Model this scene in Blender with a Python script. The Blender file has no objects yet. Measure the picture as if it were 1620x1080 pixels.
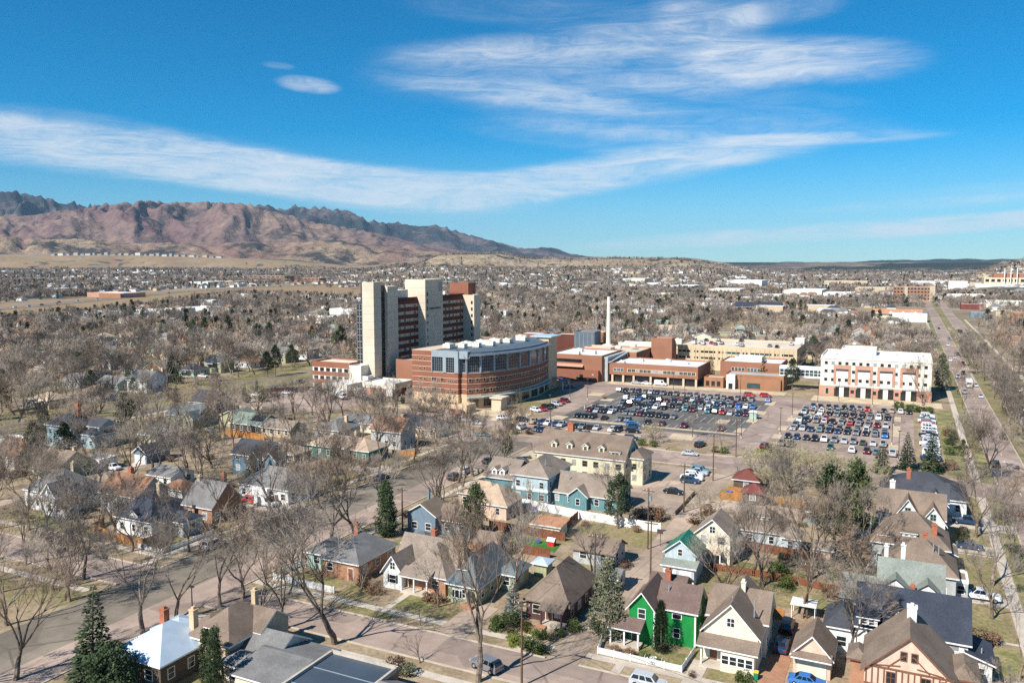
import bpy, math, random
import numpy as np
from mathutils import Vector
random.seed(11); RNG = np.random.default_rng(5)
R = math.radians
sc = bpy.context.scene
COL = sc.collection

# ---------------------------------------------------------------- camera
# world: x to the right along the cross streets, y away along the avenues, camera 55 m above the origin
CAMH, FPX = 55.0, 1290.0
PITCH = math.atan(125 / FPX)
YAW = math.atan(627 / math.hypot(FPX, 125))
cd = bpy.data.cameras.new('camera'); cam = bpy.data.objects.new('camera', cd); COL.objects.link(cam)
cam.location = (0, 0, CAMH); cam.rotation_euler = (math.pi / 2 - PITCH, 0, YAW)
cd.sensor_width = 36; cd.lens = 36 * FPX / 1620; cd.clip_start = 1; cd.clip_end = 60000
sc.camera = cam

# ---------------------------------------------------------------- light
SUN_EL = R(43); SHAZ = R(68)                      # shadows fall towards this azimuth (from +x)
sd = bpy.data.lights.new('sun', 'SUN'); sun = bpy.data.objects.new('sun', sd); COL.objects.link(sun)
sd.energy = 4.8; sd.angle = R(0.53); sd.color = (1, .955, .88)
ldir = Vector((math.cos(SHAZ) * math.cos(SUN_EL), math.sin(SHAZ) * math.cos(SUN_EL), -math.sin(SUN_EL)))
sun.rotation_euler = ldir.to_track_quat('-Z', 'Y').to_euler()
sun.location = (-60, -60, 150)
sc.view_settings.view_transform = 'Standard'; sc.view_settings.look = 'None'
sc.view_settings.exposure = 0.62; sc.view_settings.gamma = 1
sc.view_settings.use_curve_mapping = False
sc.cycles.use_denoising = False; sc.cycles.adaptive_threshold = .006
sc.cycles.max_bounces = 4; sc.cycles.diffuse_bounces = 2; sc.cycles.glossy_bounces = 2; sc.cycles.volume_bounces = 0


def pix_dir(u, v):
    x, y = (u - 810) / FPX, -(v - 540) / FPX
    fw = math.cos(PITCH) + y * math.sin(PITCH); up = -math.sin(PITCH) + y * math.cos(PITCH)
    return (x * math.cos(YAW) - fw * math.sin(YAW), x * math.sin(YAW) + fw * math.cos(YAW), up)


def at(u, v, z=0.0):
    """ground point (or point at height z) that the photograph shows at pixel u, v"""
    d = pix_dir(u, v); t = (z - CAMH) / d[2]
    return d[0] * t, d[1] * t


def azel(u, v):
    d = pix_dir(u, v)
    return math.atan2(d[0], d[1]), math.atan2(d[2], math.hypot(d[0], d[1]))


# ---------------------------------------------------------------- world: Nishita sky with cirrus
w = bpy.data.worlds.new('World'); sc.world = w; w.use_nodes = True
nt = w.node_tree; nt.nodes.clear()


class NG:
    def __init__(self, t): self.t = t

    def n(self, typ, **kw):
        nd = self.t.nodes.new(typ)
        for k, v in kw.items(): setattr(nd, k, v)
        return nd

    def link(self, a, b): self.t.links.new(a, b)

    def put(self, sock, v):
        if isinstance(v, bpy.types.NodeSocket): self.link(v, sock)
        else: sock.default_value = v

    def math(self, op, a, b=0.0, c=None, clamp=False):
        nd = self.n('ShaderNodeMath', operation=op, use_clamp=clamp)
        self.put(nd.inputs[0], a); self.put(nd.inputs[1], b)
        if c is not None: self.put(nd.inputs[2], c)
        return nd.outputs[0]

    def noise(self, vec, scale, detail=4, rough=.55, dist=0.0):
        nd = self.n('ShaderNodeTexNoise'); self.put(nd.inputs['Vector'], vec)
        nd.inputs['Scale'].default_value = scale; nd.inputs['Detail'].default_value = detail
        nd.inputs['Roughness'].default_value = rough; nd.inputs['Distortion'].default_value = dist
        return nd.outputs['Fac']

    def ramp(self, fac, lo, hi, smooth=True):
        nd = self.n('ShaderNodeMapRange', interpolation_type='SMOOTHSTEP' if smooth else 'LINEAR')
        self.put(nd.inputs[0], fac); nd.inputs[1].default_value = lo; nd.inputs[2].default_value = hi
        return nd.outputs[0]

    def mix(self, fac, a, b, mode='MIX'):
        nd = self.n('ShaderNodeMix', data_type='RGBA', blend_type=mode)
        self.put(nd.inputs[0], fac)
        for s, v in ((nd.inputs[6], a), (nd.inputs[7], b)):
            if isinstance(v, (tuple, list)) and len(v) == 3: v = (*v, 1)
            self.put(s, v)
        return nd.outputs[2]


g = NG(nt)
tc = g.n('ShaderNodeTexCoord'); sep = g.n('ShaderNodeSeparateXYZ'); g.link(tc.outputs['Generated'], sep.inputs[0])
az = g.math('ARCTAN2', sep.outputs[0], sep.outputs[1])
hor = g.math('SQRT', g.math('ADD', g.math('MULTIPLY', sep.outputs[0], sep.outputs[0]), g.math('MULTIPLY', sep.outputs[1], sep.outputs[1])))
el = g.math('ARCTAN2', sep.outputs[2], hor)
comb = g.n('ShaderNodeCombineXYZ'); g.put(comb.inputs[0], g.math('MULTIPLY', az, 5.0)); g.put(comb.inputs[1], g.math('MULTIPLY', el, 34.0))
warp = g.noise(comb.outputs[0], .8, 3, .5)
comb2 = g.n('ShaderNodeCombineXYZ'); g.put(comb2.inputs[0], g.math('MULTIPLY', az, 4.6))
g.put(comb2.inputs[1], g.math('ADD', g.math('MULTIPLY', el, 30.0), g.math('MULTIPLY', warp, 1.8)))
streak = g.noise(comb2.outputs[0], 1.9, 8, .62, .35)
fine = g.noise(comb2.outputs[0], 6.5, 7, .68, .9)
comb3 = g.n('ShaderNodeCombineXYZ'); g.put(comb3.inputs[0], g.math('MULTIPLY', az, 2.0)); g.put(comb3.inputs[1], g.math('MULTIPLY', el, 5.0))
patchy = g.noise(comb3.outputs[0], 2.2, 4, .5)
tex = g.math('ADD', g.math('MULTIPLY', streak, .62), g.math('MULTIPLY', fine, .38))
# bands of cirrus: centre (as seen from the place), half length, half width, tilt, density
BANDS = [(130, 238, 480, 30, 5, 1.0), (400, 268, 330, 34, 9, 1.0), (660, 297, 200, 28, 5, 1.15), (810, 294, 170, 24, -2, .7), (930, 280, 240, 24, -6, .75), (1180, 150, 180, 16, 8, .35), (1060, 250, 220, 20, -4, .5), (940, 112, 330, 46, -1, .68), (880, 70, 260, 22, -3, .45),
         (1270, 98, 160, 30, 3, .82), (487, 134, 44, 11, 4, .95), (440, 104, 24, 5, 3, .4), (1090, 195, 300, 28, 5, .58),
         (1290, 368, 360, 13, -3, .85), (1560, 352, 150, 13, -5, .75), (1500, 322, 220, 9, -2, .4), (1250, 14, 80, 20, -3, .62), (1120, 22, 80, 42, 14, .5), (1540, 305, 160, 14, -3, .36),
         (900, 20, 260, 24, 3, .36), (1310, 219, 160, 8, 1, .45), (1000, 225, 260, 22, 6, .45), (820, 150, 200, 16, 6, .35)]
total = None
for (u, v, hl, hw, tilt, dens) in BANDS:
    a0, e0 = azel(u, v); k = 1 / 1296
    da = g.math('SUBTRACT', az, a0); de = g.math('SUBTRACT', el, e0)
    ct, st = math.cos(R(tilt)), math.sin(R(tilt))      # tilt > 0: descends to the right
    p = g.math('SUBTRACT', g.math('MULTIPLY', da, ct), g.math('MULTIPLY', de, st))
    q = g.math('ADD', g.math('MULTIPLY', da, st), g.math('MULTIPLY', de, ct))
    p = g.math('MULTIPLY', p, 1 / (hl * k)); q = g.math('MULTIPLY', q, 1 / (hw * k))
    d2 = g.math('ADD', g.math('POWER', g.math('ABSOLUTE', p), 2.6), g.math('MULTIPLY', q, q))
    m = g.math('MULTIPLY', g.ramp(d2, 1.9, .0), dens)
    total = m if total is None else g.math('ADD', total, m)
total = g.math('MINIMUM', total, 1.2)
# a thin veil of the same cirrus over the rest of the sky
veil = g.math('MULTIPLY', g.ramp(patchy, .52, .8), .10)
mask = g.math('ADD', total, veil)
comb4 = g.n('ShaderNodeCombineXYZ'); g.put(comb4.inputs[0], g.math('MULTIPLY', az, 5.0)); g.put(comb4.inputs[1], g.math('ADD', g.math('MULTIPLY', el, 95.0), g.math('MULTIPLY', warp, 5.0)))
fib = g.noise(comb4.outputs[0], 1.6, 6, .6, .5)
body = g.math('ADD', g.math('MULTIPLY', g.math('SUBTRACT', tex, .5), 2.4), g.math('MULTIPLY', g.math('SUBTRACT', fib, .5), .5))
cloud = g.ramp(g.math('MULTIPLY', mask, g.math('ADD', body, .8)), .02, 1.5)
sky = g.n('ShaderNodeTexSky', sky_type='NISHITA'); sky.sun_disc = False
sky.sun_elevation = SUN_EL; sky.sun_rotation = math.atan2(-ldir.x, -ldir.y)
sky.altitude = 1850; sky.air_density = 1.0; sky.dust_density = .05; sky.ozone_density = 2.2
def graded(sat, hue, tint_):
    h_ = g.n('ShaderNodeHueSaturation'); h_.inputs['Saturation'].default_value = sat; h_.inputs['Hue'].default_value = hue
    g.link(sky.outputs[0], h_.inputs['Color']); return g.mix(1.0, h_.outputs[0], tint_, 'MULTIPLY')


tintd = g.mix(g.ramp(el, -.02, .16), graded(1.0, .5, (.52, .82, 1.0)), graded(1.7, .484, (.5, 1.05, 1.2)))
cw = g.mix(g.math('MULTIPLY', cloud, .82), tintd, (8.4, 8.8, 9.2))
bg = g.n('ShaderNodeBackground'); g.link(cw, bg.inputs[0]); bg.inputs[1].default_value = .066
out = g.n('ShaderNodeOutputWorld'); g.link(bg.outputs[0], out.inputs[0])

# ---------------------------------------------------------------- materials
MATS = {}


def M(name, c=None, rough=.85, var=.2, scale=.6, c2=None, spec=.25, metal=0.0, fine=0.0, fscale=9.0, big=0.0, bump=0.0, streak=0.0):
    """procedural surface: colour c broken up with c2 (or lighter and darker c) by noise over the place"""
    if name in MATS: return MATS[name]
    m = bpy.data.materials.new(name); m.use_nodes = True; MATS[name] = m
    t = NG(m.node_tree); b = m.node_tree.nodes['Principled BSDF']
    pos = t.n('ShaderNodeNewGeometry').outputs['Position']
    lo = tuple(x * (1 - var) for x in c); hi = tuple(min(1, x * (1 + var)) for x in c) if c2 is None else c2
    col = t.mix(t.ramp(t.noise(pos, scale, 4, .6), .32, .68), lo, hi)
    if fine:
        f = t.noise(pos, fscale, 3, .7)
        col = t.mix(1.0, col, t.mix(t.ramp(f, .3, .7), (1 - fine,) * 3, (1 + fine,) * 3), 'MULTIPLY')
    if streak:      # siding courses, weathering that runs down the wall
        mp = t.n('ShaderNodeMapping'); t.link(pos, mp.inputs[0]); mp.inputs['Scale'].default_value = (1.1, 1.1, .22)
        f = t.noise(mp.outputs[0], 1.6, 5, .65)
        col = t.mix(1.0, col, t.mix(t.ramp(f, .3, .7), (1 - streak,) * 3, (1 + streak * .5,) * 3), 'MULTIPLY')
        sz_ = t.n('ShaderNodeSeparateXYZ'); t.link(pos, sz_.inputs[0])
        fr = t.math('FRACT', t.math('MULTIPLY', sz_.outputs[2], 4.2))
        col = t.mix(t.math('MULTIPLY', t.ramp(fr, .22, .0), .35), col, tuple(x * .5 for x in c))
    if big:
        f = t.noise(pos, .045, 4, .6, .4)
        col = t.mix(1.0, col, t.mix(t.ramp(f, .35, .65), (1 - big,) * 3, (1 + big * .6,) * 3), 'MULTIPLY')
    t.link(col, b.inputs['Base Color']); b.inputs['Roughness'].default_value = rough
    b.inputs['Specular IOR Level'].default_value = spec; b.inputs['Metallic'].default_value = metal
    if bump:
        bp = t.n('ShaderNodeBump'); bp.inputs['Strength'].default_value = bump; bp.inputs['Distance'].default_value = .05
        t.link(t.noise(pos, fscale, 3, .6), bp.inputs['Height']); t.link(bp.outputs[0], b.inputs['Normal'])
    return m


def road_mat(name, c, crack=.35, big=.18):
    m = M(name, c, .9, .10, .35, fine=.10, fscale=5, big=big)
    t = NG(m.node_tree); b = m.node_tree.nodes['Principled BSDF']
    src = b.inputs['Base Color'].links[0].from_socket
    pos = t.n('ShaderNodeNewGeometry').outputs['Position']
    vo = t.n('ShaderNodeTexVoronoi', feature='DISTANCE_TO_EDGE'); vo.inputs['Scale'].default_value = .11; t.link(pos, vo.inputs['Vector'])
    ln = t.ramp(vo.outputs['Distance'], .028, .008)
    msk = t.ramp(t.noise(pos, .06, 3, .6), .45, .6)
    col = t.mix(t.math('MULTIPLY', t.math('MULTIPLY', ln, msk), crack), src, tuple(x * .35 for x in c))
    v2 = t.n('ShaderNodeTexVoronoi', feature='F1', distance='CHEBYCHEV'); v2.inputs['Scale'].default_value = .09; t.link(pos, v2.inputs['Vector'])
    sp = t.n('ShaderNodeSeparateColor'); t.link(v2.outputs['Color'], sp.inputs[0])
    col = t.mix(1.0, col, t.mix(t.ramp(sp.outputs[0], .2, .9), (.84, .84, .84), (1.1, 1.09, 1.07)), 'MULTIPLY')
    oil = t.ramp(t.noise(pos, .8, 3, .6), .66, .75)
    col = t.mix(t.math('MULTIPLY', oil, .35), col, tuple(x * .45 for x in c))
    t.link(col, b.inputs['Base Color'])
    return m


def roof_mat(name, c, var=.14):
    return M(name, c, .92, var, .35, fine=.20, fscale=5.5, big=.10, spec=.15)


def obj_color_mat(name, rough=.3, spec=.5, coat=.4):
    m = bpy.data.materials.new(name); m.use_nodes = True; MATS[name] = m
    t = NG(m.node_tree); b = m.node_tree.nodes['Principled BSDF']
    oi = t.n('ShaderNodeObjectInfo'); t.link(oi.outputs['Color'], b.inputs['Base Color'])
    b.inputs['Roughness'].default_value = rough; b.inputs['Specular IOR Level'].default_value = spec
    b.inputs['Coat Weight'].default_value = coat; b.inputs['Coat Roughness'].default_value = .08
    return m


M('ground', (.20, .155, .098), .95, .25, .09, c2=(.285, .225, .14), fine=.25, fscale=1.2, big=.25)
M('dirt', (.30, .20, .125), .95, .2, .12, c2=(.37, .28, .19), fine=.2, fscale=1.5)
M('dry_lawn', (.32, .245, .135), .95, .15, .28, c2=(.205, .185, .075), fine=.3, fscale=1.6, big=.22)
M('green_lawn', (.145, .16, .05), .95, .15, .3, c2=(.29, .235, .12), fine=.3, fscale=2, big=.2)
M('turf', (.05, .16, .03), .9, .15, .5, fine=.2, fscale=3)
M('sandy', (.50, .39, .25), .95, .1, .2, c2=(.58, .47, .32), fine=.12, fscale=1.5)
M('field', (.33, .245, .125), .95, .2, .006, c2=(.29, .185, .11), fine=.15, fscale=.05)
road_mat('pink_road', (.345, .262, .215), .55)
road_mat('grey_road', (.215, .182, .143), .6)
road_mat('dark_asphalt', (.15, .138, .127), .4, .16)
road_mat('tan_road', (.40, .305, .235), .3)
M('concrete', (.50, .43, .35), .9, .1, .5, fine=.1, fscale=3, big=.1)
M('kerb_stone', (.47, .40, .32), .9, .12, .6)
M('white_paint', (.78, .78, .76), .6, .03, 2)
M('line_paint', (.62, .60, .55), .8, .1, 2)
M('yellow_paint', (.6, .42, .06), .8, .1, 2)
M('trim_white', (.80, .79, .76), .6, .04, 1.5)
M('trim_dark', (.05, .045, .04), .6, .1, 1.5)
M('trim_brown', (.20, .09, .05), .7, .15, 1.5)
M('white_wall', (.76, .75, .72), .8, .05, .6, fine=.04, fscale=4, big=.0, streak=.16)
M('cream_wall', (.72, .66, .52), .85, .05, .6, fine=.04, fscale=4, big=.0, streak=.16)
M('yellow_cream', (.70, .625, .45), .85, .05, .6, fine=.04, fscale=4, big=.0, streak=.16)
M('tan_stucco', (.55, .44, .30), .9, .07, .6, fine=.06, fscale=4, big=.0, streak=.16)
M('peach_stucco', (.66, .48, .37), .9, .06, .6, fine=.05, fscale=4, big=.0, streak=.16)
M('olive_wall', (.36, .36, .22), .85, .08, .6, fine=.05, fscale=4, big=.0, streak=.16)
M('grey_wall', (.42, .43, .42), .85, .08, .6, fine=.05, fscale=4, big=.0, streak=.16)
M('pale_blue_wall', (.46, .54, .57), .8, .06, .6, fine=.05, fscale=4, big=.0, streak=.16)
M('sky_blue_wall', (.31, .43, .47), .8, .06, .6, fine=.05, fscale=4, big=.0, streak=.16)
M('slate_blue_wall', (.115, .20, .27), .8, .08, .6, fine=.05, fscale=4, big=.0, streak=.16)
M('denim_wall', (.165, .225, .28), .8, .08, .6, fine=.05, fscale=4, big=.0, streak=.16)
M('teal_wall', (.125, .25, .27), .8, .07, .6, fine=.05, fscale=4, big=.0, streak=.16)
M('pale_teal_wall', (.42, .53, .56), .8, .06, .6, fine=.05, fscale=4, big=.0, streak=.16)
M('jade_wall', (.035, .155, .125), .8, .08, .6, fine=.05, fscale=4, big=.0, streak=.16)
M('mint_wall', (.35, .48, .41), .8, .06, .6, fine=.05, fscale=4, big=.0, streak=.16)
M('bright_green_wall', (.012, .225, .05), .75, .06, .8, fine=.05, fscale=4, big=.0, streak=.16)
M('plum_wall', (.09, .045, .045), .85, .1, .6, fine=.06, fscale=4, big=.0, streak=.16)
M('dark_wood_wall', (.11, .08, .06), .9, .15, .6, fine=.1, fscale=4)
M('house_brick', (.36, .19, .115), .9, .12, .6, fine=.15, fscale=6)
M('hospital_brick', (.265, .108, .066), .9, .08, .15, fine=.07, fscale=3)
M('orange_brick', (.315, .148, .09), .9, .08, .15, fine=.07, fscale=3)
M('maroon_brick', (.125, .042, .03), .9, .1, .15, fine=.08, fscale=3)
M('brown_brick', (.33, .165, .09), .9, .1, .2, fine=.08, fscale=3)
M('tan_stone', (.62, .46, .29), .9, .07, .2, fine=.08, fscale=3)
M('pale_stone', (.60, .47, .34), .9, .05, .2, fine=.05, fscale=3)
M('precast', (.63, .535, .41), .9, .05, .12, fine=.04, fscale=2, big=.08)
M('ivory_panel', (.70, .65, .55), .85, .03, .2, fine=.03, fscale=2)
M('rose_panel', (.47, .265, .185), .9, .06, .2, fine=.05, fscale=2)
M('garage_concrete', (.60, .47, .31), .9, .06, .2, fine=.05, fscale=2)
M('grey_metal', (.36, .41, .44), .5, .06, .4, spec=.4, metal=.3)
M('blue_metal', (.13, .165, .20), .6, .08, .4, spec=.4, metal=.3)
M('dark_metal', (.06, .06, .065), .5, .1, 1, spec=.4)
M('steel', (.55, .56, .57), .4, .05, 1, metal=.7)
M('white_roof', (.72, .71, .69), .85, .03, .2, big=.06)
M('tan_roof_flat', (.62, .53, .42), .9, .08, .15, big=.12)
M('grey_roof_flat', (.40, .38, .36), .9, .1, .2, big=.12)
M('blue_roof_flat', (.06, .08, .105), .5, .12, .2, big=.1, spec=.4)
M('silver_roof', (.53, .63, .72), .45, .05, .5, spec=.4, metal=.25)
roof_mat('brown_shingle', (.205, .155, .120)); roof_mat('taupe_shingle', (.255, .205, .165)); roof_mat('grey_shingle', (.19, .185, .18))
roof_mat('slate_shingle', (.125, .15, .16)); roof_mat('green_grey_shingle', (.215, .235, .205)); roof_mat('charcoal_shingle', (.062, .066, .078))
roof_mat('navy_shingle', (.045, .053, .072)); roof_mat('sand_shingle', (.43, .325, .235)); roof_mat('mauve_shingle', (.165, .115, .098))
roof_mat('rust_shingle', (.255, .14, .088)); roof_mat('red_shingle', (.175, .06, .05)); roof_mat('terracotta', (.43, .215, .125))
M('green_metal_roof', (.01, .17, .095), .4, .06, .5, spec=.4); M('sage_roof', (.21, .25, .205), .8, .08, .4, fine=.1)
M('solar', (.012, .018, .035), .15, .15, 1, spec=.6)
M('wood_fence', (.40, .185, .06), .9, .25, .9, fine=.2, fscale=5); M('dark_fence', (.19, .075, .04), .9, .2, .9, fine=.2, fscale=5)
M('old_fence', (.30, .235, .17), .9, .2, .9, fine=.2, fscale=5)
M('bark', (.12, .095, .073), .95, .25, 1.2, c2=(.25, .205, .165)); M('dark_bark', (.07, .055, .045), .95, .25, 1.2)
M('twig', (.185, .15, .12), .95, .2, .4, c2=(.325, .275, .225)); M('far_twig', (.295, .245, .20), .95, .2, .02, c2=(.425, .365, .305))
M('willow_twig', (.33, .285, .17), .95, .15, .4, c2=(.41, .36, .225))
M('needles', (.028, .052, .022), .9, .3, .8, c2=(.075, .105, .045)); M('blue_needles', (.05, .085, .085), .9, .3, .8, c2=(.13, .17, .165))
M('olive_needles', (.085, .095, .048), .9, .3, .8, c2=(.20, .20, .125)); M('far_needles', (.035, .05, .026), .9, .25, .05, c2=(.06, .075, .036))
M('shrub_green', (.05, .085, .022), .9, .3, .9, c2=(.11, .14, .035)); M('shrub_brown', (.20, .12, .075), .95, .25, .9); M('shrub_yellow', (.16, .18, .03), .9, .3, .9)
M('pole_wood', (.13, .085, .055), .9, .15, 2); M('tyre', (.02, .02, .02), .9, .1, 3)
M('red_brick_pot', (.38, .14, .08), .9, .15, 2, fine=.1)
M('red_plastic', (.55, .03, .03), .5, .05, 1); M('green_plastic', (.02, .22, .12), .5, .05, 1); M('blue_plastic', (.03, .12, .45), .5, .05, 1)
M('yellow_plastic', (.75, .55, .04), .5, .05, 1); M('sign_dark', (.10, .075, .06), .7, .05, 1)
M('glass_dark', (.018, .022, .027), .12, .3, .5, spec=.6); M('glass_teal', (.03, .07, .075), .12, .3, .3, spec=.6)
M('glass_pale', (.32, .33, .34), .25, .2, .5, spec=.5); M('glass_car', (.012, .014, .017), .08, .1, 1, spec=.7)
M('skin', (.5, .32, .24), .6, .05, 5); M('cloth_dark', (.03, .03, .04), .9, .1, 5)
M('headlamp', (.8, .8, .8), .2, .02, 5, spec=.6); M('taillamp', (.4, .01, .01), .3, .02, 5)
obj_color_mat('car_paint')

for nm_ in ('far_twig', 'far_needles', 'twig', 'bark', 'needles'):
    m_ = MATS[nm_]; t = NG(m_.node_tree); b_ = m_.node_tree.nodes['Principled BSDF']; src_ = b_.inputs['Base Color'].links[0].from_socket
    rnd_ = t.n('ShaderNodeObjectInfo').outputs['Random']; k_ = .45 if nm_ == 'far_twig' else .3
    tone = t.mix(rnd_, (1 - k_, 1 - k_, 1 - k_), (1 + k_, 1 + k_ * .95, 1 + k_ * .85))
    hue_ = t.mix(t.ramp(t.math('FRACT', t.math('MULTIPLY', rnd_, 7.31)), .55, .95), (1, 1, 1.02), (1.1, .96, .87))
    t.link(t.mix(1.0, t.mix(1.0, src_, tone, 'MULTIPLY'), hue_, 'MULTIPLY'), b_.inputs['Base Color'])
# ---------------------------------------------------------------- mesh helpers
class MB:
    """collects faces of one mesh; world coordinates, moved to the thing's origin when built"""
    def __init__(self): self.v = []; self.f = []; self.m = []

    def poly(self, pts, mi=0):
        b = len(self.v); self.v.extend(pts); self.f.append(tuple(range(b, b + len(pts)))); self.m.append(mi)

    def box(self, x0, x1, y0, y1, z0, z1, mi=0, top=None):
        b = len(self.v)
        self.v += [(x0, y0, z0), (x1, y0, z0), (x1, y1, z0), (x0, y1, z0), (x0, y0, z1), (x1, y0, z1), (x1, y1, z1), (x0, y1, z1)]
        self.f += [(b + 3, b + 2, b + 1, b), (b + 4, b + 5, b + 6, b + 7), (b, b + 1, b + 5, b + 4), (b + 1, b + 2, b + 6, b + 5), (b + 2, b + 3, b + 7, b + 6), (b + 3, b, b + 4, b + 7)]
        self.m += [mi, mi if top is None else top, mi, mi, mi, mi]
        return self

    def extrude(self, pts, z0, z1, side=0, top=None, bottom=True):
        """upright prism over a counter-clockwise plan"""
        n = len(pts); b = len(self.v)
        self.v += [(p[0], p[1], z0) for p in pts] + [(p[0], p[1], z1) for p in pts]
        for i in range(n):
            j = (i + 1) % n; self.f.append((b + i, b + j, b + n + j, b + n + i)); self.m.append(side)
        self.f.append(tuple(b + n + i for i in range(n))); self.m.append(side if top is None else top)
        if bottom: self.f.append(tuple(b + n - 1 - i for i in range(n))); self.m.append(side)
        return self

    def profile(self, prof, a0, a1, axis='y', side=0, end=0, sides=None):
        """closed profile of (s, z) points, extruded along axis from a0 to a1"""
        n = len(prof); b = len(self.v)
        mk = (lambda s, z, a: (s, a, z)) if axis == 'y' else (lambda s, z, a: (a, s, z))
        self.v += [mk(s, z, a0) for s, z in prof] + [mk(s, z, a1) for s, z in prof]
        for i in range(n):
            j = (i + 1) % n; self.f.append((b + i, b + n + i, b + n + j, b + j)); self.m.append(sides[i] if sides else side)
        self.f.append(tuple(b + i for i in range(n))); self.m.append(end)
        self.f.append(tuple(b + n + n - 1 - i for i in range(n))); self.m.append(end)
        return self

    def tube(self, p, q, r0, r1, n=5, cap=False, mi=0):
        p = Vector(p); q = Vector(q); d = (q - p)
        if d.length < 1e-6: return self
        d.normalize(); a = d.orthogonal().normalized(); c = d.cross(a); b = len(self.v)
        for (o, r) in ((p, r0), (q, r1)):
            for i in range(n):
                t = 2 * math.pi * i / n; w_ = o + (a * math.cos(t) + c * math.sin(t)) * r
                self.v.append((w_.x, w_.y, w_.z))
        for i in range(n):
            j = (i + 1) % n; self.f.append((b + i, b + j, b + n + j, b + n + i)); self.m.append(mi)
        if cap:
            self.f.append(tuple(b + n + i for i in range(n))); self.m.append(mi)
            self.f.append(tuple(b + n - 1 - i for i in range(n))); self.m.append(mi)
        return self

    def mesh(self, name, mats, org=(0, 0, 0)):
        me = bpy.data.meshes.new(name); ox, oy, oz = org
        me.from_pydata([(x - ox, y - oy, z - oz) for x, y, z in self.v], [], self.f)
        for m_ in (mats if isinstance(mats, (list, tuple)) else [mats]): me.materials.append(MATS[m_] if isinstance(m_, str) else m_)
        if any(self.m): me.polygons.foreach_set('material_index', self.m)
        me.update(); return me


def O(name, data=None, parent=None, loc=None, rotz=0.0, label=None, cat=None, group=None, kind=None, scale=None):
    o = bpy.data.objects.new(name, data); COL.objects.link(o)
    if parent is not None: o.parent = parent
    if loc is not None: o.location = loc
    if rotz: o.rotation_euler = (0, 0, rotz)
    if scale is not None: o.scale = scale if isinstance(scale, tuple) else (scale,) * 3
    if label: o['label'] = label
    if cat: o['category'] = cat
    if group: o['group'] = group
    if kind: o['kind'] = kind
    return o


def part(name, mb, mats, parent, org, label=None, kind=None):
    return O(name, mb.mesh(name, mats, org), parent, label=label, kind=kind)


def sheet(name, pts, z, mat, kind='structure'):
    mb = MB(); mb.poly([(x, y, z) for x, y in pts]); return O(name, mb.mesh(name, mat), kind=kind)


def rect(x0, x1, y0, y1): return [(x0, y0), (x1, y0), (x1, y1), (x0, y1)]


KEEP = []        # footprints where nothing is scattered: x0, x1, y0, y1


def keep(x0, x1, y0, y1): KEEP.append((x0, x1, y0, y1))


def free(x, y, pad=0.0):
    return not any(a - pad < x < b + pad and c - pad < y < d + pad for a, b, c, d in KEEP)


LAND = []        # landmarks for labels: phrase, x, y

ORD = ['closest', 'second closest', 'third closest', 'fourth closest', 'fifth closest', 'sixth closest', 'seventh closest', 'eighth closest', 'ninth closest', 'tenth closest']
ORD += [f'{k}{"st" if k % 10 == 1 and k != 11 else "nd" if k % 10 == 2 and k != 12 else "rd" if k % 10 == 3 and k != 13 else "th"} closest' for k in range(11, 81)]
NTH = 'first second third fourth fifth sixth seventh eighth ninth tenth 11th 12th 13th 14th 15th 16th 17th 18th 19th 20th 21st 22nd 23rd 24th 25th 26th 27th 28th 29th 30th 31st 32nd 33rd 34th 35th'.split()


def rank_labels(things, word):
    """label every (object, description, x, y) by how close it is to a landmark, so that each label holds for one of them"""
    P_ = np.array([(t[2], t[3]) for t in things]); best = [None] * len(things)
    for ph, lx, ly in LAND:
        d = np.hypot(P_[:, 0] - lx, P_[:, 1] - ly); order = np.argsort(d)
        for r, i in enumerate(order[:80]):
            key = (r, d[i])
            if best[i] is None or key < best[i][0]: best[i] = (key, ph)
    for t, b in zip(things, best):
        if b is None:
            d = [math.hypot(t[2] - l[1], t[3] - l[2]) for l in LAND]; ph = LAND[int(np.argmin(d))][0]
            t[0]['label'] = f'{t[1]} in the neighbourhood beyond {ph}'
        else:
            t[0]['label'] = f'{t[1]}, {ORD[b[0][0]]} {word} to {b[1]}'


# ---------------------------------------------------------------- noise for terrain
_perm = RNG.random((256, 256))


def vnoise(x, y):
    xi = np.floor(x).astype(int); yi = np.floor(y).astype(int); fx = x - xi; fy = y - yi
    fx = fx * fx * (3 - 2 * fx); fy = fy * fy * (3 - 2 * fy)
    A = lambda i, j: _perm[(xi + i) % 256, (yi + j) % 256]
    return (A(0, 0) * (1 - fx) + A(1, 0) * fx) * (1 - fy) + (A(0, 1) * (1 - fx) + A(1, 1) * fx) * fy


def fbm(x, y, oct=5, ridged=False):
    s = np.zeros_like(x); a = .5; f = 1.0
    for _ in range(oct):
        n = vnoise(x * f + 13.7 * _, y * f + 7.1 * _)
        if ridged: n = 1 - np.abs(2 * n - 1)
        s += a * n; a *= .5; f *= 2.03
    return s


def sstep(x, a, b):
    t = np.clip((x - a) / (b - a), 0, 1); return t * t * (3 - 2 * t)


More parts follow.
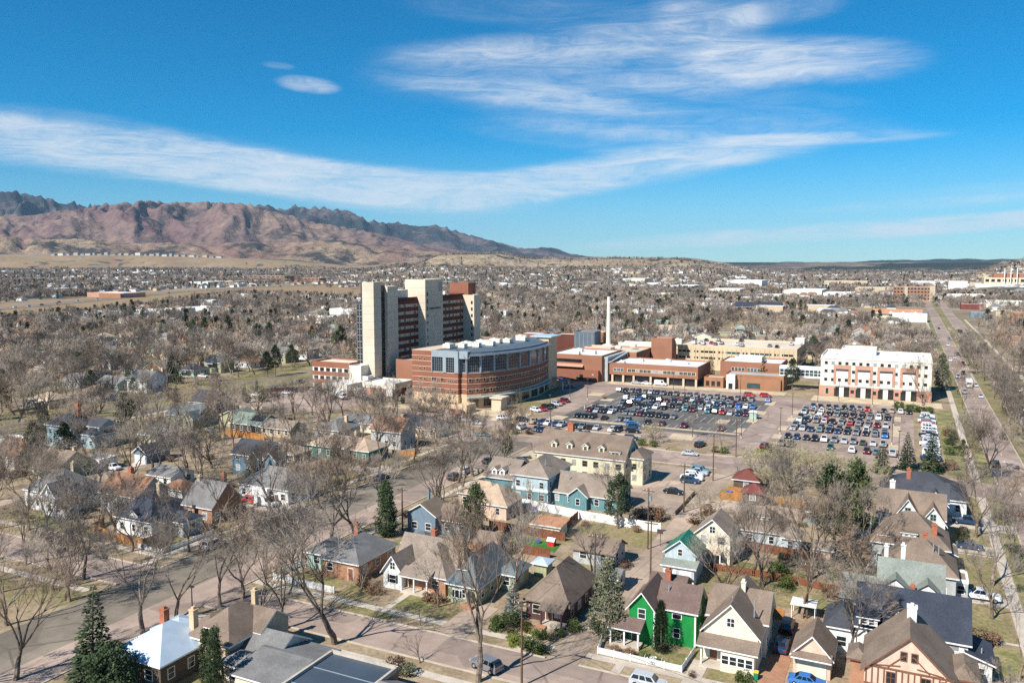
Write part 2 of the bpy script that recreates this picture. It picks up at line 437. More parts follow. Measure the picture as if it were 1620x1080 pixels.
def polar(name, us, rs, zf, mat, smooth=True):
    """terrain on rings round the place: directions us (named by the picture column they are seen at), distances rs"""
    U, Rr = np.meshgrid(us, rs, indexing='ij')
    A = YAW - np.arctan((U - 810) / 1296.0); X = -Rr * np.sin(A); Y = Rr * np.cos(A)
    Zz = zf(U, Rr, X, Y); n, k = U.shape
    v = np.stack([X, Y, Zz], -1).reshape(-1, 3)
    i, j = np.meshgrid(np.arange(n - 1), np.arange(k - 1), indexing='ij'); b = (i * k + j).ravel()
    f = np.stack([b, b + k, b + k + 1, b + 1], -1)
    me = bpy.data.meshes.new(name); me.from_pydata(v.tolist(), [], f.tolist()); me.materials.append(mat)
    if smooth: me.polygons.foreach_set('use_smooth', [True] * len(me.polygons))
    me.update(); return O(name, me, kind='structure')


def mesa_h(U, Rr, X, Y):
    z = np.zeros_like(U); n = fbm(X / 260, Y / 260, 4)
    left = 1 - sstep(U, 430, 640)
    z += left * (14 * sstep(Rr, 2500, 4600) + (52 + 26 * (1 - sstep(U, 150, 460))) * sstep(Rr + 500 * (n - .5), 4750, 5450) + 45 * sstep(Rr, 5700, 7200))
    mid = sstep(U, 540, 650) * (1 - sstep(U, 1080, 1250))
    z += mid * 36 * sstep(Rr, 2200, 3350)
    bl = sstep(U, 650, 705) * (1 - .5 * sstep(U, 790, 840)) * (1 - sstep(U, 1060, 1180))
    z += bl * 50 * sstep(Rr + 420 * (n - .5), 3300, 3720)
    z += mid * 26 * sstep(Rr, 4200, 6500)
    z += sstep(U, 1100, 1300) * 50 * sstep(Rr, 5200, 9000)
    z += np.exp(-((U - 1640) / 90) ** 2 - ((Rr - 2600) / 500) ** 2) * 60
    z += (fbm(X / 420 + 3, Y / 420, 5) - .5) * 30 * sstep(Rr, 2400, 3600)
    return z


def terrain_mat(name, cols, sc_=.0012, forest=(.035, .045, .03), thr=(.52, .6), fsc=.0016, rocks=None):
    m = bpy.data.materials.new(name); m.use_nodes = True; MATS[name] = m
    t = NG(m.node_tree); b = m.node_tree.nodes['Principled BSDF']; b.inputs['Roughness'].default_value = .97; b.inputs['Specular IOR Level'].default_value = .05
    pos = t.n('ShaderNodeNewGeometry').outputs['Position']
    c = t.mix(t.ramp(t.noise(pos, sc_, 6, .62, .6), .35, .65), cols[0], cols[1])
    c = t.mix(t.ramp(t.noise(pos, sc_ * 2.7, 6, .65, .4), .5, .72), c, cols[2])
    c = t.mix(1.0, c, t.mix(t.ramp(t.noise(pos, sc_ * 14, 5, .7), .3, .7), (.72,) * 3, (1.22,) * 3), 'MULTIPLY')
    f = t.ramp(t.noise(pos, fsc, 8, .68, .3), *thr)
    c = t.mix(f, c, forest)
    t.link(c, b.inputs['Base Color'])
    bp = t.n('ShaderNodeBump'); bp.inputs['Strength'].default_value = .55; bp.inputs['Distance'].default_value = 70
    t.link(t.noise(pos, sc_ * 9, 7, .65), bp.inputs['Height']); t.link(bp.outputs[0], b.inputs['Normal'])
    return m


# ---------------------------------------------------------------- ground and terrain
far_town = bpy.data.materials.new('far_ground'); far_town.use_nodes = True; MATS['far_ground'] = far_town
t = NG(far_town.node_tree); b_ = far_town.node_tree.nodes['Principled BSDF']; b_.inputs['Roughness'].default_value = .95; b_.inputs['Specular IOR Level'].default_value = .1
pos = t.n('ShaderNodeNewGeometry').outputs['Position']
near_c = t.mix(t.ramp(t.noise(pos, .11, 5, .6), .35, .65), (.25, .185, .12), (.36, .28, .185))
near_c = t.mix(t.ramp(t.noise(pos, .05, 4, .6), .52, .66), near_c, (.20, .185, .08))
near_c = t.mix(t.ramp(t.noise(pos, .23, 4, .7), .55, .7), near_c, (.19, .135, .092))
near_c = t.mix(1.0, near_c, t.mix(t.ramp(t.noise(pos, 1.4, 4, .7), .3, .7), (.78,) * 3, (1.2,) * 3), 'MULTIPLY')
far_c = t.mix(t.ramp(t.noise(pos, .004, 6, .65), .4, .62), (.32, .255, .18), (.25, .2, .15))
far_c = t.mix(t.ramp(t.noise(pos, .012, 6, .7), .53, .62), far_c, (.15, .125, .095))
far_c = t.mix(t.ramp(t.noise(pos, .03, 3, .7), .63, .7), far_c, (.46, .41, .36))
far_c = t.mix(t.ramp(t.noise(pos, .0016, 7, .7, .3), .5, .58), far_c, (.085, .085, .065))
ln = t.n('ShaderNodeVectorMath', operation='LENGTH'); t.link(pos, ln.inputs[0])
t.link(t.mix(t.ramp(ln.outputs['Value'], 500, 1400), near_c, far_c), b_.inputs['Base Color'])

us = np.concatenate([np.array([-60000, -20000, -8000, -4000, -2500, -1600, -900]), np.arange(-500, 2140, 20), np.array([2600, 3400, 5000, 9000, 22000, 60000])]).astype(float)
rs = np.concatenate([[.5, 60, 150, 300, 600, 1000, 1500, 2000, 2400], np.arange(2600, 5800, 70), np.arange(5800, 12600, 400)]).astype(float)
polar('ground', us, rs, mesa_h, far_town)
# the land behind the camera
sheet('ground', [(-9000, -6000), (12000, -6000), (12000, -.5), (-9000, -.5)], -.05, 'ground')

terrain_mat('foothill', [(.165, .10, .092), (.235, .165, .125), (.135, .092, .096)], .0011, (.05, .045, .045), (.52, .66), .0024)
terrain_mat('forest_range', [(.115, .09, .088), (.20, .15, .135), (.13, .105, .10)], .0011, (.036, .042, .046), (.40, .56), .0015)
terrain_mat('far_ridge', [(.10, .10, .085), (.19, .15, .12), (.12, .11, .09)], .0006, (.035, .05, .045), (.4, .52), .0006)


def ridge(profile, r0, r1, peak, gully, nsc, seed, rough=2.2):
    pu, pv = zip(*profile)

    def zf(U, Rr, X, Y):
        v = np.interp(U, pu, pv) + (fbm(U / 26 + seed, U * 0 + seed, 4) - .47) * rough * 2; e = np.maximum((415 - v) / 1296.0 * np.cos(np.arctan((U - 810) / 1296.0)), .0003)
        t_ = (Rr - r0) / (r1 - r0)
        sh = np.where(t_ < peak, sstep(t_, -.08, peak * 1.15) ** 1.05, 1 - .5 * (t_ - peak) / (1 - peak)); sh = sh / sh.max()
        T = np.arctan((U - 810) / 1296.0) * (r0 + r1) / 2
        wob = (fbm(X / 900 + seed, Y / 900, 3) - .5) * 500
        down = fbm((T + wob) / (nsc * .36) + seed, Rr / (nsc * 1.5) + seed, 5, True)        # spurs and gullies that run down the slope
        n = fbm(X / nsc + seed, Y / nsc + seed, 5, True)
        k = np.sin(np.pi * np.clip(t_, 0, 1)) ** .5
        z = sh * (1 + gully * k * (.62 * (down - .6) + .38 * (n - .6)))
        ang = (z * 1000) / Rr; top = ang.max(axis=1, keepdims=True)
        top = np.apply_along_axis(lambda a: np.convolve(np.pad(a, 2, mode='edge'), np.ones(5) / 5, 'valid'), 0, top)
        h = e / top * z * 1000
        return np.where(t_ <= .0, -20, h + CAMH * np.minimum(1, z * 1.3) - 3)
    return zf


BACK = [(-500, 312), (-200, 306), (0, 305), (30, 303), (75, 314), (100, 321), (150, 326), (250, 330), (380, 330), (425, 325), (450, 332), (470, 327), (510, 330), (550, 333), (580, 347), (600, 352), (640, 353),
        (655, 358), (690, 356), (710, 362), (740, 371), (770, 378), (800, 386), (830, 393), (850, 392), (870, 390), (900, 400), (930, 405), (985, 410), (1060, 414), (1150, 417), (1300, 418)]
FRONT = [(-500, 340), (-100, 350), (0, 344), (60, 340), (110, 332), (160, 326), (200, 322), (240, 317), (270, 322), (350, 320), (400, 324), (440, 336), (500, 352), (560, 362), (620, 374), (680, 388), (740, 398), (800, 405), (900, 416)]
LOW = [(-500, 376), (0, 372), (60, 378), (120, 376), (200, 384), (280, 384), (330, 388), (400, 382), (470, 382), (540, 378), (600, 388), (680, 397), (740, 404), (820, 413)]
RIGHT = [(1050, 419), (1130, 417), (1200, 416), (1250, 412.5), (1300, 414.5), (1400, 412), (1450, 410.5), (1500, 409.5), (1620, 410.5), (1800, 404), (2100, 398)]
polar('mountain_range', np.arange(-500, 1290, 3.5), np.linspace(9800, 13500, 100), ridge(BACK, 9800, 13500, .5, 1.4, 1500, 3, 1.2), MATS['forest_range'])
polar('mountain_foothills', np.arange(-500, 900, 3.0), np.linspace(6300, 9600, 130), ridge(FRONT, 6300, 9600, .72, 1.5, 1200, 9, 1.2), MATS['foothill'])
terrain_mat('low_hill', [(.225, .135, .105), (.34, .25, .16), (.20, .115, .095)], .0016, (.055, .05, .042), (.47, .6), .0034)
polar('foothill_slopes', np.arange(-500, 840, 5.0), np.linspace(5750, 7200, 50), ridge(LOW, 5750, 7200, .6, 1.2, 600, 21), MATS['low_hill'])
terrain_mat('mid_ridge', [(.15, .12, .105), (.23, .18, .14), (.16, .125, .115)], .0011, (.035, .045, .036), (.44, .54), .0012)
MIDR = [(1000, 421), (1100, 419), (1180, 417.5), (1260, 418.5), (1340, 416.5), (1420, 417.5), (1500, 415.5), (1580, 416.5), (1700, 412), (2100, 405)]
polar('far_hills', np.arange(990, 2120, 6.0), np.linspace(5600, 8200, 40), ridge(MIDR, 5600, 8200, .6, .9, 900, 27, .8), MATS['mid_ridge'])
polar('far_hills', np.arange(1040, 2120, 6.0), np.linspace(10500, 13800, 30), ridge(RIGHT, 10500, 13800, .5, .3, 1800, 14), MATS['far_ridge'])
# the bluff in the middle distance: pale rock and dry grass
terrain_mat('bluff', [(.36, .27, .17), (.45, .36, .25), (.27, .19, .12)], .004, (.05, .05, .035), (.55, .64), .008)


def fieldsheet(name, ulo, uhi, rlo, rhi, mat, dz=1.2, du=12.0):
    polar(name, np.arange(ulo, uhi + .1, du), np.linspace(rlo, rhi, 24), lambda U, Rr, X, Y: mesa_h(U, Rr, X, Y) + dz, MATS[mat])


fieldsheet('hillside_meadow', -300, 640, 4620, 5500, 'field', 1.2, 10.0)
fieldsheet('bluff_slope', 640, 1000, 3300, 3950, 'bluff', 1.5, 6.0)
fieldsheet('bluff_slope', 1000, 1150, 3320, 3900, 'bluff', 1.5, 6.0)

# ---------------------------------------------------------------- streets
def road(name, x0, x1, y0, y1, mat, z=.03): keep(x0, x1, y0, y1); return sheet(name, rect(x0, x1, y0, y1), z, mat)


def kerb(x0, x1, y0, y1, name='kerb'):
    mb = MB(); mb.box(x0, x1, y0, y1, 0, .14); O(name, mb.mesh(name, 'kerb_stone'), kind='structure')


road('road', -1200, 22.3, 92.4, 100.3, 'pink_road')                       # front cross street
road('avenue', -119.4, -107.3, -40, 217, 'grey_road', .036)               # left avenue
road('avenue_parking_lane', -107.3, -100, -40, 217, 'pink_road', .034)
road('road', -150, 22.3, 217, 231.5, 'pink_road', .032)                   # street by the hospital lots
road('avenue', -119.4, -101, 204, 224, 'grey_road', .04)
road('boulevard', 22.3, 30.5, -50, 1330, 'pink_road', .033)
road('boulevard', 37.5, 46.5, -50, 1330, 'pink_road', .033)
for yy in (92.4, 217, 470): road('road', 30.5, 37.5, yy, yy + 9, 'pink_road', .031)
for yy in (92.4, 217, 470): road('road', 46.5, 500, yy, yy + 9, 'pink_road', .03)
road('road', -30, 22.3, 470, 480, 'pink_road', .03)
road('alley', -43.2, -38.6, 100.3, 217, 'tan_road', .028)
road('alley', -187.3, -183.2, 100.3, 230, 'tan_road', .028)
road('boulevard', -256, -248.5, 20, 700, 'grey_road', .033)
road('boulevard', -272, -266, 20, 700, 'grey_road', .033)
sheet('median', rect(-266, -256, 20, 700), .05, 'dry_lawn'); keep(-284, -243, 60, 345); keep(-248, -186, 226, 285)
road('road', -248.5, -215, 226, 236, 'grey_road', .03)
sheet('median', rect(30.5, 37.5, 101.4, 217), .06, 'green_lawn'); sheet('median', rect(30.5, 37.5, 226, 470), .06, 'dry_lawn'); sheet('median', rect(30.5, 37.5, 479, 1330), .06, 'dry_lawn')
for xx in (30.5, 37.4):
    for y0, y1 in ((101.6, 217), (226, 470), (479, 1000)): kerb(xx - .1, xx + .2, y0, y1)
for y0, y1 in ((100.5, 216.8), (231.7, 469), (481, 900)):
    sheet('verge', rect(18.9, 22.3, y0, y1), .03, 'green_lawn'); sheet('sidewalk', rect(16.9, 18.7, y0, y1), .045, 'concrete'); kerb(22.1, 22.4, y0, y1)
    sheet('verge', rect(46.5, 50.5, y0, y1), .03, 'dry_lawn'); sheet('sidewalk', rect(50.5, 52.3, y0, y1), .045, 'concrete'); kerb(46.4, 46.7, y0, y1)
keep(16.5, 22.3, 100, 900); keep(46.5, 53, 100, 900)
for x0, x1 in ((-99.6, -43.4), (-38.4, 16.5)):
    sheet('sidewalk', rect(x0, x1, 102.9, 104.4), .04, 'concrete'); kerb(x0, x1, 100.2, 100.5); sheet('sidewalk', rect(x0, x1, 88.4, 90.0), .04, 'concrete'); kerb(x0, x1, 92.2, 92.5)
    keep(x0, x1, 100, 105)
kerb(-119.6, -119.3, 101, 216.8); kerb(-100.2, -99.9, 101, 216.5); kerb(-100.2, -99.9, 40, 92); kerb(-300, -120, 100.3, 100.6); kerb(-300, -120, 92.1, 92.4)
sheet('sidewalk', rect(-124.6, -122.9, 101, 216), .04, 'concrete'); sheet('sidewalk', rect(-97.5, -96, 105, 216), .04, 'concrete'); sheet('sidewalk', rect(-96.5, -95, 40, 92), .04, 'concrete')
sheet('sidewalk', rect(-300, -125, 104.4, 105.9), .04, 'concrete'); sheet('sidewalk', rect(-300, -122, 87.5, 89), .04, 'concrete')
keep(-125, -119, 100, 216); keep(-300, -119, 103.8, 106)
sheet('sidewalk', rect(-247, -245, 60, 226), .04, 'concrete')
for x0, x1 in ((-98, -44), (-37.5, 16)): kerb(x0, x1, 231.4, 231.7); kerb(x0, x1, 216.8, 217.1)
# painted lines
def dashes(name, axis, a, c0, c1, step, ln, wd, mat='line_paint', z=.05):
    mb = MB(); s = c0
    while s < c1:
        if axis == 'y': mb.poly([(a, s, z), (a + wd, s, z), (a + wd, s + ln, z), (a, s + ln, z)])
        else: mb.poly([(s, a, z), (s + ln, a, z), (s + ln, a + wd, z), (s, a + wd, z)])
        s += step
    O(name, mb.mesh(name, mat), kind='structure')


dashes('lane_marking', 'y', 26.3, 105, 700, 9, 3, .16); dashes('lane_marking', 'y', 42.0, 105, 700, 9, 3, .16)
dashes('lane_marking', 'x', 482, 23, 30, .9, .45, 3.0); dashes('lane_marking', 'y', 30.0, 430, 470, 50, 38, .2)
# driveways and yards in the near blocks
for x0, x1, y0, y1, mt in ((-61.5, -56.5, 100.4, 112, 'tan_road'), (-15.3, -12.4, 100.5, 126, 'house_brick'), (-38.5, -19, 179.5, 188.5, 'tan_road'), (-59.5, -43.3, 172, 214, 'tan_road'),
                           (10, 16.8, 147.5, 151.5, 'concrete'), (10, 16.8, 173.5, 178.5, 'concrete'), (9.5, 22, 189.5, 195.5, 'concrete'), (-134.5, -122, 134.5, 141.5, 'concrete'),
                           (-133, -122, 172.5, 180, 'concrete'), (-24.6, -22.4, 100.4, 109, 'concrete'), (-190, -186, 150, 156, 'concrete'), (-42, -36, 132, 141, 'tan_road'), (-250, -228, 228, 236, 'tan_road')):
    sheet('driveway', rect(x0, x1, y0, y1), .046, mt); keep(x0, x1, y0, y1)
for x0, x1, y0, y1, mt in ((-97, -85, 105.5, 111, 'dry_lawn'), (-84, -77.5, 105, 110.5, 'dry_lawn'), (-73.5, -66.5, 104.8, 111, 'green_lawn'), (-66, -61.5, 104.6, 110, 'dry_lawn'), (-80, -70, 100.6, 102.8, 'dry_lawn'),
                           (-56, -44, 104.6, 110, 'dirt'), (-33.5, -25, 104.8, 110, 'green_lawn'), (-22, -15.5, 101, 107.5, 'dry_lawn'), (-11.8, -4, 101, 108, 'dry_lawn'), (9.5, 16.6, 105, 120, 'dry_lawn'), (9.5, 16.6, 122, 132, 'green_lawn'),
                           (9.5, 16.6, 134, 147, 'dry_lawn'), (10.5, 16.6, 152, 172, 'dry_lawn'), (10.5, 16.6, 179, 188, 'dry_lawn'), (11, 16.6, 196, 215, 'green_lawn'), (-129, -124.8, 142.5, 152, 'green_lawn'), (-129.3, -124.8, 120, 126, 'green_lawn'),
                           (-129.3, -124.8, 127, 133.5, 'green_lawn'), (-131, -125, 107, 116, 'dry_lawn'), (-132.5, -124.8, 181.5, 192, 'green_lawn'), (-132, -124.8, 153, 171, 'dry_lawn'), (-170, -145, 106, 111, 'green_lawn'), (-200, -172, 106, 112, 'dry_lawn'),
                           (-30, -14, 144.5, 150, 'green_lawn'), (-30, -12, 133, 143.5, 'dry_lawn'), (-30, -6, 126, 132.5, 'dirt'), (-60, -43.6, 149.5, 159.3, 'dry_lawn'), (-15, -3, 150, 157, 'dirt'), (-150, -128, 60, 86, 'dry_lawn'),
                           (-245, -205, 236, 262, 'dirt'), (-248, -190, 206, 225, 'dirt'), (-300, -273, 120, 330, 'dry_lawn'), (-296, -284, 160, 400, 'green_lawn'), (54, 70, 105, 215, 'dry_lawn'), (54, 66, 230, 460, 'dry_lawn'), (-96, -72, 199, 215, 'sandy'), (-120, -60, 231.7, 236, 'dry_lawn'),
                           (-36, -4, 231.7, 245, 'dirt'), (11.5, 16.5, 236, 340, 'green_lawn'), (-178, -150, 256, 262.5, 'sandy'), (-149, -121, 257, 268, 'sandy')):
    sheet('lawn' if 'lawn' in mt else 'yard', rect(x0, x1, y0, y1), .018 + .0006 * (abs(x0) % 7), mt)
for x0, x1, y0, y1 in ((-73.4, -72.2, 104.5, 111.5), (-48.6, -47.2, 100.6, 109.5), (-33.9, -32.6, 100.5, 104), (-126, -122.9, 126.2, 126.9), (9.5, 17, 120.6, 121.4), (9.5, 17, 133, 133.8), (10, 17, 172.2, 172.8), (-6, -3, 101, 106)):
    sheet('path', rect(x0, x1, y0, y1), .05, 'concrete')
sheet('play_lawn', [(-68.4, 140), (-58.4, 139.3), (-59, 143.8), (-68.3, 144.7)], .05, 'turf')
# hospital lots
keep(-135, -45, 236, 345); keep(-45, 14, 236, 350); keep(-215, -150, 236, 262)
sheet('hospital_drive', [(-131, 256), (-122, 236.5), (-72, 236.5), (-72, 247), (-60, 246), (-46, 256), (-46, 334), (-136, 334), (-136, 326), (-117, 290), (-117, 262)], .05, 'pink_road')
sheet('parking_lot', [(-110, 258), (-72, 258), (-47, 259), (-46, 266), (-46, 334), (-110, 334)], .056, 'dark_asphalt')
sheet('parking_lot', rect(-46, 4, 231.5, 347), .04, 'pink_road')
sheet('hospital_drive', rect(-136, -46, 334, 352), .045, 'pink_road')
sheet('plaza', rect(-122, -44, 350, 359), .062, 'sandy'); sheet('plaza', rect(-33, 14, 343, 357), .07, 'sandy')
sheet('parking_lot', rect(-245, -190, 236, 285), .04, 'pink_road'); sheet('parking_lot', rect(-168, -124, 238, 256), .045, 'pink_road')
keep(-245, -122, 236, 290)
def stalls(name, xa, xb, y, d=5.0, step=2.75):
    mb = MB(); x = xa
    while x <= xb:
        mb.poly([(x, y, .066), (x + .14, y, .066), (x + .14, y + d, .066), (x, y + d, .066)]); x += step
    O(name, mb.mesh(name, 'line_paint'), kind='structure')


for y in (265.3, 278.5, 284, 294.8, 300, 311, 316.2): stalls('stall_marking', -104, -48, y)
for y in (249.5, 238.5): stalls('stall_marking', -118, -74, y)
for y in (262.8, 277.5, 282.7, 293.4, 298.7, 309.2, 314.4, 325): stalls('stall_marking', -34, -2, y)
def island(pts, mat='sandy'):
    o = O('traffic_island', MB().extrude(pts, .02, .18, 0, 1).mesh('traffic_island', ['kerb_stone', mat]), kind='structure')


for r_ in ((-105, -83, 262.6, 264.6), (-83, -46.5, 262.8, 264.4), (-100, -74, 246.6, 248), (-57.5, -53.5, 279, 286), (-48.6, -46, 266.5, 274), (-48.4, -45, 286, 292), (-48.4, -44.5, 303, 309), (-48, -44.5, 324, 332), (-80.5, -74, 306, 309.5), (-108.5, -101, 289.5, 296),
           (-109, -104, 306, 311), (-112, -107, 262, 268), (-36.5, -33.5, 251, 257), (-36.5, -33.8, 263, 269), (-36.5, -33.8, 277, 284), (-36, -33.5, 294, 301), (-36, -33.5, 310, 316), (-3, 0, 262, 268), (-2.5, 0, 282, 300), (-2.5, 0, 310, 318), (-66, -58, 249, 256), (-50, -40, 232.6, 239), (-118, -112, 316, 323), (-131, -127, 250, 256),
           (-110, -84, 231.9, 236), (-84, -62, 232.2, 236.2), (-38, -20, 233, 240)):
    island(rect(*r_), 'dirt' if r_[2] < 241 else 'sandy')
# ---------------------------------------------------------------- windows and doors
_WIN = {}


def win_mesh(w_, h, frame, glass, rails=1, mull=0):
    k = (round(w_, 2), round(h, 2), frame, glass, rails, mull)
    if k in _WIN: return _WIN[k]
    f = .09 if w_ < 2 else .12
    fr = MB()
    for b in ((-w_ / 2 - f, w_ / 2 + f, -h / 2 - f, -h / 2), (-w_ / 2 - f, w_ / 2 + f, h / 2, h / 2 + f), (-w_ / 2 - f, -w_ / 2, -h / 2, h / 2), (w_ / 2, w_ / 2 + f, -h / 2, h / 2)): fr.box(b[0], b[1], -.07, .02, b[2], b[3])
    for r_ in range(rails):
        z = -h / 2 + h * (r_ + 1) / (rails + 1); fr.box(-w_ / 2, w_ / 2, -.055, .02, z - .03, z + .03)
    for r_ in range(mull):
        x = -w_ / 2 + w_ * (r_ + 1) / (mull + 1); fr.box(x - .035, x + .035, -.052, .02, -h / 2, h / 2)
    pn = MB(); pn.poly([(-w_ / 2, -.03, -h / 2), (w_ / 2, -.03, -h / 2), (w_ / 2, -.03, h / 2), (-w_ / 2, -.03, h / 2)])
    both = MB(); both.v = list(fr.v); both.f = list(fr.f); both.m = [0] * len(fr.f); both.poly(pn.v, 1)
    _WIN[k] = (fr.mesh('window', frame), pn.mesh('pane', glass), both.mesh('window', [frame, glass]))
    return _WIN[k]


ROT = {'S': 0.0, 'E': math.pi / 2, 'N': math.pi, 'W': -math.pi / 2}


def window(parent, org, face, x, y, z, w_=1.0, h=1.4, frame='trim_white', glass='glass_dark', rails=1, mull=0, joined=False, name='window'):
    a, b, c = win_mesh(w_, h, frame, glass, rails, mull)
    loc = (x - org[0], y - org[1], z - org[2])
    o = O(name, c if joined else a, parent, loc, ROT[face])
    if not joined: O('pane', b, o)
    return o


def door(parent, org, face, x, y, w_=1.0, h=2.1, mat='trim_brown', name='door', z0=.0):
    mb = MB(); mb.box(-w_ / 2 - .1, w_ / 2 + .1, -.04, .02, 0, h + .1, 0); mb.box(-w_ / 2, w_ / 2, -.07, .0, 0.02, h, 1)
    return O(name, mb.mesh(name, ['trim_white', mat]), parent, (x - org[0], y - org[1], z0), ROT[face])


# ---------------------------------------------------------------- houses
def roof_mb(x0, x1, y0, y1, h, kind, rise, o=.45, t=.22):
    """roof mesh; material 0 shingles, 1 trim"""
    mb = MB()
    if kind in ('gy', 'gx'):
        (a0, a1, b0, b1) = (x0, x1, y0, y1) if kind == 'gy' else (y0, y1, x0, x1)
        m_ = (a0 + a1) / 2; s = rise / ((a1 - a0) / 2); ze = h - s * o; zr = h + rise
        prof = [(a0 - o, ze), (m_, zr), (a1 + o, ze), (a1 + o, ze + t), (m_, zr + t), (a0 - o, ze + t)]
        mb.profile(prof, b0 - o, b1 + o, 'y' if kind == 'gy' else 'x', end=1, sides=[1, 1, 1, 0, 0, 1])
        if kind == 'gx': mb.f = [tuple(reversed(f)) for f in mb.f]
    elif kind == 'hip':
        X0, X1, Y0, Y1 = x0 - o, x1 + o, y0 - o, y1 + o; W, D = X1 - X0, Y1 - Y0; k = min(W, D) / 2
        z0 = h - .05; zr = h + rise
        if W >= D: r0, r1 = (X0 + k, (Y0 + Y1) / 2), (X1 - k, (Y0 + Y1) / 2)
        else: r0, r1 = ((X0 + X1) / 2, Y0 + k), ((X0 + X1) / 2, Y1 - k)
        c = [(X0, Y0), (X1, Y0), (X1, Y1), (X0, Y1)]; A = (*r0, zr); B = (*r1, zr); E_ = [(p[0], p[1], z0 + t) for p in c]
        if abs(W - D) < .05:
            for i in range(4): mb.poly([E_[i], E_[(i + 1) % 4], A])
        elif W >= D: mb.poly([E_[0], E_[1], B, A]); mb.poly([E_[1], E_[2], B]); mb.poly([E_[2], E_[3], A, B]); mb.poly([E_[3], E_[0], A])
        else: mb.poly([E_[0], E_[1], A]); mb.poly([E_[1], E_[2], B, A]); mb.poly([E_[2], E_[3], B]); mb.poly([E_[3], E_[0], A, B])
        for i in range(4):
            j = (i + 1) % 4; mb.poly([(*c[i], z0), (*c[j], z0), E_[j], E_[i]], 1)
        mb.poly([(*c[i], z0) for i in (3, 2, 1, 0)], 1)
    elif kind == 'flat':
        mb.poly([(x0 + .2, y0 + .2, h + .03), (x1 - .2, y0 + .2, h + .03), (x1 - .2, y1 - .2, h + .03), (x0 + .2, y1 - .2, h + .03)])
        for b in ((x0, x1, y0, y0 + .25), (x0, x1, y1 - .25, y1), (x0, x0 + .25, y0 + .25, y1 - .25), (x1 - .25, x1, y0 + .25, y1 - .25)): mb.box(b[0] - .05, b[1] + .05, b[2] - .05, b[3] + .05, h - .15, h + .42, 1)
    elif kind[0] == 's':      # shed roof, low towards the letter
        lo, hi = h, h + rise
        zz = {'S': (lo, lo, hi, hi), 'N': (hi, hi, lo, lo), 'E': (hi, lo, lo, hi), 'W': (lo, hi, hi, lo)}[kind[1]]
        c = [(x0 - o, y0 - o), (x1 + o, y0 - o), (x1 + o, y1 + o), (x0 - o, y1 + o)]
        top = [(p[0], p[1], z + t) for p, z in zip(c, zz)]; bot = [(p[0], p[1], z) for p, z in zip(c, zz)]
        mb.poly(top); mb.poly(bot[::-1], 1)
        for i in range(4): j = (i + 1) % 4; mb.poly([bot[i], bot[j], top[j], top[i]], 1)
    return mb


def wall_mb(x0, x1, y0, y1, h, kind, rise):
    mb = MB()
    if kind in ('gy', 'gx'):
        a0, a1, b0, b1 = (x0, x1, y0, y1) if kind == 'gy' else (y0, y1, x0, x1)
        mb.profile([(a0, 0), (a0, h), ((a0 + a1) / 2, h + rise - .02), (a1, h), (a1, 0)], b0, b1, 'y' if kind == 'gy' else 'x')
        if kind == 'gy': mb.f = [tuple(reversed(f)) for f in mb.f]
    else: mb.box(x0, x1, y0, y1, 0, h)
    return mb


NEAR_HOUSES = []


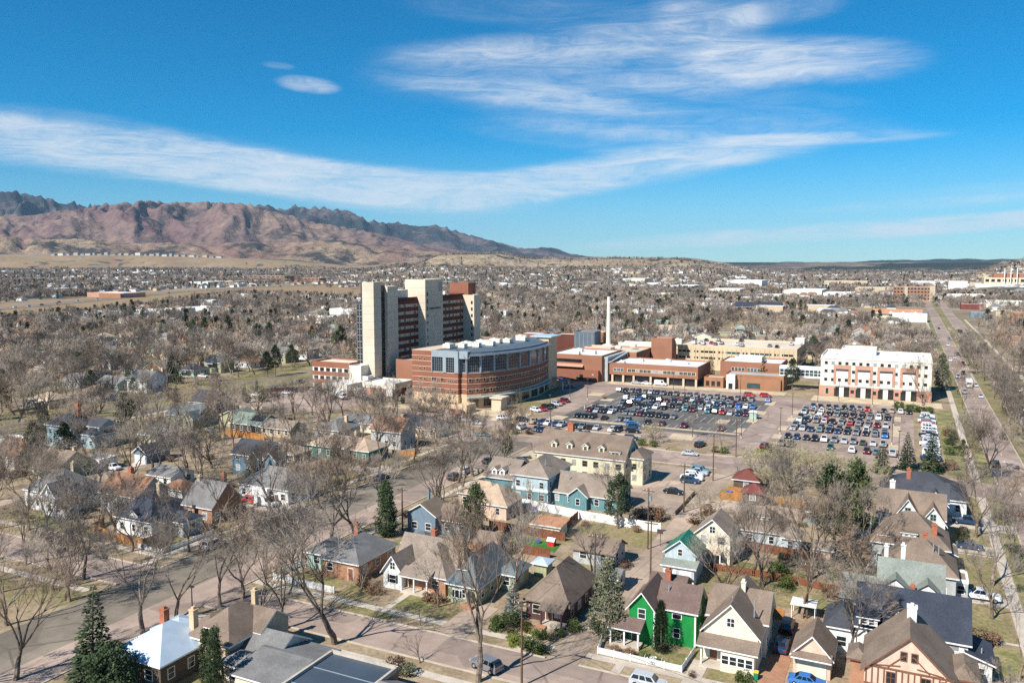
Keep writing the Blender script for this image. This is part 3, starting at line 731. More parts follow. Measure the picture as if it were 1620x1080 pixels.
def house(label, blocks, wall, roof, trim='trim_white', chimneys=(), dormers=(), vents=0, wins=True, doors=(), porch=(), extra=None, name='house', cat='house', short=None, group=None, frame='trim_white', glass='glass_dark'):
    xs = [b[0] for b in blocks] + [b[1] for b in blocks]; ys = [b[2] for b in blocks] + [b[3] for b in blocks]
    org = ((min(xs) + max(xs)) / 2, (min(ys) + max(ys)) / 2, 0)
    keep(min(xs) - 1, max(xs) + 1, min(ys) - 1.2, max(ys) + 1)
    t = O(name, None, loc=org, label=label, cat=cat, group=group)
    if short: LAND.append((short, org[0], org[1]))
    roofs = []
    for b in blocks:
        x0, x1, y0, y1, h, kind, rise = b[:7]; wm = b[7] if len(b) > 7 and b[7] else wall; rm = b[8] if len(b) > 8 and b[8] else roof
        part('wall', wall_mb(x0, x1, y0, y1, h, kind, rise), wm, t, org)
        r_ = part('roof', roof_mb(x0, x1, y0, y1, h, kind, rise), [rm, trim], t, org); roofs.append(r_)
        if wins:
            for face in 'SEW':
                if face == 'E' and x1 > 4 or face == 'W' and x0 < 2: continue
                L = (x1 - x0) if face == 'S' else (y1 - y0)
                n = max(1, int(L / 2.9)); st = max(1, int(round(h / 2.9)))
                for k in range(st):
                    for i in range(n):
                        s = (i + .5) / n; z = 1.75 + 2.85 * k
                        if z + .8 > h + .1: continue
                        px, py = (x0 + s * L, y0) if face == 'S' else ((x1, y0 + s * L) if face == 'E' else (x0, y0 + s * L))
                        ox, oy = {'S': (0, -.5), 'E': (.5, 0), 'W': (-.5, 0)}[face]
                        if any(q is not b and q[0] < px + ox < q[1] and q[2] < py + oy < q[3] and q[4] > z - .5 for q in blocks): continue
                        if k == 0 and any(abs(px - d[1]) < 1.2 and d[0] == face for d in doors): continue
                        gl = glass if random.random() < .75 else 'glass_pale'
                        window(t, org, face, px, py, z, random.choice((.9, 1.0, 1.25)), 1.35, frame, gl, 1, 0)
                if kind == 'gy' and face == 'S' and rise > 2.3:
                    window(t, org, 'S', (x0 + x1) / 2, y0, h + rise * .36, .95, 1.15, frame, glass, 1, 1)
    for d in doors: door(t, org, d[0], d[1], d[2], 1.0, 2.1, d[3] if len(d) > 3 else 'trim_brown')
    for c in chimneys:
        x, y, z0, z1 = c[:4]; cm = c[4] if len(c) > 4 else 'red_brick_pot'; s = c[5] if len(c) > 5 else .42
        mb = MB(); mb.box(x - s, x + s, y - s, y + s, z0, z1); mb.box(x - s - .08, x + s + .08, y - s - .08, y + s + .08, z1, z1 + .15); mb.box(x - .2, x + .2, y - .2, y + .2, z1 + .15, z1 + .5)
        part('chimney', mb, cm, t, org)
    for d in dormers:          # x, front y, base z, width, wall height, depth, kind
        x, y, z, w_, h, dep, kd = d[:7]; wm = d[7] if len(d) > 7 else wall
        rise = w_ * .38
        if kd == 'g':
            mb = MB().profile([(x - w_ / 2, z), (x - w_ / 2, z + h), (x, z + h + rise), (x + w_ / 2, z + h), (x + w_ / 2, z)], y, y + dep); mb.f = [tuple(reversed(f)) for f in mb.f]
            rf = roof_mb(x - w_ / 2, x + w_ / 2, y, y + dep, z + h, 'gy', rise, .22, .14)
        else:
            mb = MB().box(x - w_ / 2, x + w_ / 2, y, y + dep, z, z + h)
            rf = roof_mb(x - w_ / 2, x + w_ / 2, y, y + dep, z + h, 'sS' if kd == 's' else 'hip', .25 if kd == 's' else .5, .3, .14)
        dm = part('dormer', mb, wm, t, org)
        O('dormer_roof', rf.mesh('dormer_roof', [roof, trim], org), dm)
        nw = 1 if w_ < 1.9 else 2
        for i in range(nw):
            window(dm, org, 'S', x + (i - (nw - 1) / 2) * .9, y, z + h * .52, .62, min(.85, h * .65), frame, glass, 1, 0, True)
    for p in porch:            # x0, x1, y0, y1, roof z, kind
        x0, x1, y0, y1, h, kd = p[:6]; pm = p[6] if len(p) > 6 else trim
        part('porch_roof', roof_mb(x0, x1, y0, y1, h, kd, 1.0 if kd != 'flat' else 0, .25, .18), [roof, trim], t, org)
        part('porch_floor', MB().box(x0, x1, y0, y1, 0, .45), 'concrete', t, org)
        for px in (x0 + .15, (x0 + x1) / 2 if x1 - x0 > 4 else None, x1 - .15):
            if px is not None: part('porch_post', MB().box(px - .11, px + .11, y0, y0 + .22, .45, h), pm, t, org)
    for _ in range(vents):
        b = random.choice(blocks); x = random.uniform(b[0] + 1, b[1] - 1); y = b[2] + (b[3] - b[2]) * .28
        part('roof_vent', MB().tube((x, y, b[4]), (x, y, b[4] + b[6] * .9 + .35), .09, .09, 6, True), 'grey_metal', t, org)
    if extra: extra(t, org)
    NEAR_HOUSES.append(t)
    return t


# --- the row behind the front street
house('grey hipped house behind the white picket fence at the avenue corner', [(-91.5, -83.3, 111.3, 122.6, 3, 'hip', 3.2), (-96, -91.5, 113, 120, 2.8, 'hip', 1.8, 'mint_wall')], 'house_brick', 'grey_shingle', short='the grey corner house', chimneys=((-90, 120, 3, 6.8),), doors=(('S', -85, 111.3),), vents=2)
house('grey-brown roofed cottage with white front gable and black shutters', [(-78.2, -74.4, 111.4, 117, 3.1, 'gy', 2.6), (-74.4, -66.6, 112.4, 121, 3.0, 'hip', 4.3, 'house_brick'), (-78.2, -66.8, 115.5, 122, 3.0, 'gx', 4.2)], 'white_wall', 'taupe_shingle', short='the cottage with black shutters',
      porch=((-74.3, -69, 110.6, 112.4, 2.9, 'sS'),), doors=(('S', -73.2, 112.4),), chimneys=((-73, 119.5, 6, 8.2),),
      extra=lambda t, g_: [part('shutter', MB().box(-76.3 + s * .82 - .17, -76.3 + s * .82 + .17, 111.33, 111.39, 1.1, 2.5), 'trim_dark', t, g_) for s in (-1, 1)])


def arch_extra(t, g_):
    mb = MB(); n = 10; x, z = -61.1, 0
    pts = [(x - .75, 0), (x + .75, 0)] + [(x + .75 * math.cos(math.pi * i / n), 1.7 + .75 * math.sin(math.pi * i / n)) for i in range(n + 1)]
    mb.poly([(a, 111.16, b) for a, b in pts]); part('arched_doorway', mb, 'trim_dark', t, g_)
    part('step', MB().box(-62.2, -60.2, 109.4, 111.1, 0, .5), 'house_brick', t, g_)
    part('picture_window', MB().box(-64.6, -62.7, 111.1, 111.25, .8, 2.3, 0).box(-64.0, -63.3, 111.06, 111.1, .95, 2.15, 1).box(-64.5, -64.15, 111.06, 111.1, .95, 2.15, 1).box(-63.15, -62.8, 111.06, 111.1, .95, 2.15, 1), ['trim_white', 'glass_dark'], t, g_)


house('olive stucco bungalow with slate-grey hipped roof and arched doorway', [(-65.4, -59.9, 111.2, 124.5, 3.0, 'hip', 4.2), (-60.4, -57, 119, 124.5, 2.8, 'hip', 1.6), (-68.4, -64.3, 119, 125, 4.6, 'hip', 1.2, 'yellow_cream', 'terracotta')], 'olive_wall', 'slate_shingle', short='the arched-door bungalow', wins=True,
      dormers=((-63.2, 112.3, 4.3, 1.8, 1.0, 3, 'h', 'cream_wall'),), chimneys=((-66.2, 117.6, 0, 7.2, 'tan_stucco'),), vents=2, extra=arch_extra)
house('dark plum bungalow with broad brown hipped roof and brick porch steps', [(-51.2, -44.2, 111, 123.3, 3.0, 'hip', 4.6)], 'plum_wall', 'brown_shingle', trim='brown_shingle', short='the plum bungalow', frame='yellow_cream',
      dormers=((-47.6, 112.9, 5.0, 1.9, .5, 2.5, 's', 'cream_wall'),), porch=((-48.0, -44.4, 108.9, 111, 2.7, 'sS', 'plum_wall'),), doors=(('S', -47.4, 111),),
      extra=lambda t, g_: [part('porch_step', MB().box(-48.4, -46.9, 108.9 - .35 * i - .35, 108.9 - .35 * i, 0, .45 - .14 * i), 'house_brick', t, g_) for i in range(3)])
house('bright green two-storey house with mauve roof and white trim', [(-34.4, -30.6, 110.2, 118, 5.4, 'gy', 2.3), (-30.6, -25.2, 112.3, 118, 5.4, 'gx', 2.6), (-34, -29, 118, 126, 4.2, 'gx', 2.2, 'brown_brick')], 'bright_green_wall', 'mauve_shingle', short='the bright green house', vents=1,
      chimneys=((-31.4, 120.6, 4, 7.6),), porch=((-36.6, -32.2, 107.9, 110.2, 2.7, 'sS'),), doors=(('S', -33.4, 110.2, 'trim_dark'),),
      extra=lambda t, g_: [part('trim_band', MB().box(-30.6, -25.2, 112.2, 112.29, 4.75, 5.3), 'trim_white', t, g_), part('corner_board', MB().box(-25.35, -25.12, 112.2, 112.4, 0, 4.7), 'trim_white', t, g_), part('corner_board', MB().box(-30.75, -30.5, 110.1, 110.3, 0, 5.2), 'trim_white', t, g_)])
house('cream two-storey house with brown front gable over sunporch', [(-23.4, -16.1, 109.4, 121, 4.7, 'gy', 3.9), (-23.6, -15.7, 113.8, 119.8, 5.2, 'gx', 3.1)], 'cream_wall', 'brown_shingle', short='the cream gabled house', chimneys=((-19.3, 116.2, 7, 9.4, 'cream_wall', .3),), vents=2,
      doors=(('S', -22, 109.4),), extra=lambda t, g_: (part('porch_roof', roof_mb(-23.6, -16, 107.3, 109.4, 3.0, 'sS', 1.0, .3, .2), ['brown_shingle', 'trim_white'], t, g_), part('sunporch', MB().box(-20.6, -16.2, 107.3, 109.4, 0, 3.0), 'cream_wall', t, g_),
                                                       [window(t, g_, 'S', -20 + 1.05 * i, 107.3, 1.75, .85, 1.15) for i in range(4)], part('porch_floor', MB().box(-23.5, -20.6, 107.5, 109.4, 0, .4), 'concrete', t, g_), part('porch_post', MB().box(-23.4, -23.2, 107.5, 107.7, .4, 3.0), 'trim_white', t, g_)))
house('brown gabled garage with wide pink doors beside the half-timbered house', [(-11.7, -7, 111, 117, 3.1, 'gy', 2.5)], 'peach_stucco', 'brown_shingle', name='garage', cat='garage', wins=False, short='the pink-doored garage',
      extra=lambda t, g_: (part('garage_door', MB().box(-11.2, -7.5, 110.9, 111.05, .05, 2.4), 'cream_wall', t, g_), part('eave_roof', roof_mb(-11.7, -7, 109.9, 111, 2.75, 'sS', .5, .2, .18), ['brown_shingle', 'trim_white'], t, g_)))


def tudor_extra(t, g_):
    x0, x1, y = -2.8, 7.0, 105.9
    for z in (3.2, 5.5): part('timber', MB().box(x0, x1, y, y + .08, z, z + .22), 'trim_brown', t, g_)
    for i in range(15):
        x = x0 + .2 + (x1 - x0 - .4) * i / 14
        if abs(x - .2) < .55 or abs(x - 4) < .55: continue
        part('timber', MB().box(x - .08, x + .08, y + .01, y + .09, 3.42, 5.5), 'trim_brown', t, g_)
    for s in (-1, 1):
        for k in (1.1, 2.6): part('timber', MB().tube((2.1 + s * k * .35, y + .05, 8.8 - k), (2.1 + s * (k + 1.2), y + .05, 5.8), .08, .08, 4), 'trim_brown', t, g_)
    for k in (-.6, .6): window(t, g_, 'S', 2.1 + k, y + .05, 7.5, .6, 1.0, 'trim_brown')
    for x in (.2, 4, 6.2): window(t, g_, 'S', x, y + .05, 4.5, .95, 1.35, 'trim_brown', 'glass_dark', 1, 1)
    part('porch_roof', roof_mb(-2, 6, 103.8, 105.9, 2.5, 'sS', .7, .3, .2), ['brown_shingle', 'trim_brown'], t, g_)


house('half-timbered house with steep brown roof and brown beams', [(-2.8, 7.0, 106, 115.5, 5.2, 'gy', 4.7), (7.0, 9.6, 109, 114.5, 4.6, 'hip', 1.6), (-4.6, -2.8, 109.5, 113, 4.4, 'hip', 1.2, 'house_brick')], 'peach_stucco', 'brown_shingle', trim='trim_brown', frame='trim_brown', short='the half-timbered house', wins=False,
      chimneys=((2.3, 112.8, 8.4, 11.2, 'white_wall', .55),), extra=tudor_extra)
house('big navy-roofed house behind the half-timbered house', [(-4.2, 9.2, 118.6, 126.6, 5.4, 'gx', 4.3), (-1.6, 3.2, 117.4, 124, 5.4, 'gy', 3.0), (9.2, 12, 118, 124.5, 3.0, 'sE', 1.2), (-8.4, -4.2, 120, 127, 3.6, 'hip', 2.4, None, 'charcoal_shingle')], 'white_wall', 'navy_shingle', short='the navy-roofed house', vents=1, dormers=((-2.9, 117.4, 5.8, 2.4, 1.0, 3, 's'),))
house('pale grey house with sage-grey roof and two peaked front dormers', [(-7, -1.9, 131.3, 138.5, 3.9, 'gx', 2.4), (-1.9, 6.6, 131.5, 141, 5.0, 'gx', 4.2), (6.6, 9, 133.5, 139, 2.9, 'sE', 1.0)], 'grey_wall', 'green_grey_shingle', trim='trim_dark', short='the sage-roofed house', chimneys=((-1.2, 139, 8, 10.2, 'white_wall', .3), (1.2, 140, 8, 10.4, 'white_wall', .32), (2.6, 131, 5, 7.2, 'red_brick_pot', .3)),
      dormers=((.3, 131.3, 5.2, 4.0, 1.1, 4, 'g', 'white_wall'), (4.6, 131.3, 5.2, 2.9, 1.4, 4, 'g', 'white_wall')), vents=1)
house('long brown-roofed house with white chimney and small front porch', [(-1.6, 9.1, 145.5, 154.5, 4.3, 'hip', 4.6), (8.9, 11, 148, 153, 3.0, 'flat', 0)], 'grey_wall', 'brown_shingle', short='the long brown roof', dormers=((0.2, 145.9, 4.9, 1.8, .7, 2.5, 's', 'white_wall'),), chimneys=((4.5, 150.8, 7, 9.4, 'red_brick_pot', .35),), vents=2)
house('brown hipped house with small eyebrow dormer along the boulevard', [(-3.8, 8.5, 158.3, 168.8, 4.6, 'hip', 5.0), (8.5, 9.8, 161, 166, 3, 'sE', .8)], 'grey_wall', 'brown_shingle', short='the eyebrow-dormer house', dormers=((2.2, 159.3, 6.0, 2.3, .6, 2.5, 's', 'white_wall'), (-2.0, 158.8, 5.1, 1.5, .7, 2, 's', 'white_wall')), chimneys=((6.2, 160.2, 6, 8.4),))
house('white house with two front gables under a brown roof', [(-3.3, 8.4, 175.3, 184, 5.4, 'gx', 3.7), (-.3, 4.2, 174, 179, 5.4, 'gy', 3.4), (4.3, 8.5, 173.6, 179, 4.9, 'gy', 3.0), (-8, -3.3, 176, 183, 3.2, 'hip', 2.0)], 'white_wall', 'brown_shingle', frame='mint_wall', short='the twin-gabled white house', chimneys=((-1, 182, 7.5, 10.2, 'white_wall', .5),))
house('charcoal-roofed house with brick chimney near the boulevard corner', [(.4, 9.4, 189, 195, 5.4, 'gx', 3.0), (-3.4, 13.6, 198, 212, 3.4, 'hip', 4.2), (5, 9.3, 187.6, 193, 5, 'gy', 2.4)], 'white_wall', 'charcoal_shingle', short='the charcoal-roofed corner house', chimneys=((2, 194.4, 7.5, 10.2, 'red_brick_pot', .4),))
# --- behind the alley
house('pale blue garage with bright green metal roof in the alley', [(-36.2, -30.8, 136.2, 142, 4.9, 'gy', 2.2), (-36.0, -30.6, 134.4, 136.2, 3.0, 'sS', .7, None, 'green_grey_shingle')], 'pale_blue_wall', 'green_metal_roof', name='garage', cat='garage', wins=False, short='the green-roofed garage',
      extra=lambda t, g_: (part('garage_door', MB().box(-35.8, -33.6, 134.3, 134.42, .05, 2.5), 'white_wall', t, g_), part('garage_door', MB().box(-33.2, -31.0, 134.3, 134.42, .05, 2.5), 'white_wall', t, g_), window(t, g_, 'S', -33.5, 136.2, 5.0, .7, 1.1)))
house('white gabled carriage house with upstairs balcony', [(-33.4, -26.9, 146.4, 153.5, 5.4, 'gy', 2.9)], 'cream_wall', 'taupe_shingle', short='the balcony house', extra=lambda t, g_: (part('balcony', MB().box(-32.8, -28.2, 144.4, 146.4, 2.5, 2.75), 'concrete', t, g_), part('balcony_rail', MB().box(-32.8, -28.2, 144.4, 144.48, 3.5, 3.6).box(-32.8, -28.2, 144.4, 144.46, 2.75, 3.4), 'peach_stucco', t, g_),
      [part('balcony_post', MB().box(x - .1, x + .1, 144.4, 144.6, 0, 2.5), 'trim_white', t, g_) for x in (-32.7, -28.3)]))
house('low taupe hipped house with pale blue front', [(-27.9, -19.4, 159.3, 168, 3.1, 'hip', 4.0), (-19.4, -16.4, 158.2, 163, 2.9, 'hip', 1.6)], 'pale_blue_wall', 'taupe_shingle', short='the low pale blue house', dormers=((-23.2, 160.9, 5.0, 1.8, .6, 2, 's', 'white_wall'),), vents=1)
house('tiny pink garden shed with brown roof', [(-13.2, -10.5, 157.3, 159.6, 2.3, 'gx', 1.0)], 'peach_stucco', 'taupe_shingle', name='garden_shed', cat='shed', short='the pink shed')
house('small dark house with rounded red roof behind the wooden fence', [(-32, -27.4, 187.3, 192, 2.7, 'hip', 2.0)], 'dark_wood_wall', 'red_shingle', trim='red_shingle', short='the red-roofed outbuilding')
house('dark house with faded red roof at the alley end', [(-35.8, -30, 197, 204, 2.9, 'hip', 2.2)], 'dark_wood_wall', 'red_shingle', short='the alley-end red roof')
house('low brown house beyond the white driveway', [(-17, -11, 179, 186, 2.7, 'gx', 1.8)], 'denim_wall', 'brown_shingle', short='the driveway house')
house('brown garage with plain hipped roof at the alley fence', [(-53.4, -45.5, 136.3, 142.6, 2.7, 'gx', 1.7)], 'grey_wall', 'brown_shingle', trim='brown_shingle', name='garage', cat='garage', short='the brown alley garage')
house('low grey shed roof building behind the plum bungalow', [(-45.6, -41.5, 126, 130.5, 2.5, 'gx', .8)], 'grey_wall', 'grey_shingle', name='garden_shed', cat='shed')
house('shed with flat terracotta roof in the playground yard', [(-66.4, -60.4, 146.6, 150.6, 2.3, 'sS', .5)], 'cream_wall', 'terracotta', name='garden_shed', cat='shed', wins=False, short='the terracotta shed')
house('grey-roofed garage with white gable by the play lawn', [(-71, -66.6, 130.8, 135.6, 2.7, 'gx', 1.6)], 'slate_blue_wall', 'brown_shingle', name='garage', cat='garage', short='the play-lawn garage')
house('little round-topped silver shed beside the play lawn', [(-57.3, -54.9, 127.3, 130, 2.2, 'hip', .8)], 'olive_wall', 'silver_roof', name='garden_shed', cat='shed', wins=False)
house('denim blue house with brown roof and white gable trim', [(-90.2, -83.6, 137.3, 143, 4.2, 'gy', 2.0), (-83.6, -76.5, 138.8, 144.4, 3.4, 'gx', 2.2)], 'denim_wall', 'brown_shingle', short='the denim blue house', chimneys=((-88, 142, 5, 7.4, 'denim_wall', .25),))
house('mint green garage with grey hipped roof', [(-82.8, -77.4, 124.6, 129.5, 2.9, 'hip', 1.9)], 'mint_wall', 'slate_shingle', name='garage', cat='garage', short='the mint garage')
house('sand-roofed peach bungalow next to the teal apartments', [(-89.6, -80, 157.4, 163.6, 3.1, 'hip', 2.6), (-83.5, -75.2, 152.6, 160.5, 3.0, 'hip', 3.6)], 'peach_stucco', 'sand_shingle', short='the sand-roofed bungalow')
house('long teal and pale blue apartment house with taupe roof', [(-87.4, -80.2, 166.2, 177, 5.2, 'gx', 3.2, 'teal_wall'), (-80.2, -71.4, 166, 180, 6.4, 'hip', 3.4, 'pale_teal_wall'), (-71.4, -55.6, 168, 178, 3.2, 'gx', 3.4, 'teal_wall'), (-66.4, -62.2, 166.6, 172, 3.2, 'gy', 1.7, 'teal_wall'), (-80.3, -71.3, 165.9, 167, 3.2, 'flat', 0, 'teal_wall', 'taupe_shingle')], 'teal_wall', 'taupe_shingle',
      name='apartment_house', cat='house', short='the teal apartment house', dormers=((-85.2, 166.6, 5.7, 1.4, 1.1, 3, 'g', 'white_wall'), (-83.2, 166.6, 5.7, 1.4, 1.1, 3, 'g', 'white_wall')), vents=3)
house('large cream apartment house with four white dormers and brick chimney', [(-84.5, -61, 189.5, 201, 6.6, 'gx', 4.6), (-61.2, -57, 192, 200, 6.6, 'hip', 1.8), (-86, -80, 192, 199, 5, 'hip', 2.5)], 'yellow_cream', 'brown_shingle', name='apartment_house', cat='house', short='the cream apartment house', frame='olive_wall',
      dormers=tuple((-80.2 + 4.3 * i, 190.6, 7.6, 1.5, 1.2, 3, 'g', 'cream_wall') for i in range(4)) + ((-63.6, 190.4, 7.3, 2.5, .8, 3.5, 'h', 'cream_wall'),), chimneys=((-77.4, 195.6, 9.5, 13.2, 'red_brick_pot', .75),), vents=1)
# --- west of the avenue
house('white house with steep charcoal roof and pointed dormer at the corner', [(-143.6, -133.4, 111, 119.5, 3.4, 'hip', 5.2), (-137, -131.6, 112.6, 118.5, 3.3, 'hip', 2.4), (-134.8, -128.6, 114.5, 119.5, 3.0, 'hip', 1.6, 'grey_wall')], 'white_wall', 'navy_shingle', short='the steep charcoal-roofed corner house', dormers=((-138.4, 110.9, 3.5, 2.6, .9, 4, 'g'),), chimneys=((-136.6, 116, 7, 9.8, 'tan_stucco', .4),))
house('orange brick house with grey roof above the street lawn', [(-137.5, -129.4, 122.8, 131.5, 3.8, 'gx', 4.2)], 'house_brick', 'grey_shingle', short='the orange brick house', chimneys=((-133, 130, 6, 9), (-137, 127, 6, 8.6, 'tan_stucco')))
house('white house with wide grey roof and red front porch', [(-139.3, -124.6, 140.8, 150.5, 3.4, 'hip', 3.8), (-134, -129.5, 139.3, 142, 3.2, 'flat', 0)], 'white_wall', 'grey_shingle', short='the red-porch house', doors=(('S', -128, 140.8),))
house('slate blue two-storey house with solar panels and two gables', [(-157.4, -146, 157, 165, 5.4, 'gx', 3.0), (-150, -147, 155.6, 160, 5.2, 'gy', 1.6), (-145.9, -142.5, 156.6, 161, 5.0, 'gy', 1.7)], 'slate_blue_wall', 'charcoal_shingle', short='the solar-roofed blue house',
      extra=lambda t, g_: [part('solar_panel', MB().profile([(158.0, 6.15), (160.4, 7.93), (160.38, 8.0), (157.98, 6.22)], -155.4 + 1.35 * i, -154.15 + 1.35 * i, 'x'), 'solar', t, g_) for i in range(5)])
house('long jade green ranch house with sand-coloured hipped roof', [(-152.5, -131, 180.5, 190, 3.3, 'hip', 2.6)], 'jade_wall', 'sand_shingle', short='the jade ranch house', chimneys=((-140, 187, 5, 6.8, 'tan_stucco', .4),))
house('low tan house behind the blue solar house', [(-160, -148, 170, 177, 2.9, 'hip', 2.2)], 'tan_stucco', 'sand_shingle', short='the low tan house')
house('grey house with white front gable and orange porch roof', [(-177, -165, 113.8, 124, 4.2, 'hip', 4.4), (-168.6, -164.4, 112.4, 117, 4.6, 'gy', 2.4), (-165.4, -162, 112.6, 116, 2.8, 'sS', .8, None, 'rust_shingle')], 'white_wall', 'grey_shingle', short='the orange-porch house', chimneys=((-170, 121, 7, 9.4, 'tan_stucco'),))
house('long rust-roofed house among bare trees', [(-160, -148, 120, 128, 4.4, 'gx', 3.4)], 'grey_wall', 'rust_shingle', short='the long rust roof', chimneys=((-156, 125, 7, 8.8),))
house('small rust-roofed garage with white doors', [(-154, -147.6, 131.5, 136.5, 2.9, 'hip', 1.8)], 'white_wall', 'rust_shingle', name='garage', cat='garage', short='the rust-roofed garage')
house('white garage with low grey gable by the left alley', [(-167.4, -159.4, 138.8, 146, 2.9, 'gx', 1.5)], 'white_wall', 'grey_shingle', name='garage', cat='garage', short='the grey-gabled white garage')
house('sky blue four-square house with charcoal hipped roof and brick chimney', [(-232, -221, 157, 166, 6.4, 'hip', 3.4), (-221, -214, 159.5, 167, 4.0, 'hip', 2.2), (-221.3, -215, 162, 168, 6.2, 'gx', 1.8)], 'sky_blue_wall', 'charcoal_shingle', short='the sky blue four-square', chimneys=((-224, 162, 8, 12.4, 'red_brick_pot', .6),))
house('small garage with blue gable and white doors by the left alley', [(-190.4, -185.4, 153.6, 161.5, 2.9, 'gy', 1.9)], 'denim_wall', 'charcoal_shingle', name='garage', cat='garage', wins=False, short='the blue gable garage', extra=lambda t, g_: [part('garage_door', MB().box(-190 + 2.2 * i, -188 + 2.2 * i, 153.5, 153.62, .05, 2.3), 'white_wall', t, g_) for i in range(2)])
house('flat white garage with dark doors beside the left alley', [(-195, -189.8, 142.4, 148, 2.8, 'flat', 0)], 'white_wall', 'white_roof', name='garage', cat='garage', short='the flat white garage')
house('grey-roofed house with yellow gable near the left alley', [(-208, -197, 170, 178, 3.4, 'gx', 2.6), (-200, -196.5, 166.5, 171, 3, 'gy', 1.5, 'yellow_cream')], 'olive_wall', 'grey_shingle', short='the yellow gable house')
house('pale flat-roofed workshop beyond the spruces', [(-252 + 14, -228, 143, 151, 3.6, 'flat', 0)], 'grey_wall', 'white_roof', name='workshop', cat='building')
house('sage house with slate gable roof beside the west boulevard', [(-226, -212, 196, 205, 3.6, 'gx', 3.0), (-215.5, -211, 193.5, 198, 3.5, 'gy', 2.0)], 'olive_wall', 'slate_shingle', short='the sage gable house')
house('olive bungalow with grey roof behind the orange fence', [(-208, -198, 202, 210, 3.2, 'gy', 2.2)], 'olive_wall', 'green_grey_shingle', short='the olive bungalow')
house('pale green roofed house with solar panels by the orange fence', [(-197, -184, 196, 205, 3.2, 'gx', 2.6)], 'dark_wood_wall', 'sage_roof', short='the pale green roof', extra=lambda t, g_: [part('solar_panel', MB().profile([(197.2, 4.15), (199.6, 5.53), (199.58, 5.6), (197.18, 4.22)], -189.4 + 1.3 * i, -188.2 + 1.3 * i, 'x'), 'solar', t, g_) for i in range(4)])
house('tan house with small white porch left of the hospital lot', [(-184, -172, 196, 203, 2.9, 'gx', 2.0)], 'tan_stucco', 'taupe_shingle', short='the tan porch house')
house('low grey roofed cottage under bare trees by the hospital road', [(-170, -152, 214, 223, 2.9, 'hip', 2.2)], 'cream_wall', 'grey_shingle', short='the hospital road cottage')
house('cream cottage with dark hipped roof at the avenue end', [(-150, -131, 216, 226, 3.2, 'hip', 2.8)], 'cream_wall', 'charcoal_shingle', short='the avenue end cottage')
# --- near side of the front street
house('bungalow with pale silver metal hipped roof and brick chimney', [(-93, -84.4, 70.6, 80.5, 3.3, 'hip', 3.2), (-94.6, -90, 78.5, 83, 3.0, 'hip', 1.3)], 'dark_wood_wall', 'silver_roof', short='the silver-roofed bungalow', chimneys=((-89.6, 76, 4.6, 7.8, 'red_brick_pot', .45),))
house('tan stucco house with grey-brown roof and stone chimneys', [(-86, -78.9, 77, 86.4, 4.4, 'hip', 3.4), (-81.5, -77.6, 81.5, 87, 4.8, 'gx', 1.9), (-90, -86, 80.5, 86.5, 3.4, 'hip', 1.5)], 'tan_stucco', 'brown_shingle', short='the tan stucco house', chimneys=((-86.3, 78, 0, 7.6, 'tan_stone', .42), (-82.4, 85.6, 5, 8.2, 'tan_stone', .36)), dormers=((-82.8, 77.8, 4.9, 1.7, .9, 3, 'h'),))
house('tan garage wing with grey shingle roof in the foreground', [(-78.6, -72.8, 78.8, 85.4, 3.1, 'gx', 1.9), (-78.9, -74.5, 75.5, 79, 2.9, 'hip', 1.2)], 'cream_wall', 'grey_shingle', name='garage', cat='garage', short='the grey foreground garage')
house('low building with broad grey roof next to the flat blue roof', [(-75, -67.2, 74, 84.6, 2.9, 'gx', 1.1)], 'yellow_cream', 'grey_shingle', name='outbuilding', cat='building', wins=False)
house('flat-roofed building with dark blue membrane roof and white parapet', [(-66.6, -56.2, 66, 82.9, 3.6, 'flat', 0)], 'house_brick', 'blue_roof_flat', trim='concrete', name='building', cat='building', short='the blue flat roof', wins=False, extra=lambda t, g_: [part('roof_seam', MB().box(-66.3, -56.5, y, y + .12, 3.62, 3.68), 'grey_metal', t, g_) for y in (70, 74.4, 78.6)])
house('house with small grey roof at the bottom edge by the big street tree', [(-55.8, -50, 76, 81.5, 2.7, 'gx', 1.2)], 'white_wall', 'grey_shingle', wins=False)
house('dark-roofed house in tree shade by the left cross street', [(-176, -160, 74, 85, 3.5, 'hip', 3.2)], 'dark_wood_wall', 'brown_shingle', short='the shaded dark house')

# ---------------------------------------------------------------- fences
def fence(label, pts, h, mat, short=None, step=2.4, cat='fence', cap=None, name='wooden_fence', gap=.08):
    org = (pts[0][0], pts[0][1], 0); t = O(name, None, loc=org, label=label, cat=cat)
    for (ax, ay), (bx, by) in zip(pts, pts[1:]):
        L = math.hypot(bx - ax, by - ay); n = max(1, int(round(L / step))); ang = math.atan2(by - ay, bx - ax); s = L / n
        panel = MB()
        if h < 1.35 and 'white' in mat:
            k = max(3, int(s / .16))
            for i in range(k): panel.box(.05 + (s - .1) * i / k, .05 + (s - .1) * i / k + .1, -.02, .02, .05, h)
            panel.box(0, s, .02, .06, h * .3, h * .3 + .09); panel.box(0, s, .02, .06, h * .75, h * .75 + .09)
        else:
            k = max(3, int(s / .3))
            for i in range(k):
                a = gap / 2 + (s - gap) * i / k; panel.box(a, a + (s - gap) / k - .015, -.02 - .012 * (i % 2), .03, .03, h + .03 * (i % 3) / 2)
            panel.box(0, s, .03, .08, h * .25, h * .25 + .1); panel.box(0, s, .03, .08, h * .8, h * .8 + .1)
        pm = panel.mesh('panel', mat); qm = MB().box(-.07, .07, -.07, .07, 0, h + .12).mesh('post', mat)
        for i in range(n):
            c = (ax - org[0] + math.cos(ang) * s * i, ay - org[1] + math.sin(ang) * s * i, 0)
            O('panel', pm, t, c, ang); O('post', qm, t, c, ang)
        O('post', qm, t, (bx - org[0], by - org[1], 0), ang)
    if short: LAND.append((short, org[0], org[1]))
    return t


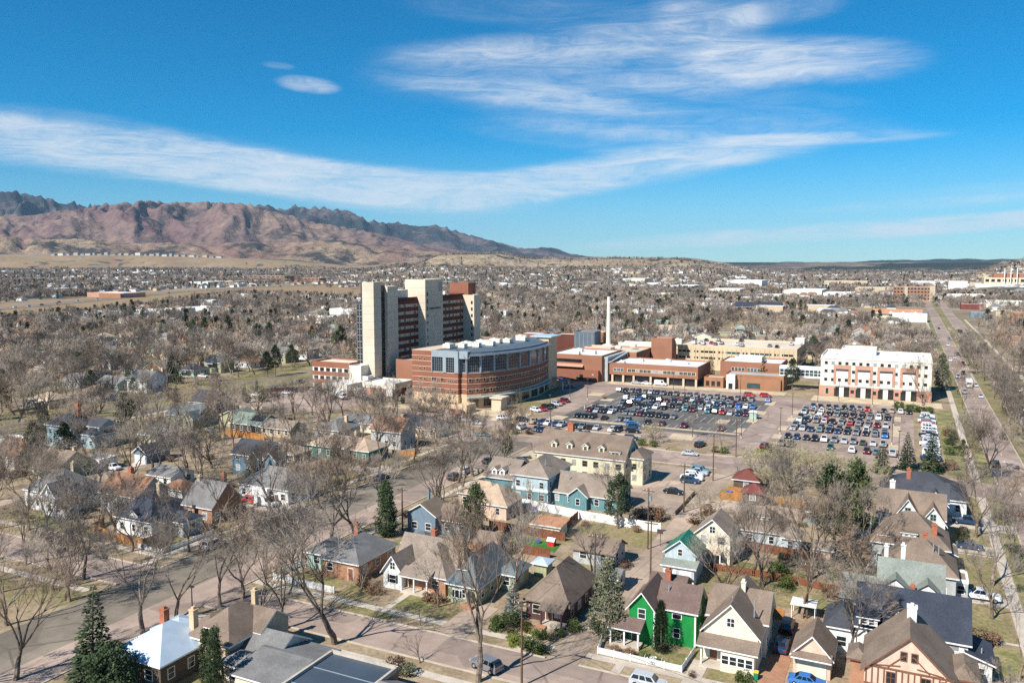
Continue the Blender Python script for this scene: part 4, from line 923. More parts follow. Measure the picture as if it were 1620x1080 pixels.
fence('golden wooden fence round the corner of the steep charcoal-roofed house', [(-150, 113), (-148.5, 109), (-140, 107.4), (-131.5, 107.2), (-130.8, 112)], 1.7, 'wood_fence', 'the golden corner fence')
fence('low white picket fence along the left street corner lawn', [(-132, 106.6), (-125.2, 106.3), (-125.2, 119)], .9, 'trim_white', name='picket_fence')
fence('white picket fence at the corner of the avenue and front street', [(-97.4, 113), (-97.2, 105.6), (-84, 105.4)], 1.2, 'trim_white', name='picket_fence')
fence('long wall-like white board fence behind the teal apartments', [(-78.1, 163.6), (-70, 162), (-61.6, 160.6), (-51.5, 159.8), (-43.4, 159.5)], 1.9, 'trim_white', 'the long white fence', name='board_fence')
fence('dark brown fence between the playground yard and the play lawn', [(-76, 146.4), (-59, 146)], 1.8, 'dark_fence')
fence('rust brown fence south of the play lawn', [(-67.5, 136.5), (-58, 136)], 1.8, 'dark_fence')
fence('sunlit orange fence behind the mint garage', [(-83, 131.8), (-73.5, 131.4)], 1.8, 'wood_fence')
fence('low dark fence along the dry back lot', [(-61.4, 151.5), (-61.7, 160)], 1.8, 'dark_fence')
fence('orange fence at the back of the bright green house', [(-29, 128.6), (-15, 127.4)], 1.7, 'wood_fence')
fence('weathered rail fence across the dry grassy yards', [(-30, 143.6), (-17, 143.6), (-8, 142)], 1.3, 'dark_fence', gap=.5)
fence('brown fence behind the low pale blue house', [(-26, 157), (-12, 156)], 1.7, 'dark_fence')
fence('orange fence in front of the red-roofed outbuilding', [(-37.4, 189), (-26, 189.5), (-19, 190)], 1.7, 'wood_fence')
fence('golden fence by the blue recycling bin in the alley', [(-36.6, 194.6), (-32.2, 194.4)], 1.7, 'wood_fence')
fence('orange fence beside the pale green solar roof', [(-196, 191.5), (-178, 191)], 1.9, 'wood_fence')
fence('bright orange fence behind the jade ranch house', [(-131, 192), (-124, 192.6)], 1.5, 'wood_fence')
fence('rust fence near the flat white garage', [(-214, 148), (-203, 149)], 1.7, 'wood_fence')
fence('white picket fence round the bright green house garden', [(-37.8, 108), (-37.2, 104.7), (-25.2, 104.6), (-24.9, 111)], 1.0, 'trim_white', 'the garden picket fence', name='picket_fence')
fence('grey concrete block wall along the tan parking court', [(-43.6, 172), (-43.6, 190)], .9, 'old_fence', name='low_wall', cat='wall')
fence('low tan wall along the hospital side street', [(-240, 226), (-216, 231)], 1.2, 'concrete', name='low_wall', cat='wall')
fence('pink fence of the hospital service yard', [(-246, 262), (-228, 280)], 1.6, 'maroon_brick', name='low_wall', cat='wall')
# ---------------------------------------------------------------- hospital and large buildings
def building(label, blocks, name='building', cat='building', short=None, group=None):
    """blocks: x0, x1, y0, y1, z0, z1, wall, roof[, part name]; flat roofs with parapets"""
    xs = [b[0] for b in blocks] + [b[1] for b in blocks]; ys = [b[2] for b in blocks] + [b[3] for b in blocks]
    org = ((min(xs) + max(xs)) / 2, (min(ys) + max(ys)) / 2, 0); keep(min(xs) - 1, max(xs) + 1, min(ys) - 1, max(ys) + 1)
    t = O(name, None, loc=org, label=label, cat=cat, group=group)
    if short: LAND.append((short, org[0], org[1]))
    for b in blocks:
        x0, x1, y0, y1, z0, z1, wm, rm = b[:8]
        part(b[8] if len(b) > 8 else 'wall', MB().box(x0, x1, y0, y1, z0, z1), wm, t, org)
        if rm:
            mb = MB(); mb.poly([(x0 + .3, y0 + .3, z1 + .03), (x1 - .3, y0 + .3, z1 + .03), (x1 - .3, y1 - .3, z1 + .03), (x0 + .3, y1 - .3, z1 + .03)])
            part('roof', mb, rm, t, org)
            pm = MB()
            for q in ((x0, x1, y0, y0 + .35), (x0, x1, y1 - .35, y1), (x0, x0 + .35, y0 + .35, y1 - .35), (x1 - .35, x1, y0 + .35, y1 - .35)): pm.box(*q, z1, z1 + .6)
            part('parapet', pm, wm, t, org)
    return t, org


def rowwin(t, org, face, a0, a1, fixed, z, n, w_, h, frame='trim_dark', glass='glass_dark', rails=0, mull=0, pale=0.0):
    for i in range(n):
        a = a0 + (a1 - a0) * (i + .5) / n
        x, y = (a, fixed) if face in 'SN' else (fixed, a)
        window(t, org, face, x, y, z, w_, h, frame, 'glass_pale' if random.random() < pale else glass, rails, mull, True)


def band(t, org, face, a0, a1, fixed, z0, z1, mat, d=.12, name='band'):
    mb = MB()
    if face == 'S': mb.box(a0, a1, fixed - d, fixed + .01, z0, z1)
    else: mb.box(fixed - .01, fixed + d, a0, a1, z0, z1)
    part(name, mb, mat, t, org)


def hvac(t, org, x, y, z, sx, sy, sz, mat='ivory_panel'):
    mb = MB(); mb.box(x - sx, x + sx, y - sy, y + sy, z + .3, z + sz); mb.box(x - sx * .8, x + sx * .8, y - sy * .8, y + sy * .8, z, z + .3)
    mb.tube((x - sx * .3, y, z + sz), (x - sx * .3, y, z + sz + .35), sy * .5, sy * .5, 8, True)
    part('rooftop_unit', mb, mat, t, org)


def text(parent, org, s, loc, size, rot, mat, name='lettering'):
    cu = bpy.data.curves.new(name, 'FONT'); cu.body = s; cu.size = size; cu.extrude = .04; cu.align_x = 'CENTER'; cu.offset = size * .02
    o = bpy.data.objects.new(name, cu); me = bpy.data.meshes.new_from_object(o); bpy.data.objects.remove(o)
    me.materials.clear(); me.materials.append(MATS[mat]); o = O(name, me, parent, (loc[0] - org[0], loc[1] - org[1], loc[2] - org[2])); o.rotation_euler = rot
    return o


# the tall patient tower
t, org = building('tall cream hospital tower with dark brick window bands and black lettering', [
    (-209.5, -203.6, 286, 291.4, 0, 46, 'precast', 'grey_roof_flat', 'stair_tower'), (-214.2, -204.9, 291.4, 296, 0, 44.6, 'dark_metal', 'grey_roof_flat', 'glass_shaft'),
    (-209, -203.4, 296, 304, 0, 44, 'precast', 'grey_roof_flat', 'stair_tower'), (-222, -204.4, 304, 366, 0, 38.6, 'maroon_brick', 'tan_roof_flat', 'wall'),
    (-211, -200, 321.5, 337.3, 0, 46.5, 'precast', 'tan_roof_flat', 'sign_tower'), (-206, -197.6, 364.2, 371, 0, 38, 'precast', 'tan_roof_flat', 'stair_tower'),
    (-214, -203, 368, 376, 38.6, 44, 'hospital_brick', 'grey_roof_flat', 'penthouse'), (-216, -206.5, 306, 317, 38.9, 42, 'ivory_panel', 'white_roof', 'penthouse'), (-214.2, -209.5, 288, 291.4, 0, 38, 'dark_metal', None, 'glass_shaft')],
    name='hospital_tower', cat='hospital', short='the hospital tower')
for i in range(11):
    z = 5.2 + 3.3 * i
    for a0, a1 in ((304, 321.5), (337.3, 364.2)):
        band(t, org, 'E', a0, a1, -204.4, z - 2.0, z - .25, 'maroon_brick', .45)
        if z < 38:
            band(t, org, 'E', a0, a1, -204.4, z - .25, z + 1.25, 'pale_stone', .1, 'window_strip')
            rowwin(t, org, 'E', a0 + .4, a1 - .4, -204.28, z + .5, 4 if a1 < 330 else 7, 1.6, 1.1, 'pale_stone', 'glass_dark', 0, 1, .45)
for i in range(12): rowwin(t, org, 'E', 322.3, 324.3, -200, 4 + 3.3 * i, 1, .9, .9 if i < 9 else 1.7)
for y in (333.6, 335.4): band(t, org, 'E', y, y + .6, -200, 41.4, 45.8, 'dark_metal', .04, 'louvre')
for i in range(10): rowwin(t, org, 'S', -199.6, -198.2, 364.2, 5 + 3.3 * i, 1, .8, 1.4)
for i in range(13): rowwin(t, org, 'S', -213.9, -209.7, 288, 3.4 + 2.7 * i, 3, 1.25, 2.2, 'grey_wall', 'glass_dark', 1)
for i in range(14): rowwin(t, org, 'E', 291.8, 295.8, -204.9, 3 + 3.0 * i, 2, 1.4, 2.3, 'dark_metal', 'glass_dark')
for x0_, x1_, y_, z1_ in ((-209.5, -203.6, 286, 46), (-211, -200, 321.5, 46.4)):
    for z in np.arange(6.3, z1_, 3.35): part('panel_joint', MB().box(x0_, x1_, y_ - .03, y_ + .01, z, z + .1), 'grey_wall', t, org)
for y0_, y1_, x_, z1_ in ((286, 291.4, -203.6, 46), (296, 304, -203.4, 44), (321.5, 337.3, -200, 46.4)):
    for z in np.arange(6.3, z1_, 3.35): part('panel_joint', MB().box(x_ - .01, x_ + .03, y0_, y1_, z, z + .1), 'grey_wall', t, org)
    for y in np.arange(y0_ + 2.6, y1_ - 1, 2.7): part('panel_joint', MB().box(x_ - .01, x_ + .025, y, y + .09, 5, z1_), 'grey_wall', t, org)
text(t, org, 'PENROSE HOSPITAL', (-199.92, 330.2, 33.2), 1.15, (math.pi / 2, 0, math.pi / 2), 'sign_dark')
for y in (309, 312.5, 345, 351, 358): hvac(t, org, -212, y, 38.7, 1.6, 1.1, 1.8)

# brick wing with window bands left of the tower
t, org = building('three-storey orange brick wing left of the hospital tower', [(-233, -212.9, 281, 294, 0, 11.6, 'hospital_brick', 'tan_roof_flat'), (-212.8, -206.7, 280.4, 288, 0, 10.8, 'ivory_panel', 'white_roof')], name='hospital_wing', cat='hospital', short='the orange brick wing')
for z in (1.7, 5.2, 8.8):
    band(t, org, 'S', -232.9, -213, 281, z - .9, z + .9, 'ivory_panel', .06, 'window_strip')
    rowwin(t, org, 'S', -232.6, -213.2, 280.92, z, 6, 1.9, 1.35, 'dark_metal', 'glass_dark', 0, 1)
band(t, org, 'S', -229.6, -227.2, 281, 0, 3.2, 'red_shingle', .8, 'entrance')
# service dock
t, org = building('low loading dock with white fascia below the hospital tower', [(-203.3, -187.2, 277, 290, 0, 3.1, 'maroon_brick', None), (-203.4, -187.1, 276.8, 290.2, 3.1, 5.0, 'ivory_panel', 'white_roof', 'fascia'), (-217, -204.6, 268, 281, 0, 2.6, 'rose_panel', None), (-217.2, -204.4, 267.6, 280.3, 2.6, 4.6, 'ivory_panel', 'white_roof', 'fascia'), (-206.4, -203.6, 281, 285, 4.6, 6.5, 'ivory_panel', 'white_roof', 'penthouse')], name='loading_dock', cat='building', short='the loading dock')
for i in range(4): part('dock_door', MB().box(-215.5 + 2.9 * i, -213.2 + 2.9 * i, 267.85, 268.02, .1, 2.4), 'ivory_panel', t, org)
part('dock_door', MB().box(-191.6, -188.4, 276.85, 277.02, .1, 2.9), 'white_wall', t, org)
for i in range(3): part('wall_panel', MB().box(-202.8 + 3.7 * i, -199.4 + 3.7 * i, 276.9, 277.02, .2, 2.9), 'rose_panel', t, org)
t, org = building('square orange brick stair block between tower and curved wing', [(-199.5, -190, 296, 305, 0, 12.5, 'orange_brick', 'grey_roof_flat')], name='hospital_block', cat='hospital')

# the curved wing
CURVE = [(-147.4, 265.6), (-143.6, 270), (-140.6, 275.5), (-138.2, 282), (-136.4, 289.5), (-135.5, 297), (-135.4, 305), (-136.2, 313), (-137.8, 320.5)]
PLAN = [(-171, 264.8), (-150.6, 264.8), (-150.6, 266.4), (-148.6, 266.4)] + CURVE + [(-143, 332), (-152, 333), (-166.5, 309)]
org = (-152, 295, 0); t = O('curved_hospital_wing', None, loc=org, label='curved brick hospital wing with tall glass bays under a blue-grey roof', cat='hospital'); LAND.append(('the curved hospital wing', -152, 295)); keep(-173, -134, 262, 335)


def inset(pts, d):
    n = len(pts); out_ = []
    for i in range(n):
        a, b, c = Vector(pts[i - 1]), Vector(pts[i]), Vector(pts[(i + 1) % n])
        e1 = (b - a).normalized(); e2 = (c - b).normalized(); n1 = Vector((-e1.y, e1.x)); n2 = Vector((-e2.y, e2.x)); m_ = (n1 + n2)
        m_ = m_ / max(.35, m_.length_squared / 2); out_.append((b.x + m_.x * d, b.y + m_.y * d))
    return out_


part('stone_base', MB().extrude(PLAN, 0, 5.4), 'tan_stone', t, org)
for i in range(4):
    z = 5.4 + 2.03 * i
    part('brick_band', MB().extrude(inset(PLAN, .1 if i % 2 else .14), z, z + 1.85), 'hospital_brick', t, org); part('stone_stripe', MB().extrude(PLAN, z + 1.85, z + 2.03), 'pale_stone', t, org)
UP = inset(PLAN, .5)
part('upper_glass_wall', MB().extrude(UP, 13.52, 20.6), 'grey_metal', t, org)
LB = [(-171, 264.8), (-162.2, 264.8), (-162.2, 300), (-167.5, 304)]
for i in range(4):
    z = 13.52 + 2.03 * i; part('brick_band', MB().extrude(LB, z, z + 1.85), 'hospital_brick', t, org); part('stone_stripe', MB().extrude(inset(LB, -.05), z + 1.85, z + 2.03), 'pale_stone', t, org)
part('fascia', MB().box(-162.2, -150.6, 264.7, 266, 19.3, 21.8), 'grey_metal', t, org)
part('fascia', MB().box(-150.6, -146.8, 265.2, 268, 19.0, 21.8), 'grey_metal', t, org)
ROOFP = inset(PLAN, -.9)
part('roof', MB().extrude(inset(PLAN, .2), 20.6, 21.4), 'blue_metal', t, org)
eave = MB(); OUT = [(x + 1.6, y - .3) for x, y in CURVE]; INN = [(x - 5.5, y + 1.2) for x, y in CURVE]
for i in range(len(CURVE) - 1):
    eave.poly([(*OUT[i], 20.4), (*OUT[i + 1], 20.4), (*INN[i + 1], 22.3), (*INN[i], 22.3)]); eave.poly([(*OUT[i], 20.1), (*OUT[i + 1], 20.1), (*OUT[i + 1], 20.4), (*OUT[i], 20.4)], 1)
    eave.poly([(*OUT[i], 20.1), (*INN[i], 20.6), (*INN[i + 1], 20.6), (*OUT[i + 1], 20.1)], 1); eave.poly([(*INN[i], 20.6), (*INN[i], 22.3), (*INN[i + 1], 22.3), (*INN[i + 1], 20.6)], 1)
part('curved_eave', eave, ['blue_metal', 'grey_metal'], t, org)
for (x, y, sx, sy) in ((-161, 276, 1.6, 2.2), (-156.5, 279, 1.4, 1.4), (-158, 286, 2.4, 1.6), (-153, 284, 1.6, 1.2), (-156, 295, 2.6, 1.4), (-151, 292, 1.8, 1.2), (-154, 303, 2.4, 1.6), (-149.5, 305, 1.6, 1.6), (-148, 316, 2.2, 1.8), (-151, 322, 2.4, 1.4)): hvac(t, org, x, y, 21.4, sx, sy, 1.9)
# tall glazed bays along the curve with slim posts
for i in range(len(CURVE) - 1):
    (ax, ay), (bx, by) = CURVE[i], CURVE[i + 1]; L = math.hypot(bx - ax, by - ay); ang = math.atan2(by - ay, bx - ax)
    mx, my = (ax + bx) / 2, (ay + by) / 2; nx, ny = math.sin(ang), -math.cos(ang)

    def place(nm, me, off, z, da=0.0):
        o = O(nm, me, t, (mx + nx * off + math.cos(ang) * da - org[0], my + ny * off + math.sin(ang) * da - org[1], z), ang); return o
    bay = win_mesh(L - 1.3, 5.9, 'grey_metal', 'glass_dark', 4, 5)[2]; place('window', bay, -.42, 16.9)
    o = place('bay_post', MB().box(-.22, .22, -.35, .3, 0, 6.6).mesh('bay_post', 'grey_metal'), -.3, 13.6, -L / 2)
    for s in (-1, 1):
        place('bay_strut', MB().tube((0, -.2, 0), (s * 1.5, -1.2, 2.2), .13, .1, 5).mesh('bay_strut', 'grey_metal'), -.2, 18.2, -L / 2)
    for z in (7.0, 11.0):
        k = max(2, int(L / 2.1))
        for j in range(k): place('window', win_mesh(1.15, 1.3, 'pale_stone', 'glass_dark', 0, 0)[2], -.06, z, -L / 2 + L * (j + .5) / k)
    place('window', win_mesh(L - 2.2, 2.9, 'tan_stone', 'glass_dark', 0, 3)[2], .02, 2.1)
    place('sun_canopy', MB().box(-L / 2, L / 2, -1.6, .3, 0, .5).mesh('sun_canopy', 'grey_wall'), 0, 4.1)
# front face openings
for z in (15.2, 18.6): pass
window(t, org, 'S', -159.6, 264.98, 16.6, 4.4, 5.2, 'grey_metal', 'glass_dark', 5, 4, True); window(t, org, 'S', -154.0, 264.98, 16.4, 3.3, 5.6, 'grey_metal', 'glass_dark', 5, 3, True)
part('grey_pier', MB().box(-162.2, -161.9, 264.6, 265.6, 13.5, 19.4).box(-157.2, -155.8, 264.6, 265.6, 13.5, 19.4).box(-152.2, -150.5, 264.6, 265.6, 13.5, 19.4), 'grey_metal', t, org)
window(t, org, 'S', -149.0, 266.6, 16.5, 1.6, 5.0, 'grey_metal', 'glass_dark', 4, 1, True)
for z in (2.3, 6.6, 10.6):
    rowwin(t, org, 'S', -168.4, -164.4, 264.8, z, 2, .75, .75, 'tan_stone'); rowwin(t, org, 'S', -162.4, -159.8, 264.8, z + .1, 1, 2.0, 1.4, 'pale_stone', 'glass_dark', 0, 2)
    rowwin(t, org, 'S', -158.4, -156.8, 264.8, z + .1, 1, 1.3, 1.3, 'pale_stone', 'glass_dark', 0, 1); rowwin(t, org, 'S', -155.4, -151.4, 264.8, z - .3, 4, .6, .7, 'pale_stone')
for z in (14.6, 18.2): rowwin(t, org, 'S', -168.4, -164.4, 264.8, z, 2, .75, .75, 'tan_stone')
part('end_tower', MB().box(-143.2, -137.6, 320.5, 330, 0, 23), 'tan_stone', t, org); part('end_tower_roof', MB().box(-146, -136, 319.6, 331, 23.0, 23.5), 'silver_roof', t, org)
part('garden_wall', MB().box(-146.6, -142.4, 256.5, 263.5, 0, 3.2), 'tan_stone', t, org); part('entry_porch', MB().box(-138.2, -134.2, 268, 273, 0, 4.4), 'pale_stone', t, org); part('entry_porch_roof', MB().box(-138.8, -133.6, 267.4, 273.6, 4.4, 4.9), 'precast', t, org)
mb = MB(); n = 8
for k in range(2):
    pts = [(-137.6 + 5.4 * i / n, 324 + 4.2 * k, 3.2 + 1.6 * math.sin(math.pi * (.35 + .65 * i / n))) for i in range(n + 1)]
    for i in range(n): mb.poly([pts[i], pts[i + 1], (pts[i + 1][0], pts[i + 1][1] + 3.4, pts[i + 1][2]), (pts[i][0], pts[i][1] + 3.4, pts[i][2])])
part('entry_canopy', mb, 'blue_metal', t, org)
for x, y in ((-132.6, 324.4), (-132.6, 331)): part('canopy_post', MB().box(x - .2, x + .2, y - .2, y + .2, 0, 3.6), 'white_paint', t, org)

# brick blocks north of the curved wing
t, org = building('brown brick hospital block with ribbon windows beside the curved wing', [(-152, -125.6, 355, 384, 0, 11.5, 'orange_brick', 'white_roof'), (-125.6, -123.4, 357, 384, 0, 11.3, 'grey_wall', None, 'end_wall'), (-148, -126.5, 352.5, 355, 0, 4.6, 'hospital_brick', 'brown_shingle', 'lean_to'), (-150, -118, 384, 412, 0, 10.5, 'brown_brick', 'tan_roof_flat'), (-146, -132, 386, 396, 10.5, 12, 'pale_stone', 'tan_roof_flat', 'penthouse')], name='hospital_block', cat='hospital', short='the ribbon-window brick block')
for z in (4.9, 8.4): part('window', MB().box(-151.8, -135.5, 354.9, 355.02, z, z + 1.5), 'glass_dark', t, org)
part('sun_shelf', MB().profile([(353.4, 6.6), (355, 7.6), (355, 7.4), (353.4, 6.4)], -151.8, -134.5, 'x'), 'rose_panel', t, org)
rowwin(t, org, 'S', -136, -133.5, 352.5, 2, 1, 1.6, 2.2); text(t, org, 'H', (-129, 352.4, 3.0), 1.0, (math.pi / 2, 0, 0), 'white_paint')
for (x, y) in ((-140, 360), (-134, 366), (-143, 372), (-130, 392), (-126, 404)): hvac(t, org, x, y, 11.5, 1.5, 1.2, 1.6)
t, org = building('two-storey orange brick clinic with white roof facing the car park', [(-122.6, -81.6, 357, 382, 3.6, 8.4, 'orange_brick', 'white_roof'), (-121, -82.6, 358.4, 381, 0, 3.6, 'glass_dark', None, 'ground_floor')], name='clinic', cat='hospital', short='the white-roofed clinic')
band(t, org, 'S', -114, -82.4, 357, 5.0, 6.6, 'pale_stone', .05, 'window_strip'); rowwin(t, org, 'S', -113.8, -82.6, 356.97, 5.8, 17, 1.55, 1.25, 'pale_stone', 'glass_teal', 0, 1, .2); rowwin(t, org, 'S', -120.6, -115.6, 356.97, 5.8, 3, 1.3, 1.3, 'white_paint', 'glass_teal', 0, 1)
for x in (-121.2, -116, -111, -103, -95, -88, -82.4): part('column', MB().box(x - .45, x + .45, 357.2, 358.1, 0, 3.6), 'pale_stone', t, org)
for (x, y) in ((-118, 362), (-112, 372), (-100, 376), (-90, 370)): hvac(t, org, x, y, 8.4, 1.2, 1.0, 1.1, 'white_roof')
part('roof_wing', MB().profile([(356.6, 8.9), (384, 11.0), (384, 11.3), (356.6, 9.2)], -123, -122, 'x'), 'grey_wall', t, org)
t, org = building('low brown brick pavilion with white entrance portal', [(-79.4, -71, 359.8, 368, 0, 4.0, 'brown_brick', 'tan_roof_flat'), (-69.4, -65.8, 358.6, 362, 0, 5.6, 'white_wall', 'white_roof', 'portal'), (-71, -46, 362.5, 375, 0, 5.6, 'brown_brick', 'grey_roof_flat'), (-66, -47, 361.2, 362.5, 0, 4.4, 'brown_brick', 'grey_roof_flat')], name='pavilion', cat='building', short='the white entrance portal')
rowwin(t, org, 'S', -79, -71.8, 359.8, 1.8, 3, 1.5, 2.2, 'brown_brick'); door(t, org, 'S', -67.6, 358.6, 1.8, 2.6, 'glass_dark'); part('window', MB().box(-61, -55.5, 361.08, 361.2, .6, 2.8), 'glass_teal', t, org)
t, org = building('orange brick hospital block with cream roof box behind the pavilion', [(-76, -49, 377.5, 398, 0, 9.4, 'orange_brick', 'white_roof'), (-70, -58, 380, 388, 9.4, 11.6, 'ivory_panel', 'white_roof', 'penthouse')], name='hospital_block', cat='hospital', short='the cream roof box')
rowwin(t, org, 'S', -71, -65, 377.5, 6.4, 4, 1.2, 1.6, 'white_paint', 'glass_dark', 1, 0); rowwin(t, org, 'S', -64, -58, 377.5, 6.4, 4, 1.2, 1.6, 'white_paint', 'glass_teal', 1, 0)
t, org = building('glazed white skybridge to the white office building', [(-49, -31.1, 371, 375, 5.2, 6.0, 'white_paint', None, 'deck'), (-49, -31.1, 371.1, 374.9, 6.0, 8.6, 'glass_teal', None, 'glass_wall'), (-49, -31.1, 371, 375, 8.6, 9.3, 'white_paint', 'white_roof', 'top')], name='skybridge', cat='bridge', short='the skybridge')
for i in range(11): part('mullion', MB().box(-48.9 + 1.75 * i, -48.7 + 1.75 * i, 370.95, 371.1, 6, 8.6), 'white_paint', t, org)
part('rail', MB().box(-49, -31.1, 370.96, 371.09, 7.2, 7.35), 'white_paint', t, org)
t, org = building('tall orange brick block beside the parking structure', [(-117.3, -106.5, 407, 416, 0, 16, 'orange_brick', 'grey_roof_flat')], name='hospital_block', cat='hospital', short='the tall brick block')
hvac(t, org, -104.5, 413, 13, 1.8, 1.6, 3)
# parking structure
t, org = building('long tan concrete parking structure with cars on its roof', [(-106.3, -47.2, 418, 460, 0, 12, 'garage_concrete', 'tan_roof_flat')], name='parking_structure', cat='parking garage', short='the parking structure')
for z in (6.2, 9.4):
    for a, b, n in ((-105.6, -99.5, 0), (-98, -95.2, 2), (-94.2, -86.8, 0), (-85.6, -82.4, 2), (-81.6, -74.6, 0), (-73.6, -70.4, 2), (-69.6, -59.2, 0), (-58.2, -55.2, 2), (-54.2, -48.6, 0)):
        if n: rowwin(t, org, 'S', a, b, 418, z, 2, .9, 1.0, 'garage_concrete')
        else: part('opening', MB().box(a, b, 417.93, 418.02, z - .5, z + .5), 'glass_teal' if random.random() < .4 else 'glass_dark', t, org)
for x in np.arange(-104, -48, 2.3): part('pilaster', MB().box(x - .12, x + .12, 417.8, 418.01, 3, 11.6), 'tan_stone', t, org)
part('opening', MB().box(-47.22, -47.12, 419, 459, 4.4, 6.0).box(-47.22, -47.12, 419, 459, 7.6, 9.2).box(-47.22, -47.12, 419, 459, 1.2, 2.8), 'glass_dark', t, org)
part('stair_tower', MB().box(-52, -47.6, 452, 459.5, 12, 15), 'ivory_panel', t, org)
# white office building
t, org = building('five-storey white office building with rose panels and dark square windows', [(-31, 10.2, 359, 387, 4.2, 16.1, 'ivory_panel', 'white_roof'), (-31.3, 10.5, 358.7, 387.2, 0, 4.2, 'rose_panel', None, 'ground_floor'), (-24, -10.5, 372, 384, 16.1, 18.3, 'ivory_panel', 'white_roof', 'penthouse')], name='office_building', cat='office', short='the white office building')
for k, z in enumerate((13.7, 10.3, 6.8)): rowwin(t, org, 'S', -30.2, 9.4, 358.95, z, 15, 1.1, 1.15, 'grey_wall', 'glass_dark', 0, 0, .12)
for i, c in enumerate((-22.6, -14.4, -6.1, 2.2)):
    for a, b, z0, z1 in ((c - 3.3, c - 2.2, 5.0, 13.0), (c + 2.2, c + 3.3, 5.0, 13.0), (c - 2.2, c + 2.2, 11.3, 13.0)): part('rose_panel', MB().box(a, b, 358.88, 359.01, z0, z1), 'rose_panel', t, org)
    part('balcony_opening', MB().box(c - 2.4, c + 2.4, 358.84, 359.01, 10.5, 11.3), 'dark_metal', t, org); part('white_panel', MB().box(c - 2.2, c + 2.2, 358.86, 359.01, 8.0, 10.4), 'white_wall', t, org)
    part('entrance_bay', MB().box(c - 2.8, c + 2.8, 358.3, 358.7, 0.2, 3.4), 'glass_dark', t, org); part('entrance_column', MB().box(c - .9, c + .9, 357.9, 358.3, 0, 4.4), 'ivory_panel', t, org); part('canopy', MB().box(c - 2.6, c + 2.6, 357.6, 358.7, 4.2, 4.6), 'grey_wall', t, org)
part('string_course', MB().box(-31.2, 10.4, 358.8, 359.02, 15.4, 15.8), 'white_wall', t, org); rowwin(t, org, 'S', -30, -26.4, 358.68, 2, 1, 1.1, 2.4, 'ivory_panel')
for x in (-18.5, -10.2, -2, 7): rowwin(t, org, 'S', x - .8, x + .8, 358.68, 2.2, 1, 1.2, 1.3, 'hospital_brick')
for (x, y) in ((-27, 370), (-4, 378), (4, 374), (6, 380)): hvac(t, org, x, y, 16.1, 1.3, 1.0, .9, 'white_roof')
# chimney stack
o = O('chimney_stack', None, loc=(-142.5, 413, 0), label='tall slim white chimney stack with sooty black top', cat='chimney'); LAND.append(('the white chimney stack', -142.5, 413)); org = (-142.5, 413, 0)
part('shaft', MB().tube((-142.5, 413, 0), (-142.5, 413, 37), 1.45, .92, 20, True), 'ivory_panel', o, org); part('soot_band', MB().tube((-142.5, 413, 37), (-142.5, 413, 39.4), .98, .92, 20, True), 'trim_dark', o, org); part('base', MB().box(-145, -140, 410.5, 415.5, 0, 11.5), 'ivory_panel', o, org)
# service buildings behind
t, org = building('blue-grey metal plant house behind the brick block', [(-160.7, -149, 409, 419, 0, 17.5, 'blue_metal', 'grey_roof_flat')], name='plant_house', cat='building')
for i in range(5): band(t, org, 'S', -160 + 2.4 * i, -159.8 + 2.4 * i, 409, 1, 17, 'grey_metal', .15, 'rib')
building('maroon brick annex behind the blue-grey plant house', [(-176, -161, 416, 428, 0, 15, 'maroon_brick', 'tan_roof_flat'), (-168, -150, 426, 440, 0, 16, 'brown_brick', 'tan_roof_flat')], name='hospital_annex', cat='hospital')
building('small brown brick block right of the hospital tower', [(-190, -178, 372, 384, 0, 14, 'brown_brick', 'grey_roof_flat'), (-186, -172, 390, 402, 0, 17, 'hospital_brick', 'white_roof')], name='hospital_block', cat='hospital')
building('long low cream storage block behind the chimney stack', [(-138, -118, 416, 424, 0, 12, 'ivory_panel', 'tan_roof_flat'), (-132, -108, 426, 436, 0, 9, 'tan_stucco', 'tan_roof_flat')], name='storage_block', cat='building')
o = O('guard_booth', None, loc=(-47, 293, 0), label='small green and white booth at the edge of the main lot', cat='booth'); part('wall', MB().box(-48.2, -45.8, 291.8, 294.2, 0, 2.5), 'mint_wall', o, (-47, 293, 0)); part('roof', roof_mb(-48.2, -45.8, 291.8, 294.2, 2.5, 'hip', .7, .3), ['white_roof', 'trim_white'], o, (-47, 293, 0))
# ---------------------------------------------------------------- far buildings
def far_block(label, u0, u1, v, h, depth, wall, roof, name='building', cat='building', short=None, rows=0, nwin=8, group=None, blocks=(), dv=0, y=None):
    """a block whose front foot runs between picture columns u0 and u1 at row v"""
    a = at(u0, v); b = at(u1, v); y0 = (a[1] + b[1]) / 2
    x0, x1 = a[0] * y0 / a[1], b[0] * y0 / b[1]
    t, org = building(label, [(x0, x1, y0, y0 + depth, 0, h, wall, roof)] + [(x0 + q[0] * (x1 - x0), x0 + q[1] * (x1 - x0), y0 + q[2], y0 + q[3], q[4], q[5], q[6], q[7]) for q in blocks], name, cat, short, group)
    for k in range(rows):
        z = h * (k + .55) / rows; ww = (x1 - x0) / nwin
        rowwin(t, org, 'S', x0 + .5, x1 - .5, y0, z, nwin, ww * .62, h / rows * .45, 'grey_wall', 'glass_dark')
    return t, org


